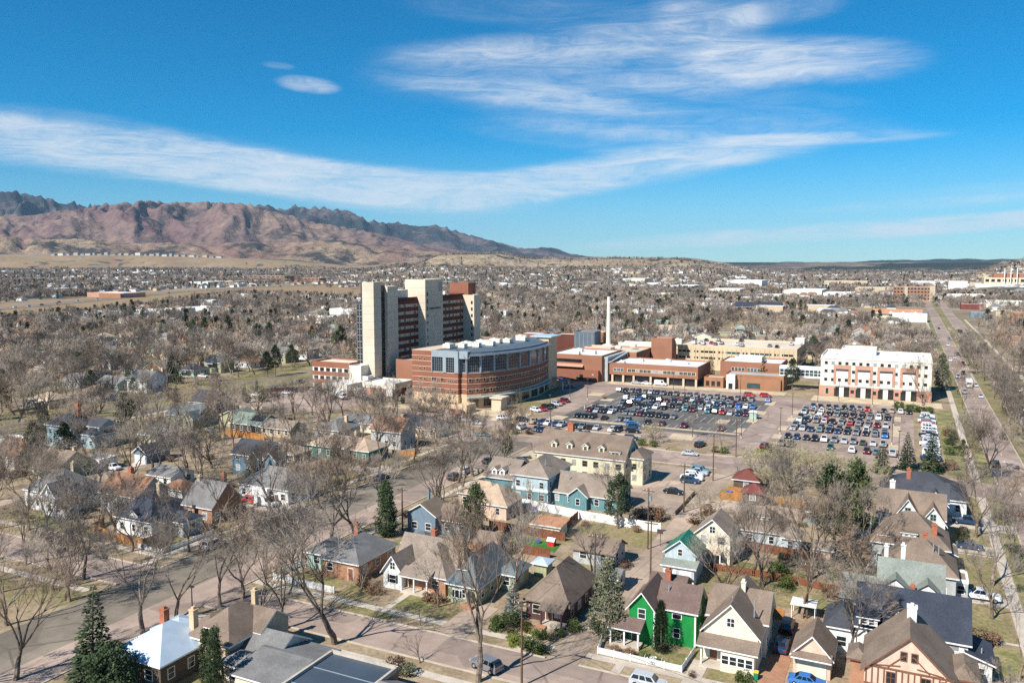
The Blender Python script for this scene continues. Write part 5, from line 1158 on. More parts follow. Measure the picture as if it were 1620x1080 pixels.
far_block('tan four-storey office block with brown window bands by the boulevard', 1412, 1478, 475, 19, 30, 'brown_brick', 'white_roof', 'office_block', 'office', 'the far tan office block', 4, 12, blocks=((.88, 1.01, -2, 24, 0, 19.6, 'tan_stucco', 'tan_roof_flat'), (.28, .36, -1.5, 10, 0, 20, 'tan_stucco', None)))
t, org = far_block('big orange power plant with three white stacks at the far right', 1556, 1690, 459, 24, 60, 'garage_concrete', 'tan_roof_flat', 'power_plant', 'power plant', 'the orange power plant', 2, 14, blocks=((.12, 1, 3, 50, 24, 32, 'orange_brick', 'tan_roof_flat'), (-.12, 1.1, -22, -1, 0, 11, 'white_wall', 'white_roof')))
for i in range(3):
    x, y = at(1588 + 10 * i, 459); y = 1900; x = x * 1900 / at(1588 + 10 * i, 459)[1]
    part('stack', MB().tube((x, y, 0), (x, y, 44), 1.0, .9, 10, True), 'white_wall', t, org)
t, org = far_block('red-walled school with dark gabled roofs beyond the parking structure', 1150, 1243, 492, 5, 18, 'red_shingle', None, 'school', 'school', 'the red school', 0)
for a, b in ((-176, -152), (-150, -126)): part('roof', roof_mb(a, b, 944, 966, 5, 'gx', 5, .6), ['navy_shingle', 'trim_white'], t, org)
part('canopy', MB().box(-136, -116, 930, 946, 4, 4.8), 'red_shingle', t, org)
t, org = far_block('long low motel with orange-tan roof and pale gables', 1380, 1456, 503, 4.5, 14, 'cream_wall', None, 'motel', 'building', 'the orange-roofed motel')
part('roof', roof_mb(-30, 14, 893, 908, 4.5, 'gx', 4, .6), ['terracotta', 'trim_white'], t, org)
for i in range(4): part('gable', MB().profile([(-27 + 11 * i, 4.2), (-24.5 + 11 * i, 7.2), (-22 + 11 * i, 4.2)], 891.5, 899, 'y'), 'cream_wall', t, org)
far_block('wide store with white roof and rose wall beside the highway', 138, 196, 471, 7.5, 40, 'rose_panel', 'white_roof', 'store', 'store', 'the highway store', 0, blocks=((.42, 1.0, -6, 0, 0, 6.6, 'brown_brick', 'white_roof'),))
far_block('dark brown office block in the left valley', 394, 450, 446, 17, 40, 'brown_brick', 'tan_roof_flat', 'office_block', 'office', 'the valley office block', 3, 8)
far_block('low dark brown block right of the valley offices', 468, 505, 447, 12, 30, 'brown_brick', 'tan_roof_flat', 'office_block', 'office', rows=2, nwin=6)
far_block('low store with rust walls near the meadow', 145, 178, 437, 12, 40, 'maroon_brick', 'rust_shingle', 'store', 'store')
for i, (u0, u1, v, h, dep, wm, rm, lb) in enumerate([
    (1190, 1232, 476, 8, 50, 'ivory_panel', 'white_roof', 'wide white warehouse left of the tan office block'), (1240, 1300, 468, 9, 90, 'ivory_panel', 'white_roof', 'largest white warehouse roof in the right distance'),
    (1302, 1350, 472, 8, 60, 'white_wall', 'white_roof', 'white warehouse between the big warehouse and the offices'), (1352, 1400, 464, 9, 80, 'tan_stucco', 'tan_roof_flat', 'tan warehouse behind the office block'),
    (1120, 1170, 466, 9, 60, 'ivory_panel', 'white_roof', 'pale hall beyond the red school'), (1060, 1098, 460, 10, 60, 'white_wall', 'white_roof', 'low white hall in the middle distance'),
    (1150, 1205, 452, 12, 90, 'white_wall', 'white_roof', 'far white hall below the bluffs'), (1300, 1372, 452, 10, 90, 'tan_stucco', 'tan_roof_flat', 'far tan hall below the right ridge'),
    (900, 955, 441, 14, 90, 'white_wall', 'white_roof', 'long white hall right below the bluff'), (985, 1020, 448, 12, 70, 'ivory_panel', 'tan_roof_flat', 'pale hall left of the chimney stack in the distance'),
    (1506, 1560, 476, 8, 50, 'ivory_panel', 'white_roof', 'white hall right of the boulevard'), (1560, 1640, 487, 7, 40, 'ivory_panel', 'white_roof', 'white shop row at the right edge'),
    (1520, 1556, 490, 6, 20, 'red_shingle', 'white_roof', 'red shop beside the boulevard'), (1535, 1562, 503, 5, 14, 'denim_wall', 'white_roof', 'small blue shop beside the boulevard'), (1575, 1620, 502, 5, 30, 'tan_stucco', 'terracotta', 'orange-roofed building right of the blue shop'),
    (1500, 1530, 462, 20, 10, 'white_wall', 'white_roof', 'white silo building left of the power plant'), (1440, 1500, 452, 10, 60, 'white_wall', 'tan_roof_flat', 'pale sheds above the office block'),
    (640, 700, 452, 9, 60, 'ivory_panel', 'tan_roof_flat', 'pale low hall behind the hospital tower'), (830, 880, 462, 7, 40, 'ivory_panel', 'tan_roof_flat', 'pale flat hall above the curved wing'), (470, 520, 512, 6, 16, 'ivory_panel', 'white_roof', 'long pale flat roof left of the hospital tower'),
    (295, 330, 495, 6, 20, 'white_wall', 'white_roof', 'white shed beyond the left woods'), (262, 286, 497, 6, 20, 'ivory_panel', 'white_roof', 'pale shed beside the highway grass'), (318, 336, 487, 9, 16, 'white_wall', 'white_roof', 'white box near the highway'),
    (300, 330, 452, 9, 50, 'white_wall', 'white_roof', 'white store right of the highway store'), (340, 372, 450, 8, 40, 'tan_stucco', 'tan_roof_flat', 'tan store right of the highway'), (540, 566, 440, 10, 60, 'ivory_panel', 'white_roof', 'pale hall below the bluff left end'),
    (1600, 1625, 513, 10, 16, 'house_brick', 'tan_roof_flat', 'brick building at the right edge'), (1040, 1062, 474, 9, 20, 'ivory_panel', 'tan_roof_flat', 'pale tower block left of the red school')]):
    far_block(lb, u0, u1, v, h, dep, wm, rm, 'warehouse' if 'hall' in lb or 'warehouse' in lb else 'store', 'building', group=None)


def hill_z(u, r):
    A = YAW - math.atan((u - 810) / 1296.0); x, y = -r * math.sin(A), r * math.cos(A)
    return x, y, float(mesa_h(np.array([[float(u)]]), np.array([[float(r)]]), np.array([[x]]), np.array([[y]]))[0, 0])


APT = [('grey', 'grey_wall'), ('pale', 'ivory_panel'), ('grey', 'grey_wall'), ('tan', 'tan_stucco')]
for i, u in enumerate((84, 96, 108, 120, 130, 139, 148, 157, 168, 178, 190, 200, 209, 218, 230, 240, 249, 260, 270, 279, 290, 303, 312, 324, 335, 346)):
    x, y, z = hill_z(u, 5540 + 45 * (i * 7 % 5)); w_ = (30, 44, 22, 38)[i % 4]; h = (10, 16, 13, 18, 12)[i % 5]
    t = O('apartment_block', None, loc=(x, y, z), label=f'{APT[i % 4][0]} apartment block on the mesa below the mountains, {NTH[i]} from the left', cat='apartments', group='apartment blocks along the mesa')
    part('wall', MB().box(-w_ / 2, w_ / 2, 0, 18, -6, h), APT[i % 4][1], t, (0, 0, 0)); part('roof', roof_mb(-w_ / 2, w_ / 2, 0, 18, h, 'gx', 4, .8), ['grey_shingle', 'trim_white'], t, (0, 0, 0))
    for k in range(4):
        for j in range(int(w_ / 7)): window(t, (0, 0, 0), 'S', -w_ / 2 + 7 * j + 3.5, 0, 2 + 4 * k, 3, 2.2, 'white_wall', 'glass_dark', 0, 0, True)

# highway along the left valley
HW = [(-60, 495), (0, 489.5), (60, 484.5), (120, 478.5), (200, 470.5), (300, 461), (400, 455.5), (500, 451.5), (600, 448), (700, 446)]
hp = [at(u, v) for u, v in HW]


def strip(name, pts, wd, z, mat, off=0.0):
    mb = MB(); L = []; Rr_ = []
    for i, p in enumerate(pts):
        a = Vector(pts[max(0, i - 1)]); b = Vector(pts[min(len(pts) - 1, i + 1)]); d = (b - a).normalized(); n = Vector((-d.y, d.x))
        L.append((p[0] + n.x * (off - wd / 2), p[1] + n.y * (off - wd / 2), z)); Rr_.append((p[0] + n.x * (off + wd / 2), p[1] + n.y * (off + wd / 2), z))
    for i in range(len(pts) - 1): mb.poly([L[i], Rr_[i], Rr_[i + 1], L[i + 1]])
    return O(name, mb.mesh(name, mat), kind='structure')


strip('highway_meadow', hp, 300, .6, 'field', -90); strip('highway', hp, 34, .9, 'grey_road')
sheet('meadow', [at(420, 470), at(610, 478), at(600, 459), at(470, 455)], .7, 'field'); sheet('meadow', [at(0, 500), at(300, 486), at(360, 478), at(0, 489)], .65, 'field')
for i in range(len(hp) - 1): 
    for f in np.linspace(0, 1, 9): KEEP.append((hp[i][0] * (1 - f) + hp[i + 1][0] * f - 55, hp[i][0] * (1 - f) + hp[i + 1][0] * f + (150 if HW[i][0] < 320 else 100), hp[i][1] * (1 - f) + hp[i + 1][1] * f - (95 if HW[i][0] < 320 else 60), hp[i][1] * (1 - f) + hp[i + 1][1] * f + 30))
for u0, u1, v0, v1 in ((450, 600, 457, 468),):
    q = [at(u0, v1), at(u1, v1), at(u1, v0), at(u0, v0)]; keep(min(p[0] for p in q), max(p[0] for p in q), min(p[1] for p in q), max(p[1] for p in q))

# ---------------------------------------------------------------- neighbourhood houses
KA = None


def free_np(x, y, pad):
    K = np.array(KEEP); out_ = np.ones(len(x), bool)
    for a, b, c, d in K: out_ &= ~((x > a - pad) & (x < b + pad) & (y > c - pad) & (y < d + pad))
    return out_


def seen_u(x, y):
    s, c = math.sin(YAW), math.cos(YAW); fw = -x * s + y * c; r_ = x * c + y * s
    return np.where(fw > 1, 810 + 1296 * r_ / np.maximum(fw, 1), -9999)


WALLS = [('white', 'white_wall'), ('cream', 'cream_wall'), ('tan', 'tan_stucco'), ('grey', 'grey_wall'), ('pale blue', 'pale_blue_wall'), ('brick', 'house_brick'), ('olive', 'olive_wall'), ('pink stucco', 'peach_stucco'), ('white', 'white_wall'), ('mint', 'mint_wall')]
ROOFS = [('grey', 'grey_shingle'), ('brown', 'brown_shingle'), ('taupe', 'taupe_shingle'), ('charcoal', 'charcoal_shingle'), ('rust', 'rust_shingle'), ('sand', 'sand_shingle'), ('grey', 'grey_shingle'), ('green', 'sage_roof'), ('brown', 'brown_shingle')]
gx, gy = np.meshgrid(np.arange(-900, 420, 19.0), np.arange(70, 1000, 21.0)); hx = gx.ravel() + RNG.uniform(-3, 3, gx.size); hy_ = gy.ravel() + RNG.uniform(-4, 4, gx.size)
rr = np.hypot(hx, hy_); uu = seen_u(hx, hy_)
ok = (uu > -30) & (uu < 1650) & (rr > 125) & (rr < 960) & free_np(hx, hy_, 6.5) & (RNG.random(hx.size) < .72)
ok &= ~((hx > -125) & (hx < 20) & (hy_ < 235)); ok &= ~((hx > -250) & (hx < -120) & (hy_ > 220) & (hy_ < 262))
idx = np.where(ok)[0]; idx = idx[np.argsort(rr[idx])][:243]
AUTO = []
for i in idx:
    x, y, r_ = hx[i], hy_[i], rr[i]; wn, wm = random.choice(WALLS); rn, rm = random.choice(ROOFS); kind = random.choice(('gx', 'gy', 'hip', 'hip', 'gx'))
    w_ = random.uniform(9, 13.5); d_ = random.uniform(8, 11.5); h = random.choice((3.0, 3.2, 3.4, 5.4)); rise = random.uniform(2.2, 3.6)
    t = O('neighbourhood_house', None, loc=(x, y, 0), cat='house', group='houses of the surrounding neighbourhood')
    part('wall', wall_mb(-w_ / 2, w_ / 2, 0, d_, h, kind, rise), wm, t, (0, 0, 0)); part('roof', roof_mb(-w_ / 2, w_ / 2, 0, d_, h, kind, rise, .5), [rm, 'trim_white'], t, (0, 0, 0))
    if random.random() < .6: part('chimney', MB().box(w_ * .2, w_ * .2 + .9, d_ * .6, d_ * .6 + .9, h, h + rise + .9), random.choice(('red_brick_pot', 'tan_stone')), t, (0, 0, 0))
    if random.random() < .45: part('porch_roof', roof_mb(-w_ * .3, w_ * .2, -2, 0, h - .6, 'sS', .5, .2), [rm, 'trim_white'], t, (0, 0, 0))
    if r_ < 520:
        for s in (-.3, 0.02, .3): window(t, (0, 0, 0), 'S', w_ * s, 0, 1.7, 1.1, 1.35, 'trim_white', 'glass_dark', 1, 0, True)
        if x < 0:
            for s in (.3, .7): window(t, (0, 0, 0), 'E', w_ / 2, d_ * s, 1.7, 1.1, 1.35, 'trim_white', 'glass_dark', 1, 0, True)
        if h > 5:
            for s in (-.3, .3): window(t, (0, 0, 0), 'S', w_ * s, 0, 4.4, 1.0, 1.3, 'trim_white', 'glass_dark', 1, 0, True)
    KEEP.append((x - w_ / 2 - .5, x + w_ / 2 + .5, y - 1, y + d_ + .5))
    AUTO.append((t, f'{wn} house with {rn} {"hipped" if kind == "hip" else "gabled"} roof', x, y))
# cars standing beside these houses
YARD = []
for i in range(len(AUTO)):
    t, ds, x, y = AUTO[i]
    if math.hypot(x, y) > 430 or random.random() < .45 or len(YARD) > 55: continue
    YARD.append((x + random.choice((-9, 9)) + random.uniform(-1, 1), y + random.uniform(-3, 4)))
# the mass of distant roofs
def roofs_mass():
    mb = MB(); mats = ['white_wall', 'tan_stucco', 'grey_shingle', 'brown_shingle', 'rust_shingle', 'white_roof', 'charcoal_shingle']
    n = 5200; r_ = 780 + (RNG.random(n) ** .8) * 3700; u_ = RNG.uniform(-60, 1680, n); A = YAW - np.arctan((u_ - 810) / 1296.0); X = -r_ * np.sin(A); Y = r_ * np.cos(A)
    g_ok = free_np(X, Y, 8) & ~((r_ > 4500) & (u_ < 450)) & ~((r_ > 3150) & (u_ > 600) & (u_ < 1160))
    Z_ = mesa_h(u_[:, None], r_[:, None], X[:, None], Y[:, None])[:, 0]
    for x, y, z0, r0, q in zip(X[g_ok], Y[g_ok], Z_[g_ok], r_[g_ok], RNG.random(g_ok.sum())):
        big = q > (.93 if x < -.35 * y else .88); w_ = random.uniform(9, 15) * (2.6 if big else 1); d_ = random.uniform(8, 12) * (1.8 if big else 1); h = random.uniform(3, 5.5) * (1.4 if big else 1)
        wi = random.choice((0, 0, 1)); ri = 5 if big else random.choice((2, 2, 3, 4, 6, 3))
        if big: mb.box(x - w_ / 2, x + w_ / 2, y, y + d_, z0 - 2, z0 + h, wi, 5)
        else:
            mb.box(x - w_ / 2, x + w_ / 2, y, y + d_, z0 - 2, z0 + h, wi); b = len(mb.v); zr = z0 + h + 2.6; e = .5
            mb.v += [(x - w_ / 2 - e, y - e, z0 + h), (x + w_ / 2 + e, y - e, z0 + h), (x + w_ / 2 + e, y + d_ + e, z0 + h), (x - w_ / 2 - e, y + d_ + e, z0 + h), (x - w_ / 4, y + d_ / 2, zr), (x + w_ / 4, y + d_ / 2, zr)]
            mb.f += [(b, b + 1, b + 5, b + 4), (b + 1, b + 2, b + 5), (b + 2, b + 3, b + 4, b + 5), (b + 3, b, b + 4)]; mb.m += [ri] * 4
    O('distant_houses', mb.mesh('distant_houses', mats), label='mass of distant rooftops across the valley', cat='houses', kind='stuff')


roofs_mass()

# ---------------------------------------------------------------- cars
PAINT = {'white': (.78, .78, .78), 'silver': (.45, .46, .48), 'grey': (.16, .165, .17), 'black': (.014, .014, .016), 'dark blue': (.02, .045, .10), 'blue': (.04, .16, .42), 'red': (.36, .02, .025), 'maroon': (.10, .012, .02), 'tan': (.36, .29, .2), 'teal': (.10, .22, .24), 'green': (.03, .09, .06)}
POP = ['white'] * 4 + ['silver'] * 6 + ['grey'] * 8 + ['black'] * 10 + ['dark blue'] * 4 + ['blue', 'red', 'red', 'maroon', 'maroon', 'tan', 'teal', 'green']


def car_parts(kind):
    L, W, Hh = {'sedan': (4.7, 1.82, 1.45), 'hatchback': (4.2, 1.78, 1.5), 'SUV': (4.7, 1.9, 1.74), 'pickup': (5.6, 1.98, 1.85), 'van': (5.6, 2.05, 2.45)}[kind]
    w2 = W / 2; h = L / 2
    if kind == 'sedan': low = [(-h, .35), (-h, .78), (-h + .25, .95), (-h + .9, 1.0), (h - 1.35, .97), (h - .3, .78), (h, .62), (h, .3)]; cab = (-h + .75, h - 1.25, -h + 1.35, h - 2.0, .95)
    elif kind == 'hatchback': low = [(-h, .35), (-h, .9), (-h + .1, 1.0), (h - 1.15, .98), (h - .25, .8), (h, .62), (h, .3)]; cab = (-h + .08, h - 1.05, -h + .5, h - 1.8, .97)
    elif kind == 'SUV': low = [(-h, .42), (-h, 1.0), (-h + .06, 1.12), (h - 1.2, 1.1), (h - .2, .98), (h, .8), (h, .38)]; cab = (-h + .05, h - 1.1, -h + .4, h - 1.75, 1.08)
    elif kind == 'pickup': low = [(-h, .5), (-h, 1.12), (h - 1.5, 1.14), (h - .15, 1.06), (h, .9), (h, .45)]; cab = (-h + 2.0, h - 1.4, -h + 2.2, h - 2.1, 1.1)
    else: low = [(-h, .45), (-h, 1.2), (h - .9, 1.2), (h - .15, .98), (h, .8), (h, .4)]; cab = (-h + .02, h - .75, -h + .1, h - 1.5, 1.18)
    body = MB(); n = len(low)
    for s in (-1, 1):
        pass
    # shoulders: the side is full width at the sill and a little narrower at the belt
    def ring(x, z): return w2 if z < .7 else w2 - .07 * (z - .7) / .4
    b = len(body.v)
    body.v += [(x, -ring(x, z), z) for x, z in low] + [(x, ring(x, z), z) for x, z in low]
    for i in range(n): j = (i + 1) % n; body.f.append((b + i, b + n + i, b + n + j, b + j)); body.m.append(0)
    body.f.append(tuple(b + i for i in range(n))); body.m.append(0); body.f.append(tuple(b + 2 * n - 1 - i for i in range(n))); body.m.append(0)
    x0, x1, t0, t1, zb = cab; wb = w2 - .09; wt = w2 - (.27 if kind != 'van' else .14)
    B4 = [(x0, -wb, zb), (x1, -wb, zb), (x1, wb, zb), (x0, wb, zb)]; T4 = [(t0, -wt, Hh), (t1, -wt, Hh), (t1, wt, Hh), (t0, wt, Hh)]
    for i in range(4): j = (i + 1) % 4; body.poly([B4[i], B4[j], T4[j], T4[i]])
    body.poly(T4)
    glass = MB()

    def pane(P4, a0, a1, b0, b1, push):
        P4 = [Vector(p) for p in P4]; nrm = (P4[1] - P4[0]).cross(P4[3] - P4[0]).normalized() * push
        f = lambda a, bb: (P4[0].lerp(P4[1], a)).lerp(P4[3].lerp(P4[2], a), bb) + nrm
        glass.poly([tuple(f(a0, b0)), tuple(f(a1, b0)), tuple(f(a1, b1)), tuple(f(a0, b1))])
    for i in (0, 2):
        j = (i + 1) % 4; q = [B4[i], B4[j], T4[j], T4[i]]
        if kind == 'van': pane(q, .68 if i == 0 else .1, .9 if i == 0 else .32, .1, .82, .015)
        elif kind == 'pickup': pane(q, .06, .48, .12, .9, .015); pane(q, .5, .94, .12, .9, .015)
        else: pane(q, .06, .34, .12, .88, .015); pane(q, .38, .62, .1, .9, .015); pane(q, .66, .93, .1, .88, .015)
    pane([B4[1], B4[2], T4[2], T4[1]], .06, .94, .1, .95, .015); pane([B4[3], B4[0], T4[0], T4[3]], .08, .92, .12, .92, .015)
    wheels = []
    r_ = .33 if kind in ('sedan', 'hatchback') else .39
    for sx in (-h + .85, h - .9):
        for sy in (-1, 1):
            m_ = MB().tube((sx, sy * (w2 - .2), r_), (sx, sy * (w2 + .02), r_), r_, r_, 10, True); m_.tube((sx, sy * (w2 + .02), r_), (sx, sy * (w2 + .03), r_), r_ * .55, r_ * .5, 8, True, 1); wheels.append(m_)
    lamps = MB()
    for s in (-1, 1): lamps.box(h - .05, h + .02, s * (w2 - .32) - .18, s * (w2 - .32) + .18, .62 if kind in ('sedan', 'hatchback') else .78, .76 if kind in ('sedan', 'hatchback') else .94, 0); lamps.box(-h - .02, -h + .03, s * (w2 - .25) - .16, s * (w2 - .25) + .16, .7, .9, 1)
    bed = None
    if kind == 'pickup': bed = MB().poly([(-h + .1, -w2 + .18, 1.13), (-h + 1.95, -w2 + .18, 1.13), (-h + 1.95, w2 - .18, 1.13), (-h + .1, w2 - .18, 1.13)])
    return body, glass, wheels, lamps


def pieces(mb, nv, nf, name, mats):
    out_ = []
    for k in range(len(mb.v) // nv):
        q = MB(); q.v = mb.v[k * nv:(k + 1) * nv]; q.f = [tuple(i - k * nv for i in f) for f in mb.f[k * nf:(k + 1) * nf]]; q.m = mb.m[k * nf:(k + 1) * nf]
        nm = 'taillight' if any(q.m) else name; out_.append((nm, q.mesh(nm, mats)))
    return out_


CARK = {}
for kd in ('sedan', 'hatchback', 'SUV', 'pickup', 'van'):
    body, glass, wheels, lamps = car_parts(kd)
    allm = MB()
    for src, off in ((body, 0), (glass, 1), *((w_, 2) for w_ in wheels), (lamps, 4)):
        b = len(allm.v); allm.v += src.v; allm.f += [tuple(i + b for i in f) for f in src.f]
        allm.m += [(m_ + off) for m_ in src.m]
    CARK[kd] = (allm.mesh('car', ['car_paint', 'glass_car', 'tyre', 'steel', 'headlamp', 'taillamp']), body.mesh('body', 'car_paint'), pieces(glass, 4, 1, 'window', ['glass_car']), [w_.mesh('wheel', ['tyre', 'steel']) for w_ in wheels], pieces(lamps, 8, 6, 'headlight', ['headlamp', 'taillamp']))


def tint(c): r_ = random.uniform(.88, 1.1); return tuple(min(1, v * r_) for v in PAINT[c]) + (1,)


def parked_car(x, y, rot, kind, colour, label, group, detailed=False, z=.05, name='parked_car', cat='car'):
    cc = tint(colour)
    if detailed:
        t = O(name, None, None, (x, y, z), rot, label, cat, group)
        o = O('body', CARK[kind][1], t); o.color = cc
        for nm, me in CARK[kind][2] + CARK[kind][4]: O(nm, me, t)
        for wm in CARK[kind][3]: O('wheel', wm, t)
    else:
        t = O(name, CARK[kind][0], None, (x, y, z), rot, label, cat, group); t.color = cc
    return t


KINDS_ = ['sedan'] * 5 + ['SUV'] * 7 + ['hatchback'] * 2 + ['pickup'] * 2


def car_row(rowname, xs, y, group, p=1.0, face=-1, jit=.25, reds=()):
    xs = [x for i, x in enumerate(xs) if random.random() < p]
    for i, x in enumerate(xs):
        kd = random.choice(KINDS_); c = random.choice(POP)
        parked_car(x + random.uniform(-jit, jit) * .5, y + random.uniform(-.3, .3), (face if random.random() < .85 else -face) * math.pi / 2 + random.uniform(-.03, .03), kd, c, f'{c} {kd}, {NTH[i]} from the left in {rowname}', group)


LA, LBn = 'cars in the main hospital lot', 'cars in the lower right lot'
lane = lambda a, b: list(np.arange(a, b, 2.75))
car_row('the near row of the main lot', [-98.6, -101.3, -104.1][::-1] + [-94.1, -88.2, -85.6], 271.3 - 1.8, LA)
car_row('the sparse front edge of the main lot', [-78, -73, -65.4, -53], 267.8, LA)
car_row('the second row of the main lot', lane(-104, -84), 281.2, LA, .85); car_row('the loose second-row end of the main lot', [-83.5, -80.6, -77.8, -75.4, -72.6], 281.6, LA)
car_row('the third row of the main lot', lane(-104, -82), 286.6, LA, .9)
car_row('the fourth row of the main lot', lane(-97, -49), 297.4, LA, .8); car_row('the fifth row of the main lot', lane(-98, -58), 302.8, LA, .92); car_row('the fifth-row end of the main lot', lane(-54, -49), 303, LA)
car_row('the sixth row of the main lot', lane(-100, -48), 313.4, LA, .9); car_row('the seventh row of the main lot', lane(-102, -50), 318.8, LA, .93)
car_row('the back row of the main lot', lane(-109, -52), 331, LA, .9)
car_row('the front row of the right lot', [-32.3, -29.6, -18.5, -12.5, -8.6, -6.2, -1.8], 253.6, LBn); car_row('the second row of the right lot', lane(-32, -3.5), 265.6, LBn, 1)
for nm, y in (('third', 279.9), ('fourth', 285.2), ('fifth', 295.9), ('sixth', 301.2), ('seventh', 311.6), ('eighth', 316.9)): car_row(f'the {nm} row of the right lot', lane(-32, -3.5), y, LBn, 1 if nm in ('third', 'fifth', 'seventh') else .86)
car_row('the back row of the right lot', lane(-30.5, 5), 327.4, LBn, .97)
ys = np.arange(252, 324, 2.85)
for i, y in enumerate(ys):
    c = random.choice(['white', 'silver', 'black', 'dark blue', 'white', 'red', 'grey'] if y > 275 else ['white', 'silver', 'white', 'grey', 'dark blue']); kd = random.choice(['SUV', 'pickup', 'sedan', 'sedan', 'SUV'])
    parked_car(8.2 + random.uniform(-.3, .3), y, random.uniform(-.04, .04), kd, c, f'{c} {kd} in the side column by the boulevard, {NTH[i]} from the near end', 'cars in the side column by the boulevard')
car_row('the row along the hospital garden strip', [-113.3, -110.3, -108, -105.1, -102.9, -97.9, -95.4, -92.6, -90.4, -85.2, -83.3], 251.5, 'cars in the garden strip lot'); car_row('the row behind the cream apartment house', [-117.2, -113.3, -107.8, -105.3, -100.4, -95.2, -93, -90.2, -81.3], 240.9, 'cars in the garden strip lot')
for i, (x, y) in enumerate(((-81.4, 261.8), (-79.6, 258.6), (-78.2, 251.5), (-75.3, 240.6))): c = ('blue', 'dark blue', 'black', 'black')[i]; parked_car(x, y, .2, 'SUV', c, f'{c} SUV at the end of the garden strip lot, {NTH[3 - i]} from the near end', 'cars at the end of the garden strip lot')
for i, (x, y) in enumerate(((-121.9, 272.1), (-120.6, 275), (-120.6, 279.1), (-120, 282.7), (-119.9, 287.4), (-120.4, 292), (-119.7, 295.7))): c = ('white', 'red', 'black', 'black', 'silver', 'red', 'maroon')[i]; parked_car(x, y, -.5, 'sedan' if i % 2 else 'SUV', c, f'{c} car parked aslant along the hospital drive, {NTH[i]} from the near end', 'cars along the hospital drive')
car_row('the small lot below the curved wing', [-160.4, -158, -155.4, -152.4, -147.3, -144.2], 255, 'cars in the small lot below the curved wing', face=1)
ROOFCARS = [(-100, 428), (-97, 431), (-95, 427), (-92, 433), (-89, 428), (-86.5, 432), (-104, 446), (-98, 448), (-92, 450), (-78, 430), (-75, 426), (-80, 452), (-62, 431), (-58, 428), (-53, 444)]
for i, (x, y) in enumerate(ROOFCARS): c = random.choice(POP); kd = random.choice(KINDS_); parked_car(x, y, math.pi / 2, kd, c, f'{c} {kd} on the parking structure roof, {NTH[i]} counting from the left front', 'cars on the parking structure roof', z=12.06)
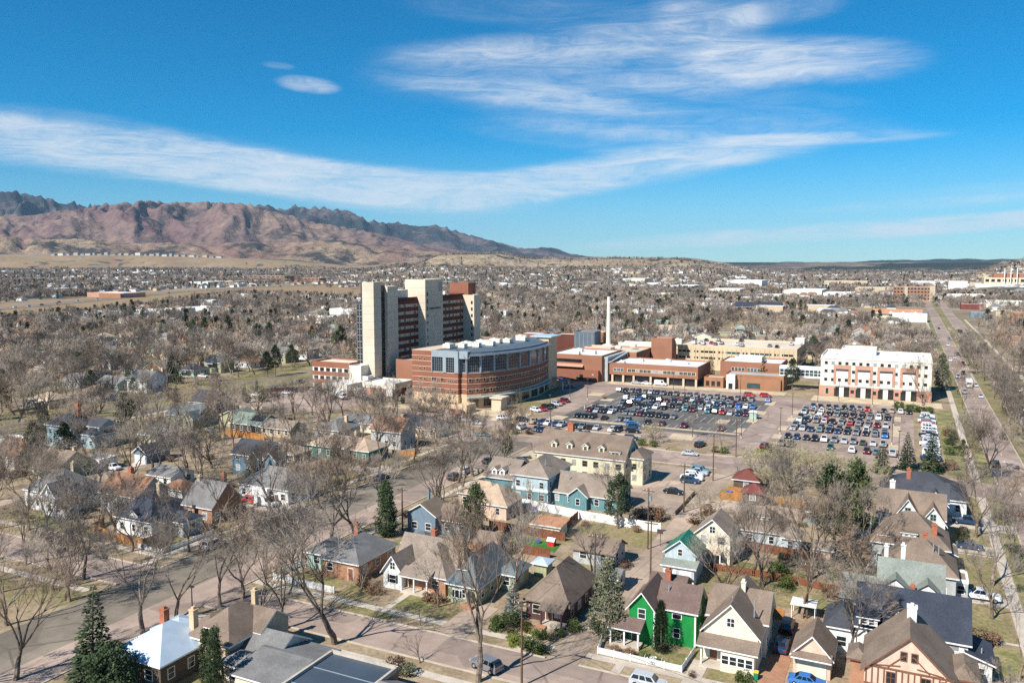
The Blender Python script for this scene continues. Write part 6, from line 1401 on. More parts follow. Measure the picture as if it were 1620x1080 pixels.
STREET = [(-49.3, 93.9, 2.9, 'SUV', 'grey', 'grey blue SUV parked by the big street tree in the foreground'), (-28.2, 99.0, 0, 'SUV', 'silver', 'silver SUV at the kerb before the bright green house garden'), (-14.1, 124.2, 1.57, 'SUV', 'black', 'black SUV in the brick driveway, farther from the street'), (-14.0, 117.6, 1.57, 'sedan', 'dark blue', 'dark blue car in the brick driveway, nearer the street'),
          (-34.2, 131.6, 0, 'sedan', 'white', 'white car beside the green-roofed garage'), (-119.0, 113, 1.57, 'SUV', 'silver', 'silver SUV parked at the left avenue kerb by the corner lawn'), (-133.2, 138.3, 0, 'SUV', 'red', 'bright red car on the driveway of the red-porch house'), (-128.8, 138.3, 0, 'van', 'white', 'white van on the driveway of the red-porch house'),
          (-129.6, 178.2, .1, 'sedan', 'black', 'black sports car on the jade ranch house driveway'), (-118.6, 168.7, 1.57, 'sedan', 'grey', 'grey sedan at the avenue kerb in front of the jade ranch house'), (-102.2, 183.4, 1.57, 'SUV', 'silver', 'silver SUV parked under the avenue trees'), (-101.8, 176.8, 1.57, 'SUV', 'black', 'black SUV parked behind the silver one under the avenue trees'), (-102.2, 196, 1.57, 'sedan', 'grey', 'grey car at the avenue kerb near the small pine'),
          (13, 176, 0, 'sedan', 'dark blue', 'dark blue sedan on the side driveway by the boulevard'), (13, 149.6, 3.14, 'pickup', 'white', 'white pickup on the driveway of the long brown roof'), (-9.6, 108.4, 0, 'sedan', 'blue', 'royal blue car in front of the pink-doored garage'), (-48.2, 188.3, 0, 'sedan', 'black', 'lone black sedan on the tan parking court'),
          (-125.8, 253.1, .3, 'SUV', 'white', 'white SUV leaving the hospital drive'), (-118.2, 253, .2, 'SUV', 'black', 'black SUV at the garden strip entrance'), (-131.6, 331.5, .6, 'sedan', 'dark blue', 'dark car under the hospital entrance canopy'), (23.6, 251.8, 1.57, 'SUV', 'black', 'black SUV parked at the boulevard kerb under trees'), (23.6, 205.3, 1.57, 'SUV', 'maroon', 'maroon SUV at the boulevard kerb'),
          (13.4, 192.8, 0, 'pickup', 'dark blue', 'dark pickup on the drive by the charcoal-roofed corner house'), (29, 293.3, 1.57, 'SUV', 'black', 'black car driving on the near boulevard lane'), (-53.9, 241, 1.3, 'SUV', 'black', 'black SUV turning out of the main lot'), (-54.1, 228.8, .1, 'sedan', 'silver', 'silver sedan crossing the street before the main lot'), (-119.5, 225.5, .2, 'sedan', 'teal', 'green-grey car on the avenue corner'),
          (-188.6, 145.4, 0, 'SUV', 'white', 'white SUV by the flat white garage'), (-201.9, 193, 0, 'sedan', 'silver', 'silver car near the pale green roof'), (-194, 186, 0, 'sedan', 'black', 'black car behind the solar-roofed blue house'), (-137.7, 243.6, .2, 'SUV', 'white', 'white SUV at the lot hedge'), (-129.5, 241.4, .2, 'sedan', 'silver', 'silver car at the lot hedge end'),
          (-254.5, 238.1, 1.57, 'SUV', 'maroon', 'dark maroon SUV on the west boulevard'), (-243.5, 232.5, 0, 'SUV', 'black', 'black SUV on the hospital side street'), (-246.9, 241.8, 0, 'SUV', 'dark blue', 'dark blue SUV by the hospital side lot'), (-240, 254, 0, 'sedan', 'white', 'white car at the edge of the hospital side lot'), (-232.5, 263.5, .5, 'sedan', 'white', 'white car in the hospital side lot'), (-231.9, 270, .5, 'SUV', 'black', 'black car in the hospital side lot'), (-248.4, 290.8, 1.57, 'SUV', 'grey', 'grey car on the west boulevard near the brick wing'), (-228.4, 277, .3, 'sedan', 'silver', 'silver car below the orange brick wing'),
          (-192.3, 265.1, .4, 'SUV', 'black', 'black off-roader in the loading yard'), (-56.7, 342.5, 0, 'SUV', 'red', 'left red SUV on the hospital drive'), (-50.4, 342.9, 0, 'SUV', 'red', 'right red SUV on the hospital drive'), (-47.5, 330.6, 1.57, 'SUV', 'blue', 'bright blue SUV at the main lot corner'), (-109, 355.5, 0, 'sedan', 'silver', 'silver car before the clinic, leftmost'), (-104.3, 355.5, 0, 'sedan', 'white', 'white car before the clinic'), (-97.8, 355.5, 0, 'van', 'white', 'white shuttle van before the clinic'),
          (-36, 247.6, 1.3, 'SUV', 'maroon', 'maroon car left of the right lot')]
for x, y, rot, kd, c, lb in STREET: parked_car(x, y, rot, kd, c, lb, None, math.hypot(x, y) < 240)
for i, (x, y) in enumerate(((-47, 199.5), (-47.2, 202.4), (-47.4, 205.2), (-47.2, 208.1), (-47, 211))): c = ('dark blue', 'white', 'white', 'silver', 'teal')[i]; parked_car(x, y, 0.05, 'pickup' if i % 2 else 'SUV', c, f'{c} car in the tan court row, {NTH[i]} from the near end', 'cars in the tan court row', True)
BL = [(26.3, 531, 'silver', 'sedan'), (23.4, 516, 'white', 'sedan'), (28.9, 500, 'maroon', 'SUV'), (23.6, 440.7, 'silver', 'SUV'), (26.7, 455.9, 'black', 'SUV'), (29.3, 413.9, 'silver', 'sedan'), (23.6, 389.4, 'silver', 'SUV'), (28.9, 380, 'silver', 'sedan'), (44.8, 456, 'white', 'sedan'), (45, 404.6, 'white', 'SUV'), (43.8, 379.6, 'black', 'SUV'), (41, 353.9, 'white', 'sedan'), (29, 551, 'black', 'SUV'), (45, 502, 'maroon', 'sedan'), (26, 610, 'white', 'sedan'), (28.6, 660, 'grey', 'SUV'), (42, 700, 'white', 'SUV'), (25, 760, 'black', 'sedan')]
for i, (x, y, c, kd) in enumerate(BL):
    k = sum(1 for q in BL if (q[0] < 34) == (x < 34) and q[1] < y); parked_car(x, y, (-1 if x < 34 else 1) * math.pi / 2, kd, c, f'{c} {kd} driving on the {"left" if x < 34 else "right"} boulevard carriageway, {NTH[k]} from the near end', 'traffic on the boulevard', name='car')


YC = []
for x, y in YARD:
    if not free(x, y, 1.2): continue
    c = random.choice(POP); kd = random.choice(KINDS_); YC.append((parked_car(x, y, random.choice((1.57, -1.57, 0)) + random.uniform(-.1, .1), kd, c, None, 'cars standing beside the houses'), f'{c} {kd} beside a house', x, y)); keep(x - 2.5, x + 2.5, y - 2.5, y + 2.5)


def truck(x, y, rot, label):
    t = O('box_truck', None, None, (x, y, .05), rot, label, 'truck')
    part('cargo_box', MB().box(-3.6, 1.6, -1.2, 1.2, 1.0, 3.6), 'white_paint', t, (0, 0, 0)); part('cab', MB().box(1.75, 3.2, -1.05, 1.05, .6, 2.6).box(3.2, 4.1, -1.0, 1.0, .6, 1.6), 'white_paint', t, (0, 0, 0))
    part('windscreen', MB().box(3.2, 3.23, -.9, .9, 1.65, 2.45).box(2.0, 3.0, -1.07, 1.07, 1.6, 2.3), 'glass_car', t, (0, 0, 0)); part('chassis', MB().box(-3.6, 3.4, -.8, .8, .55, 1.0), 'dark_metal', t, (0, 0, 0))
    for sx in (-2.4, 2.9):
        for sy in (-1, 1): part('wheel', MB().tube((sx, sy * .85, .48), (sx, sy * 1.1, .48), .48, .48, 12, True), 'tyre', t, (0, 0, 0))


truck(26.4, 410.3, -math.pi / 2, 'white box truck driving on the boulevard'); truck(-204.8, 263.6, -.35, 'white box truck at the left loading dock'); truck(-199.6, 270, -.5, 'white box truck at the middle loading dock')
for i in range(22):
    f = (i + .5) / 22 * (len(hp) - 2); k = int(f); fr = f - k; x = hp[k][0] * (1 - fr) + hp[k + 1][0] * fr; y = hp[k][1] * (1 - fr) + hp[k + 1][1] * fr
    d = Vector((hp[k + 1][0] - hp[k][0], hp[k + 1][1] - hp[k][1])); n = Vector((-d.y, d.x)).normalized() * random.choice((-9, -5, 5, 9)); c = random.choice(('white', 'silver', 'black', 'red'))
    parked_car(x + n.x, y + n.y, math.atan2(d.y, d.x), random.choice(('van', 'SUV', 'van')), c, f'{c} vehicle on the distant highway, {NTH[i]} from the left', 'traffic on the distant highway', name='car', z=.95)
# ---------------------------------------------------------------- trees
def bare_tree(seed, H, fork=.24, wide=.55, up=.22, twigs=12, mult=(4, 3, 3, 3, 2), bark='bark', twig='twig', tw=.042, lean=0.0, fine=True):
    """leafless tree: trunk and limbs (part 0), branchlets and twigs (part 1)"""
    rng = random.Random(seed); tr = MB(); cr = MB()

    def rec(p, d, L, r, lvl):
        seg = 4 if lvl < 2 else 3 if lvl < 4 else 2; pts = []
        for s in range(seg):
            d = (d + Vector((rng.gauss(0, .13), rng.gauss(0, .13), rng.gauss(0, .08) + up * .10 * (1 if lvl > 0 else .3)))).normalized()
            q = p + d * (L / seg); r1 = r * (1 - .34 / seg * (1 if s < seg - 1 else 1.3))
            (tr if lvl < 3 else cr).tube(p, q, r, r1, 7 if lvl == 0 else 5 if lvl < 2 else 4 if lvl == 2 else 3)
            p = q; r = r1; pts.append((Vector(p), Vector(d)))
        if lvl == len(mult):
            for _ in range(twigs):
                k = rng.randrange(len(pts)); b0, dd = pts[k]; b0 = b0 - dd * rng.random() * L / seg
                e = (dd + Vector((rng.gauss(0, .6), rng.gauss(0, .6), rng.gauss(.12, .45)))).normalized(); ln = rng.uniform(.5, 1.5) * H / 15
                sd_ = e.orthogonal().normalized() * tw * .5; a = b0 + e * ln
                cr.poly([tuple(b0 - sd_), tuple(b0 + sd_), tuple(a)])
                if fine:
                    m_ = b0 + e * ln * .4; e2 = (e + Vector((rng.gauss(0, .6), rng.gauss(0, .6), rng.gauss(0, .5)))).normalized()
                    cr.poly([tuple(m_ - sd_ * .7), tuple(m_ + sd_ * .7), tuple(m_ + e2 * ln * .6)])
            return
        n = mult[lvl] if lvl == 0 else max(2, mult[lvl] + rng.choice((-1, 0, 0, 1)))
        a0 = rng.uniform(0, 6.28)
        for i in range(n):
            a = a0 + 6.283 * i / n + rng.uniform(-.5, .5); spread = wide * rng.uniform(.65, 1.25) * (1 if i or lvl == 0 else .4)
            o = d.orthogonal().normalized(); c = d.cross(o)
            nd = (d + (o * math.cos(a) + c * math.sin(a)) * math.tan(spread) + Vector((0, 0, up))).normalized()
            src = pts[-1][0] if (i < 2 or lvl == 0) else pts[max(0, len(pts) - 2)][0]
            rec(Vector(src), nd, L * rng.uniform(.62, .86) if lvl else H * rng.uniform(.26, .36), r * rng.uniform(.58, .76), lvl + 1)
    rec(Vector((0, 0, -.1)), Vector((lean, 0, 1)).normalized(), H * fork, H * .026, 0)
    return tr.mesh('trunk', bark), cr.mesh('crown', twig)


def spray(mb, c, d, ln, wd, rng, k=3):
    """flat little fan of needles"""
    d = d.normalized(); s = d.cross(Vector((0, 0, 1)));
    s = s.normalized() if s.length > .01 else Vector((1, 0, 0))
    for i in range(k):
        e = (d + s * rng.uniform(-.7, .7) + Vector((0, 0, rng.uniform(-.35, .3)))).normalized(); t_ = (s + Vector((0, 0, rng.uniform(-.5, .5)))).normalized() * wd * rng.uniform(.6, 1.2)
        b = c + Vector((rng.gauss(0, .12), rng.gauss(0, .12), rng.gauss(0, .12))) * ln; a = b + e * ln * rng.uniform(.7, 1.2)
        mb.poly([tuple(b - t_ * .35), tuple(b + e * ln * .45 - t_), tuple(a), tuple(b + e * ln * .45 + t_)])


def spruce(seed, H, rad, needles='needles', layers=26, per=13, k=4, power=.85):
    rng = random.Random(seed); tr = MB().tube((0, 0, -.1), (0, 0, H * .95), H * .018, .02, 7); cr = MB()
    for i in range(layers):
        f = (i + rng.random() * .6) / layers; z = H * (.05 + .95 * f); R_ = rad * (1 - f) ** power + .06
        n = max(4, int(per * (1 - f * .65))); a0 = rng.random() * 6.28
        for j in range(n):
            a = a0 + 6.283 * j / n + rng.gauss(0, .12); d = Vector((math.cos(a), math.sin(a), -.18 + .3 * f)); rr_ = R_ * rng.uniform(.78, 1.16)
            for s in (.98, .66, .34):
                if rr_ * s < .15 and s < .9: continue
                spray(cr, Vector((d.x * rr_ * s * .8, d.y * rr_ * s * .8, z + d.z * rr_ * s + rng.gauss(0, .08))), d, .22 + rr_ * .24, .12 + rr_ * .06, rng, k if s > .9 else k - 1)
    return tr.mesh('trunk', 'dark_bark'), cr.mesh('crown', needles)


def clumpy(seed, H, rad, base, needles, n=80, per=26, cl=.75, leaf=.3, shape='pine'):
    rng = random.Random(seed); tr = MB().tube((0, 0, -.1), (0, 0, H * .9), H * .02, .04, 7); cr = MB()
    for i in range(n):
        f = rng.random(); z = H * (base + (1 - base) * f); a = rng.random() * 6.28
        env = {'pine': math.sin(math.pi * min(1, .18 + .82 * f) ** .8) ** .7, 'round': math.sqrt(max(.02, 1 - (2 * f - 1) ** 2)), 'column': min(1, 6 * f + .5) * (1 - f) ** .35, 'tear': min(1, 4 * f + .45) * (1 - f) ** .6}[shape]
        R_ = rad * env * math.sqrt(rng.uniform(.25, 1)); c = Vector((math.cos(a) * R_, math.sin(a) * R_, z))
        if shape == 'pine' and i % 3 == 0: tr.tube((0, 0, max(.5, z - R_ * .5)), c, .07, .03, 4)
        s = cl * rng.uniform(.6, 1.2)
        for _ in range(per):
            v = Vector((rng.gauss(0, 1), rng.gauss(0, 1), rng.gauss(0, .75))).normalized() * s * rng.uniform(.55, 1); e = (v + Vector((rng.gauss(0, .5), rng.gauss(0, .5), rng.gauss(.2, .5)))).normalized() * leaf
            w_ = e.orthogonal().normalized() * leaf * .45; p = c + v; cr.poly([tuple(p - w_), tuple(p + e), tuple(p + w_)])
    return tr.mesh('trunk', 'bark'), cr.mesh('crown', needles)


BARE = [bare_tree(1, 15, .22, .52), bare_tree(2, 15, .28, .45, .28), bare_tree(3, 15, .18, .60, .2, 10), bare_tree(4, 15, .26, .55, .12, 9, (3, 3, 3, 3, 2)), bare_tree(5, 15, .3, .42, .3, 9, (3, 4, 3, 3, 2)), bare_tree(6, 15, .2, .5, .2, 8, (5, 3, 3, 3, 2), lean=.08), bare_tree(7, 15, .24, .5, .25, 9, (4, 3, 3, 3, 2), lean=-.1)]
DARK = [bare_tree(11, 15, .1, .55, .2, 11, (5, 3, 3, 3, 2), 'dark_bark', 'twig'), bare_tree(12, 15, .14, .5, .25, 11, (4, 3, 4, 3, 2), 'dark_bark', 'twig')]
WILLOW = [bare_tree(21, 12, .12, .62, .14, 15, (5, 4, 3, 3), 'bark', 'willow_twig', .05), bare_tree(22, 12, .1, .68, .1, 15, (6, 3, 3, 3), 'bark', 'willow_twig', .05)]
SMALL = [bare_tree(31, 8, .22, .55, .25, 6, (4, 3, 3), tw=.04), bare_tree(32, 8, .18, .6, .2, 6, (5, 3, 3), tw=.04)]
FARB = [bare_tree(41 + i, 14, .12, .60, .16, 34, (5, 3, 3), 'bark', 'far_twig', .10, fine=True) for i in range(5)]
SPRUCE = [spruce(51, 12, 3.0), spruce(52, 12, 2.6), spruce(53, 12, 3.2, 'needles', 24, 12)]
BLUE = [spruce(54, 8, 1.9, 'blue_needles', 17, 9, 3)]
PINE = [clumpy(61, 12, 2.6, .28, 'needles', 95, 30, .8, .34, 'pine'), clumpy(62, 12, 2.9, .3, 'needles', 90, 30, .85, .34, 'pine')]
TEAR = [clumpy(63, 11, 2.7, .06, 'olive_needles', 170, 34, .75, .26, 'tear'), clumpy(64, 9, 1.9, .04, 'needles', 170, 34, .6, .24, 'tear')]
ROUND = [clumpy(65, 6, 2.9, .05, 'needles', 150, 34, .7, .26, 'round')]
COLUMN = [clumpy(66, 8, 1.0, .03, 'needles', 110, 30, .5, .22, 'column')]
FARC = [clumpy(71, 11, 2.6, .08, 'far_needles', 40, 12, 1.1, .8, 'tear'), clumpy(72, 10, 3.0, .2, 'far_needles', 36, 12, 1.2, .85, 'pine')]

BT, CT = [], []


def tree(proto, x, y, s, desc, name, cat, store, group, sz=None):
    t = O(name, None, None, (x, y, 0), random.uniform(0, 6.28), None, cat, group, scale=(s * random.uniform(.88, 1.12), s * random.uniform(.88, 1.12), s * random.uniform(.9, 1.14))); t.rotation_euler.x = random.gauss(0, .03); t.rotation_euler.y = random.gauss(0, .03)
    O('trunk', proto[0], t); O('crown', proto[1], t); store.append((t, desc, x, y)); KEEP_T.append((x, y)); return t


KEEP_T = []
GB = 'leafless street and garden trees'


def bare(x, y, s=None, pool=BARE, d='bare deciduous tree'):
    s = s or random.uniform(.85, 1.1); return tree(random.choice(pool), x, y, s, ('tall ' if s > 1.05 else 'small ' if s < .75 else '') + d, 'bare_tree', 'tree', BT, GB)


# trees that can be picked out one by one, where they stand in the photograph
for k in range(6): bare(34 + (k % 3 - 1) * 1.2, 300 + 52 * k + (k * 7 % 5), .75 + .35 * ((k * 5) % 4) / 3)
for k in range(6): bare(48.6, 262 + 50 * k + (k * 5 % 9), .75 + .35 * ((k * 3) % 4) / 3)
for x, y, s in ((-98.8, 105.5, .75), (-98.6, 141, .8), (-98.9, 190, .8), (-121.3, 141, .75), (-121.4, 157, .8), (-121.3, 188, .8), (-152, 101.8, .85), (-168, 101.9, .85), (-120.9, 84, .8), (-121.3, 74, .9), (-64.6, 101.5, .4), (-104, 64.2, 1.0), (-100.4, 81.1, .95), (-99.4, 86.5, .9), (-97.9, 93.9, .85), (-96.3, 97.2, .9), (-88, 91.6, .75), (-82.6, 91.2, .95), (-72.6, 91.0, 1.18), (-99.0, 115.9, 1.0), (-127.1, 91.2, .85), (-137, 91.6, .8), (-143.1, 91.4, .75),
                (-121.4, 132.5, 1.05), (-99.4, 124.8, 1.0), (-121.4, 109.3, .8), (-124.9, 120, .85), (-104.2, 112.2 + 30, .001), (-99.4, 131.6, 1.1), (-121.2, 171.3, .9), (-120.8, 180.1, .7), (-127, 150, .9), (-99.2, 174.3, 1.05), (-99.1, 181.6, 1.15),
                (-48.8, 90.6, 1.2), (-55.6, 113.5, .8), (-58.4, 91.5, .55), (-161.3, 104, 1.0), (-131.4, 104.6, .8), (-207.2, 168, 1.1), (-172, 146, 1.1), (-227, 152, .9), (-152, 109, 1.0), (-140.5, 107.5, .8), (-24.7, 130.5, .8), (-22.4, 144.3, .95), (-37.0, 97, .001),
                (-20, 139.5, .8), (-5.8, 150.5, .9), (-4.6, 143.2, .8), (-18.5, 174, .95), (-12.9, 147, .9), (15.3, 228.2, 1.1), (20, 238, 1.0), (14.4, 184.2, .95), (15.2, 157, .9), (-5.4, 118.6, .75), (4.6, 101.8, .62), (-12.6, 129.5, .8), (-6.5, 127.6, .7),
                (7.3, 349, .95), (20.6, 384, .55), (33, 319.2, 1.1), (33.4, 378.2, .8), (33.8, 433, 1.0), (20.4, 434, .6), (-88.6, 149, .9), (-48.6, 133.5, .6), (-53.3, 164, .9), (-72, 151.8, .55), (-109.9, 234, .6), (-37.2, 210, .7), (-46.3, 236, .5), (-59, 252.9, .4), (-83.8, 247.2, .5), (-92, 152, .75), (-93.8, 139, .001),
                (-95.4, 108, .8), (-80, 107.5, .7), (-65.6, 108.3, .6), (-110, 58, .9), (-178, 100.8 + 6, .9), (-186, 92 - 4, .8), (-128, 86, .8), (-135, 80, .9), (-122, 84, .7), (-143, 78, .85), (-150, 86, .8), (-113, 47, .001), (11, 100.8 + 3, .5), (14, 142, .7), (15.5, 122, .6), (20.4, 204, .6), (20.6, 170, .7), (20.5, 300, .6), (20.4, 345, .6), (20.4, 270, .6),
                (34.5, 250, .8), (35, 345, .7), (34, 520, 1.0), (33.5, 560, .9), (48.6, 330, 1.0), (48.4, 300, .9), (48.8, 380, .9), (48.6, 440, 1.0), (48.6, 270, .8), (-179, 150, .9), (-180, 165, 1.0), (-205, 185, .8), (-214, 150.5, .9), (-154.5, 139, 1.0), (-143, 133, 1.0), (-127, 161, .9), (-143, 173, .8), (-166, 158, 1.0), (-176, 176, .9), (-141, 197, 1.0), (-150, 204, 1.0), (-165, 206, 1.05), (-173, 210, .9), (-128, 200, .9), (-125, 207, .9), (-105, 206, .001),
                (-96.5, 160, .9), (-94.5, 168, .8), (-94, 187, .9), (-93, 208, .7), (-178, 222, .9), (-186, 214, 1.0), (-195, 220, .9), (-204, 216, .9), (-212, 211, 1.0), (-166, 229, .8), (-156, 232, .8), (-148, 230, .9), (-180, 233, .8), (-192, 231, .9), (-176, 259, .5), (-160, 260, .45), (-153.5, 259.5, .5), (-149, 261, .5)):
    if s > .1: bare(x, y, s, BARE if s > .72 else BARE + SMALL)
for x, y, s in ((-268.6, 182.6, 1.25), (-263, 198.4, .8), (-260.8, 193.2, .7), (-252.7, 205.6 + 3, .001), (-300, 232, 1.0), (-322, 242, 1.0), (-274.6, 176, 1.0), (-262, 160, .9)):
    if s > .1: bare(x, y, s, DARK, 'dark-limbed bare tree')
for x, y, s in ((-29, 206, .85), (-23, 201, .95), (-17, 204, 1.0), (-12, 209, .9), (-24, 211, .9), (-33, 211.5, .8), (-18.5, 212, .95), (-8, 204, .9), (-27, 195.5, .75), (-16, 195, .8), (-11, 191, .8), (-70, 244, .55), (-67.6, 237.5, .6), (-28, 236, .5), (-32, 237, .45), (-113, 170, .001), (-104.6, 160, .001), (-197, 163, 1.0), (-173, 161, 1.0), (-35, 166, .8), (-36.6, 181, .001)):
    if s > .1: tree(random.choice(WILLOW), x, y, s, 'straw-coloured bare willow', 'bare_willow', 'tree', BT, GB)
# the rest of the leafless trees near enough to be picked out
n = 26000; r_ = 90 + 560 * np.sqrt(RNG.random(n)); u_ = RNG.uniform(-60, 1680, n); A = YAW - np.arctan((u_ - 810) / 1296.0); X = -r_ * np.sin(A); Y = r_ * np.cos(A)
g_ok = free_np(X, Y, 2.2) & ~((X > -100) & (X < 16) & (Y < 216)) & ~((X > -215) & (X < 16) & (Y > 231) & (Y < 420)) & ~((X > -128) & (X < -98)) & ~((X > -168) & (X < -119) & (Y > 100) & (Y < 195) & (RNG.random(n) < .8)) & ~((X > -98) & (Y < 92))
cand = np.stack([X, Y, r_], -1)[g_ok]; cand = cand[np.argsort(cand[:, 2])]
grid = {}
for x, y in KEEP_T: grid.setdefault((int(x // 8), int(y // 8)), []).append((x, y))


def spaced(x, y, dmin):
    a, b = int(x // 8), int(y // 8)
    for i in (-1, 0, 1):
        for j in (-1, 0, 1):
            for q in grid.get((a + i, b + j), ()):
                if (q[0] - x) ** 2 + (q[1] - y) ** 2 < dmin * dmin: return False
    grid.setdefault((a, b), []).append((x, y)); return True


FARPTS = []; FARCON = []; ncon = 0
ecl0 = lambda x, y: .10 + .9 * max(0.0, float(fbm(np.array([x / 90.0 + 31]), np.array([y / 90.0 + 17]), 3)[0]) - .48)
for x, y, rr_ in cand:
    if not spaced(x, y, 9.8 if rr_ > 200 else 10.5): continue
    q = random.random()
    if q < ecl0(x, y):
        if ncon < 110: ncon += 1; CT.append((tree(random.choice(SPRUCE + PINE), x, y, random.uniform(.6, 1.15), 'dark evergreen', 'evergreen_tree', 'tree', [], 'evergreens of the neighbourhood'), 'dark evergreen tree', x, y))
        else: FARCON.append((x, y, 0, random.uniform(.6, 1.2)))
    elif len(BT) < 298: bare(x, y, random.uniform(.7, 1.1), BARE if q < .9 else DARK + WILLOW)
    else: FARPTS.append((x, y, 0, random.uniform(.65, 1.15)))
for x, y, s, pool, d in ((-93.9, 67.9, 1.05, SPRUCE, 'large foreground spruce'), (-89.2, 67.2, 1.0, ROUND, 'rounded foreground evergreen'), (-52.8, 109.4, .85, BLUE, 'small blue spruce'), (-37.6, 109.4, 1.12, TEAR[:1], 'big olive-green juniper'), (-29.2, 108.9, .78, TEAR[1:], 'dark pointed juniper'), (-92.7, 133.2, 1.25, TEAR[1:], 'broad dark evergreen'),
                         (-138.8, 176.3, .75, SPRUCE, 'dark spruce'), (-154.7, 179.3, .8, SPRUCE, 'slim dark spruce'), (-74.4, 136.6, .95, PINE, 'bright green pine'), (-52.1, 158, 1.02, PINE, 'tall lopsided pine'), (-98.4, 200, .6, PINE, 'low pine'), (-10.2, 160.8, 1.4, PINE[:1], 'tall ivy-clad evergreen'), (-7.6, 161.8, 1.45, PINE[:1], 'second tall ivy-clad evergreen'),
                         (2, 238.4, .9, SPRUCE, 'dark spruce'), (-4, 231.9, .8, SPRUCE, 'grey-green spruce'), (7.7, 237.8, 1.05, SPRUCE, 'tall spruce'), (-42.8, 365.6, 1.15, PINE, 'tall dark pine'), (-57, 378.5, 1.0, SPRUCE, 'broad dark spruce'), (-82.5, 386, .9, SPRUCE, 'spruce'), (-181.4, 268.5, .45, ROUND, 'small round pine'), (-176, 265.5, .4, ROUND, 'small golden round tree'),
                         (-188, 524.8, 1.3, TEAR, 'big dark evergreen'), (-275.2, 298.9, 1.0, PINE, 'dark pine'), (-276, 305, 1.1, PINE, 'dark pine'), (-308, 393, 1.2, PINE, 'dark pine'), (-316, 410, 1.3, PINE, 'tall dark pine'), (-299, 388, 1.1, PINE, 'dark pine'), (-446, 423, 1.2, PINE, 'dark pine'), (-455, 420, 1.2, PINE, 'dark pine'), (-435, 428, 1.2, SPRUCE, 'dark spruce'), (-415, 438, 1.1, SPRUCE, 'dark spruce'), (-394, 431, 1.2, PINE, 'dark pine'), (-402, 428, 1.1, PINE, 'dark pine'),
                         (-197.2, 137.8, .95, ROUND + PINE, 'bushy dark pine'), (-210, 138.5, .9, PINE, 'bushy pine'), (-204, 134, .8, PINE, 'bushy pine'), (-309, 229.5, .9, PINE, 'dark round pine'), (-349.7, 226, .9, PINE, 'dark pine'), (-232, 240, .5, ROUND, 'round juniper'), (-228, 244, .55, ROUND, 'round juniper'), (-240, 247, .5, SPRUCE, 'small spruce'), (-235, 252, .5, SPRUCE, 'small spruce'), (-247.4, 262, .5, SPRUCE, 'small spruce'),
                         (-76.2, 72.6, .9, COLUMN, 'slim columnar evergreen'), (-78.2, 73.4, 1.0, COLUMN, 'slim columnar evergreen'), (-80, 74.3, .9, COLUMN, 'slim columnar evergreen'), (11.8, 178.8, .5, ROUND, 'bushy evergreen'), (14, 270, .5, PINE, 'roadside pine'), (16, 254, .45, PINE, 'low roadside pine'), (15.4, 395, 1.3, TEAR, 'tall olive evergreen'), (-45, 470, 1.2, PINE, 'dark pine'), (-56, 478, 1.1, SPRUCE, 'dark spruce'), (-70, 470, 1.2, SPRUCE, 'dark spruce')):
    tree(random.choice(pool), x, y, s, d, 'evergreen_tree', 'tree', CT, 'evergreens of the neighbourhood')

# the bare woodland and dark evergreens that read as one mass
n = 60000; r_ = np.concatenate([560 + 1000 * RNG.random(36000) ** .75, 1500 + 3500 * RNG.random(24000) ** .9]); u_ = RNG.uniform(-60, 1680, n); A = YAW - np.arctan((u_ - 810) / 1296.0); X = -r_ * np.sin(A); Y = r_ * np.cos(A)
g_ok = free_np(X, Y, 3) & ~((r_ > 4600) & (u_ < 450)) & ~((r_ > 3250) & (r_ < 3900) & (u_ > 640) & (u_ < 1150) & (RNG.random(n) < .75))
dens = fbm(X / 130, Y / 130, 3); g_ok &= (dens + .25 * RNG.random(n)) > np.where(u_ > 1150, .6, .53)
ECN = lambda x, y: float(fbm(np.array([x / 170.0 + 31]), np.array([y / 170.0 + 17]), 3)[0])
ecl = lambda x, y: .12 + 1.3 * max(0.0, ECN(x, y) - .5)
Zt = mesa_h(u_[:, None], r_[:, None], X[:, None], Y[:, None])[:, 0]
for x, y, z, rr_, q in zip(X[g_ok], Y[g_ok], Zt[g_ok], r_[g_ok], RNG.random(g_ok.sum())):
    if rr_ < 1500 and not spaced(x, y, 9.3): continue
    (FARCON if q < ecl(x, y) else FARPTS).append((x, y, z - .3, random.uniform(.65, 1.15) * (1 if rr_ < 2200 else 1.3)))


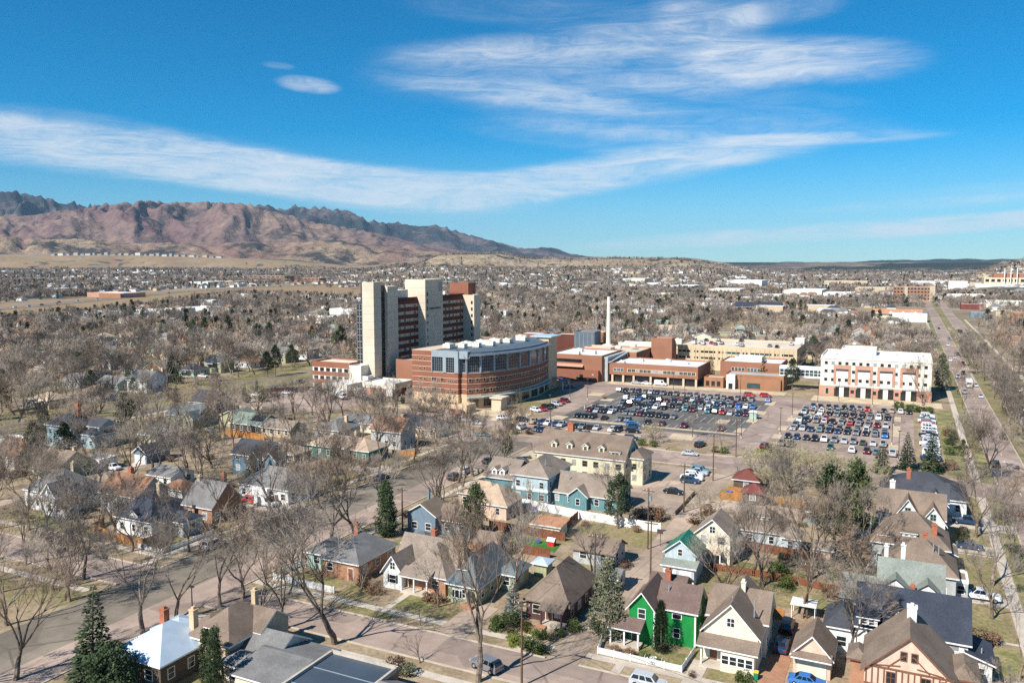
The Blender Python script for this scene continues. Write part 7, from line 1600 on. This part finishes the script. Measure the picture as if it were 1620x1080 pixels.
def scatter(name, label, pts, protos, cat):
    """one object that carries a mass of trees: instances of the prototypes on its points"""
    col = bpy.data.collections.new(name + '_kinds')
    for a, b in protos:
        mb_t, mb_c = a, b; me = bpy.data.meshes.new('kind')
        v = []; f = []; mi = []
        for k, src in enumerate((a, b)):
            o_ = len(v); v += [tuple(p.co) for p in src.vertices]; f += [tuple(i + o_ for i in p.vertices) for p in src.polygons]; mi += [k] * len(src.polygons)
        me.from_pydata(v, [], f); me.materials.append(a.materials[0]); me.materials.append(b.materials[0]); me.polygons.foreach_set('material_index', mi)
        col.objects.link(bpy.data.objects.new('kind', me))
    me = bpy.data.meshes.new(name); me.from_pydata([p[:3] for p in pts], [], [])
    at_ = me.attributes.new('size', 'FLOAT', 'POINT'); at_.data.foreach_set('value', [p[3] for p in pts])
    o = O(name, me, label=label, cat=cat, kind='stuff')
    ng = bpy.data.node_groups.new(name, 'GeometryNodeTree'); ng.interface.new_socket('Geometry', in_out='INPUT', socket_type='NodeSocketGeometry'); ng.interface.new_socket('Geometry', in_out='OUTPUT', socket_type='NodeSocketGeometry')
    N = ng.nodes.new; L = ng.links.new; gi = N('NodeGroupInput'); go = N('NodeGroupOutput'); ci = N('GeometryNodeCollectionInfo'); ci.inputs[0].default_value = col; ci.inputs[1].default_value = True; ci.inputs[2].default_value = True
    ip = N('GeometryNodeInstanceOnPoints'); ip.inputs['Pick Instance'].default_value = True
    na = N('GeometryNodeInputNamedAttribute'); na.data_type = 'FLOAT'; na.inputs[0].default_value = 'size'
    rv = N('FunctionNodeRandomValue'); rv.data_type = 'FLOAT_VECTOR'; rv.inputs[0].default_value = (0, 0, 0); rv.inputs[1].default_value = (0, 0, 6.28)
    ri = N('FunctionNodeRandomValue'); ri.data_type = 'INT'; ri.inputs[4].default_value = 0; ri.inputs[5].default_value = len(protos) - 1
    L(gi.outputs[0], ip.inputs['Points']); L(ci.outputs[0], ip.inputs['Instance']); L(rv.outputs[0], ip.inputs['Rotation']); L(na.outputs[0], ip.inputs['Scale']); L(ri.outputs[2], ip.inputs['Instance Index']); L(ip.outputs[0], go.inputs[0])
    md = o.modifiers.new('scatter', 'NODES'); md.node_group = ng
    return o


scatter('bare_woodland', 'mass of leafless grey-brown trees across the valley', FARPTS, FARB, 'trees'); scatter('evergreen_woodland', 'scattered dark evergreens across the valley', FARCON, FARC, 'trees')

# ---------------------------------------------------------------- shrubs
SH = {c: [clumpy(81 + i, 1.6, 1.0, .0, m_, 26, 26, .42, .2, 'round')[1] for i in range(2)] for c, m_ in (('green', 'shrub_green'), ('yellow-green', 'shrub_yellow'), ('brown', 'shrub_brown'), ('grey-green', 'olive_needles'))}
SHR = []
for x, y, c, s in ((-53.4, 106.6, 'green', 1.3), (-51.8, 107.4, 'green', 1.3), (-53.6, 105, 'green', 1.1), (-49.6, 107.4, 'yellow-green', .9), (-48.9, 106.4, 'yellow-green', .8), (-49.6, 103, 'green', 1.0), (-49.0, 101.7, 'yellow-green', 1.0), (-47.4, 105.6, 'yellow-green', .8), (-46.8, 101.6, 'green', 1.2), (-45.2, 101.4, 'green', 1.2), (-44, 101.4, 'green', 1.0), (-46.2, 105.4, 'green', .9), (-44.9, 105.8, 'grey-green', .8), (-44.2, 107.4, 'green', .8),
                   (-42.9, 109.8, 'green', 1.1), (-17.2, 105.6, 'green', 1.1), (-20, 101.2, 'green', .8), (-77.8, 108, 'brown', 1.2), (-80.6, 109.4, 'brown', 1.4), (-68.4, 109.6, 'brown', 1.0), (-66.6, 109.8, 'brown', 1.2), (-59.6, 87.4, 'brown', 1.4), (-58.2, 88, 'grey-green', 1.2), (-61.8, 87, 'green', .9), (-63.6, 87.2, 'brown', .7), (-23.6, 104, 'brown', .6), (-35, 105.8, 'brown', .8), (-33, 106, 'brown', .8), (-31, 106.4, 'green', .7),
                   (-39.6, 111.4, 'green', 1.0), (9.9, 134.5, 'green', 1.1), (11.6, 132, 'brown', 1.4), (13.2, 132.4, 'brown', 1.2), (12.2, 116, 'brown', 1.0), (-140, 243.6, 'green', 1.4), (-146, 242, 'green', 1.4), (-152, 241, 'green', 1.3), (-158, 240, 'green', 1.4), (-133.6, 246.6, 'brown', 1.6), (-112, 234, 'green', 1.2), (-107, 234, 'brown', 1.4), (-101, 234.2, 'brown', 1.4), (-96, 234.4, 'brown', 1.2), (-91, 234.2, 'green', 1.2), (-86, 234, 'green', 1.2), (-80, 234, 'brown', 1.1), (-74, 234.4, 'green', 1.3),
                   (-70, 234.4, 'green', 1.4), (-66.4, 234.6, 'green', 1.3), (-48, 235, 'green', 1.2), (-45.6, 235, 'green', 1.2), (-35.8, 236, 'yellow-green', 1.6), (-33, 236.4, 'yellow-green', 1.7), (-30, 236.8, 'green', 1.6), (-27, 237, 'green', 1.3), (-105, 291.6, 'brown', 1.0), (-108, 309, 'brown', .9), (-1, 333.6, 'green', 1.9), (1.4, 333.4, 'green', 2.0), (4, 333.2, 'green', 2.0), (6.6, 333, 'green', 1.9), (9, 332.6, 'green', 1.7), (12.6, 243, 'brown', 1.6), (10.8, 241, 'green', 1.2), (13, 262, 'green', 1.7), (13.6, 276, 'green', 1.6), (13.4, 290, 'brown', 1.5),
                   (-38.2, 168, 'brown', 1.6), (-46.4, 167, 'brown', 1.9), (-49.6, 165.4, 'brown', 1.7), (-37.4, 176, 'brown', 1.5), (-92.4, 172.6, 'brown', 1.0), (-126, 143.6, 'green', .8), (-131, 132, 'brown', 1.6), (-132, 134, 'brown', 1.5), (-142.4, 105.6, 'brown', 1.0), (-145, 108.6, 'brown', 1.2), (-16.4, 141, 'green', 1.4), (-18.4, 146.5, 'green', 1.6), (-26.4, 131, 'brown', 1.0), (-9, 139.6, 'brown', 1.2), (-5.6, 129.6, 'brown', 1.1), (-72.4, 154.2, 'green', .9), (-73.6, 140.6, 'brown', .9), (-87.6, 146.2, 'green', 1.0), (-66.4, 141.2, 'brown', .8)):
    o = O('shrub', random.choice(SH[c]), None, (x, y, 0), random.uniform(0, 6), None, 'shrub', 'garden and roadside shrubs', scale=(s, s, s * random.uniform(.75, 1.0))); SHR.append((o, f'{c} shrub', x, y))
for _ in range(420):
    if len(SHR) > 205: break
    x, y = (random.uniform(-97, 15.5), random.uniform(105, 214)) if random.random() < .6 else (random.uniform(-240, -125), random.uniform(106, 222))
    if not free(x, y, .3): continue
    c = random.choice(('brown', 'brown', 'brown', 'green', 'grey-green')); s = random.uniform(.45, 1.15)
    o = O('shrub', random.choice(SH[c]), None, (x, y, 0), random.uniform(0, 6), None, 'shrub', 'garden and roadside shrubs', scale=(s, s * random.uniform(.8, 1.3), s * random.uniform(.6, .9))); SHR.append((o, f'{c} shrub', x, y))
rank_labels(AUTO, 'neighbourhood house'); rank_labels(BT, 'leafless tree'); rank_labels(CT, 'evergreen'); rank_labels(SHR, 'shrub'); rank_labels(YC, 'such car')

# ---------------------------------------------------------------- poles, lamps and small things
def pole(x, y, h, label, arm=True, group='wooden utility poles'):
    t = O('utility_pole', None, None, (x, y, 0), 0, label, 'pole', group); part('post', MB().tube((0, 0, 0), (0, 0, h), .17, .11, 8, True), 'pole_wood', t, (0, 0, 0))
    if arm:
        part('crossarm', MB().box(-1.2, 1.2, -.07, .07, h - .6, h - .42), 'pole_wood', t, (0, 0, 0))
        for s in (-1.05, -.45, .45, 1.05): part('insulator', MB().tube((s, 0, h - .42), (s, 0, h - .2), .05, .04, 6, True), 'white_paint', t, (0, 0, 0))
    return t


PL = [(-43.1, 92.0, 11.5, 'wooden utility pole by the front street kerb'), (-37.8, 133, 11, 'utility pole at the corner of the green-roofed garage'), (-44.6, 123.7, 10.5, 'utility pole behind the plum bungalow'), (-42.9, 148.8, 12, 'utility pole with transformer by the alley gate'), (-42.4, 174.9, 11, 'utility pole at the alley end of the tan parking court'), (-42.2, 204, 12, 'utility pole at the far end of the alley'), (-41.8, 232.4, 11, 'utility pole across the street from the alley'), (-91.8, 137.8, 9, 'utility pole by the denim blue house'), (-11.9, 129.7, 9, 'utility pole behind the brick driveway'), (-186, 149, 10, 'utility pole on the left alley'), (-187.8, 168, 10, 'second utility pole on the left alley')]
for p in PL: pole(*p)
mb = MB().tube((0, 0, 0), (0, 0, 1.0), .3, .3, 10, True); o = O('pole_transformer', mb.mesh('pole_transformer', 'grey_metal'), None, (-42.55, 148.8, 9.6), 0, 'grey transformer can on the alley gate pole', 'transformer')


def wire(a, b, sag, label):
    mb = MB(); P_ = [Vector(a).lerp(Vector(b), i / 14) - Vector((0, 0, sag * 4 * (i / 14) * (1 - i / 14))) for i in range(15)]
    for p, q in zip(P_, P_[1:]): mb.tube(p, q, .022, .022, 3)
    O('power_line', mb.mesh('power_line', 'dark_metal'), label=label, cat='wire', group='wires strung between the utility poles')


chain = [(-43.1, 92.0, 11), (-44.6, 123.7, 10), (-42.9, 148.8, 11.5), (-42.4, 174.9, 10.5), (-42.2, 204, 11.5), (-41.8, 232.4, 10.5)]
NMS = ['from the front street to the plum bungalow', 'from the plum bungalow to the alley gate', 'from the alley gate to the parking court', 'from the parking court to the alley end', 'from the alley end across the street']
for (a, b), nm in zip(zip(chain, chain[1:]), NMS):
    for s, w_ in ((-1.05, 'left'), (1.05, 'right')): wire((a[0] + s, a[1], a[2]), (b[0] + s, b[1], b[2]), .5, f'{w_} power line {nm}')
wire((-37.8, 133, 10.5), (-42.9, 148.8, 11), .3, 'power line from the green-roofed garage to the alley gate'); wire((-43.1, 92, 10.9), (-16, 84, 10), .6, 'power line across the front street to the lower right')


def lamp(x, y, h, label, reach=0.0, group='car park lamp posts'):
    t = O('lamp_post', None, None, (x, y, 0), 0, label, 'lamp post', group); part('post', MB().tube((0, 0, 0), (0, 0, h), .11, .08, 8, True), 'dark_metal' if not reach else 'steel', t, (0, 0, 0)); part('base', MB().tube((0, 0, 0), (0, 0, .7), .28, .28, 8, True), 'concrete', t, (0, 0, 0))
    if reach:
        part('arm', MB().tube((0, 0, h), (reach, 0, h + .5), .06, .05, 6), 'steel', t, (0, 0, 0)); part('lamp_head', MB().box(reach - .1, reach + .7, -.15, .15, h + .42, h + .58), 'steel', t, (0, 0, 0))
    else: part('lamp_head', MB().box(-.45, .45, -.18, .18, h, h + .18), 'dark_metal', t, (0, 0, 0))


for x, y in ((-120.9, 303.7), (-111.7, 261.8), (-113.7, 304.7), (-77.3, 261.2), (-65.3, 272.6), (-44.9, 258.2), (-66, 289.5), (-45.6, 284.5), (-34.8, 270.1), (-35, 301.9), (-2.2, 269.2), (-2.2, 301), (-22.6, 344), (-10.1, 338), (-29.5, 334.5), (-.2, 246.8), (-88, 307.5), (-99.5, 233.4), (-88, 340), (-60, 340), (-75, 307)):
    lamp(x, y, 8.5, 'dark car park lamp post')
lo_ = [o for o in bpy.data.objects if o.name.startswith('lamp_post')]
rank_labels([(o, 'dark car park lamp post', o.location.x, o.location.y) for o in lo_], 'lamp post')
lamp(21.5, 216, 9, 'curved grey street light at the boulevard corner', 2.4, None); lamp(-239.8, 224, 8, 'pale street light by the low tan wall', 1.6, None); lamp(-98.8, 89.1, 4.5, 'small lantern post at the front street corner', 0, None); lamp(21.2, 330, 9, 'grey street light by the white office building lawn', -2.4, None)
# traffic signals over the boulevard
for x, r_, lb in ((21, 9, 'left traffic signal mast over the boulevard'), (47.5, -9, 'right traffic signal mast over the boulevard')):
    t = O('traffic_signal', None, None, (x, 481, 0), 0, lb, 'traffic signal'); part('post', MB().tube((0, 0, 0), (0, 0, 6.6), .14, .11, 8, True), 'dark_metal', t, (0, 0, 0)); part('arm', MB().tube((0, 0, 6.2), (r_, 0, 6.5), .09, .06, 6), 'dark_metal', t, (0, 0, 0))
    for f in (.6, .95): part('signal_head', MB().box(r_ * f - .22, r_ * f + .22, -.2, .2, 5.7, 6.8), 'dark_metal', t, (0, 0, 0))


def bin_(x, y, mat, label):
    t = O('wheelie_bin', None, None, (x, y, 0), random.uniform(-.3, .3), label, 'bin'); mb = MB(); n4 = [(-.26, -.3), (.26, -.3), (.26, .3), (-.26, .3)]
    mb.v += [(a, b, .08) for a, b in n4] + [(a * 1.15, b * 1.2, 1.0) for a, b in n4]; mb.f += [(0, 1, 5, 4), (1, 2, 6, 5), (2, 3, 7, 6), (3, 0, 4, 7)]; mb.m += [0] * 4
    part('body', mb, mat, t, (0, 0, 0)); part('lid', MB().box(-.32, .32, -.38, .38, 1.0, 1.08), 'yellow_plastic' if mat == 'green_plastic' else mat, t, (0, 0, 0))
    for s in (-1, 1): part('wheel', MB().tube((s * .24, .33, .12), (s * .3, .33, .12), .12, .12, 8, True), 'tyre', t, (0, 0, 0))


bin_(-15.9, 107.2, 'green_plastic', 'green wheelie bin with yellow lid beside the cream house'); bin_(-36.2, 192.6, 'blue_plastic', 'blue recycling bin by the alley fence, left'); bin_(-35.4, 192.6, 'blue_plastic', 'blue recycling bin by the alley fence, right'); bin_(9.6, 143.6, 'red_plastic', 'red bin near the white pickup'); bin_(10.5, 143.7, 'yellow_plastic', 'yellow-lidded bin near the white pickup')
# playground pieces
t = O('play_hut', None, None, (-60.4, 142.6, 0), 0, 'small red and white play hut on the bright green lawn', 'play hut'); part('wall', MB().box(-.7, .7, -.6, .6, 0, 1.1), 'red_plastic', t, (0, 0, 0)); part('roof', roof_mb(-.7, .7, -.6, .6, 1.1, 'gx', .5, .12, .06), ['white_paint', 'white_paint'], t, (0, 0, 0))
t = O('toy_car', None, None, (-63.3, 142.7, 0), .4, 'little blue toy car on the bright green lawn', 'toy'); part('body', MB().box(-.4, .4, -.25, .25, .12, .45).box(-.15, .25, -.22, .22, .45, .8), 'blue_plastic', t, (0, 0, 0))
for sx in (-.25, .25):
    for sy in (-.27, .22): part('wheel', MB().tube((sx, sy, .13), (sx, sy + .06, .13), .13, .13, 8, True), 'tyre', t, (0, 0, 0))
t = O('climbing_frame', None, None, (-70.6, 156.4, 0), .3, 'green climbing frame with slide behind the white fence', 'play frame')
for sx in (-1, 1):
    for sy in (-.7, .7): part('leg', MB().tube((sx * 1.1, sy, 0), (sx * .8, sy * .8, 2.1), .07, .07, 6), 'green_plastic', t, (0, 0, 0))
part('platform', MB().box(-.9, .9, -.6, .6, 1.2, 1.3), 'green_plastic', t, (0, 0, 0)); part('slide', MB().profile([(.9, 1.25), (2.6, .15), (2.6, .08), (.9, 1.15)], -.3, .3, 'y'), 'mint_wall', t, (0, 0, 0)); part('roof', roof_mb(-.8, .8, -.6, .6, 2.1, 'gx', .5, .1, .05), ['blue_plastic', 'blue_plastic'], t, (0, 0, 0))
t = O('patio_table', None, None, (-29.4, 105.6, 0), 0, 'white garden table on the green house lawn', 'table'); part('top', MB().tube((0, 0, .7), (0, 0, .75), .55, .55, 12, True), 'white_paint', t, (0, 0, 0))
for a in range(4): part('leg', MB().tube((.4 * math.cos(a * 1.57), .4 * math.sin(a * 1.57), 0), (.3 * math.cos(a * 1.57), .3 * math.sin(a * 1.57), .7), .03, .03, 5), 'white_paint', t, (0, 0, 0))
for i, (sx, w_) in enumerate(((-1.0, 'left'), (1.0, 'right'))):
    t = O('garden_chair', None, None, (-29.4 + sx, 105.6, 0), -sx * 1.57, f'white garden chair {w_} of the garden table', 'chair', 'white garden chairs'); part('seat', MB().box(-.22, .22, -.22, .22, .4, .45), 'white_paint', t, (0, 0, 0)); part('backrest', MB().box(-.22, .22, .18, .22, .45, .9), 'white_paint', t, (0, 0, 0))
    for a, b in ((-.2, -.2), (.2, -.2), (.2, .2), (-.2, .2)): part('leg', MB().tube((a, b, 0), (a, b, .4), .02, .02, 4), 'white_paint', t, (0, 0, 0))
t = O('basketball_hoop', None, None, (-41.2, 151.5, 0), 0, 'basketball hoop standing at the alley edge', 'basketball hoop'); part('post', MB().tube((0, 0, 0), (0, 0, 2.9), .07, .07, 6), 'dark_metal', t, (0, 0, 0)); part('backboard', MB().box(-.6, .6, -.35, -.3, 2.6, 3.5), 'dark_metal', t, (0, 0, 0)); part('ring', MB().tube((0, -.6, 2.85), (0, -.6, 2.9), .24, .24, 10), 'red_plastic', t, (0, 0, 0))
t = O('white_canopy', None, None, (-12.4, 130.5, 0), 0, 'white canopy roof beside the orange back fence', 'canopy'); part('top', roof_mb(-1.8, 1.8, -1.5, 1.5, 2.2, 'hip', .5, .1, .1), ['white_roof', 'trim_white'], t, (0, 0, 0))
for a in (-1.7, 1.7):
    for b in (-1.4, 1.4): part('post', MB().box(a - .05, a + .05, b - .05, b + .05, 0, 2.2), 'trim_white', t, (0, 0, 0))
t = O('fire_hydrant', None, None, (-44.9, 100.9, 0), 0, 'orange fire hydrant at the front street kerb', 'hydrant'); part('body', MB().tube((0, 0, 0), (0, 0, .6), .14, .12, 8, True), 'terracotta', t, (0, 0, 0)); part('cap', MB().tube((0, 0, .6), (0, 0, .75), .15, .05, 8, True), 'terracotta', t, (0, 0, 0))


def person(x, y, rot, top, label):
    """walking figure grown as one skin from its joints"""
    J = {'pelvis': (0, 0, .95), 'chest': (0, .02, 1.3), 'neck': (0, .03, 1.48), 'head': (0, .05, 1.6), 'crown': (0, .05, 1.74), 'hl': (-.1, 0, .88), 'kl': (-.1, .16, .5), 'al': (-.1, .2, .08), 'tl': (-.1, .36, .04), 'hr': (.1, 0, .88), 'kr': (.1, -.05, .48), 'ar': (.1, -.22, .1), 'tr': (.1, -.08, .04), 'sl': (-.19, 0, 1.4), 'el': (-.24, -.1, 1.12), 'wl': (-.22, .04, .88), 'sr': (.19, 0, 1.4), 'er': (.24, .06, 1.12), 'wr': (.22, .2, .92)}
    E_ = [('pelvis', 'chest'), ('chest', 'neck'), ('neck', 'head'), ('head', 'crown'), ('pelvis', 'hl'), ('hl', 'kl'), ('kl', 'al'), ('al', 'tl'), ('pelvis', 'hr'), ('hr', 'kr'), ('kr', 'ar'), ('ar', 'tr'), ('chest', 'sl'), ('sl', 'el'), ('el', 'wl'), ('chest', 'sr'), ('sr', 'er'), ('er', 'wr')]
    rad = dict(pelvis=.15, chest=.16, neck=.06, head=.1, crown=.09, hl=.1, kl=.07, al=.05, tl=.045, hr=.1, kr=.07, ar=.05, tr=.045, sl=.075, el=.055, wl=.04, sr=.075, er=.055, wr=.04)
    ks = list(J); me = bpy.data.meshes.new('person'); me.from_pydata([J[k] for k in ks], [(ks.index(a), ks.index(b)) for a, b in E_], [])
    o = O('person', me, None, (x, y, .05), rot, label, 'person'); o.modifiers.new('skin', 'SKIN'); me.skin_vertices.new() if not me.skin_vertices else None
    for k, sv in zip(ks, me.skin_vertices[0].data): sv.radius = (rad[k], rad[k] * .85)
    me.skin_vertices[0].data[0].use_root = True
    o.modifiers.new('smooth', 'SUBSURF').render_levels = 1; me.materials.append(MATS[top]); return o


person(-129.2, 105.2, .8, 'cloth_dark', 'person in dark clothes walking past the golden corner fence'); person(-106.6, 282.6, 2.2, 'white_wall', 'person in white at the hospital crossing'); person(-105.2, 281, 2.0, 'cloth_dark', 'person in dark clothes at the hospital crossing'); person(17.7, 402, 0, 'cloth_dark', 'person walking on the boulevard sidewalk')

# ---------------------------------------------------------------- air
hz = bpy.data.materials.new('haze'); hz.use_nodes = True; nt_ = hz.node_tree; nt_.nodes.clear()
ov = nt_.nodes.new('ShaderNodeOutputMaterial'); pv = nt_.nodes.new('ShaderNodeVolumePrincipled'); nt_.links.new(pv.outputs[0], ov.inputs['Volume'])
pv.inputs['Color'].default_value = (.46, .73, 1.0, 1); pv.inputs['Density'].default_value = 2.0e-5; pv.inputs['Anisotropy'].default_value = .0
mb = MB().box(-22000, 24000, -7000, 26000, -90, 1330)
O('haze', mb.mesh('haze', hz), kind='stuff')
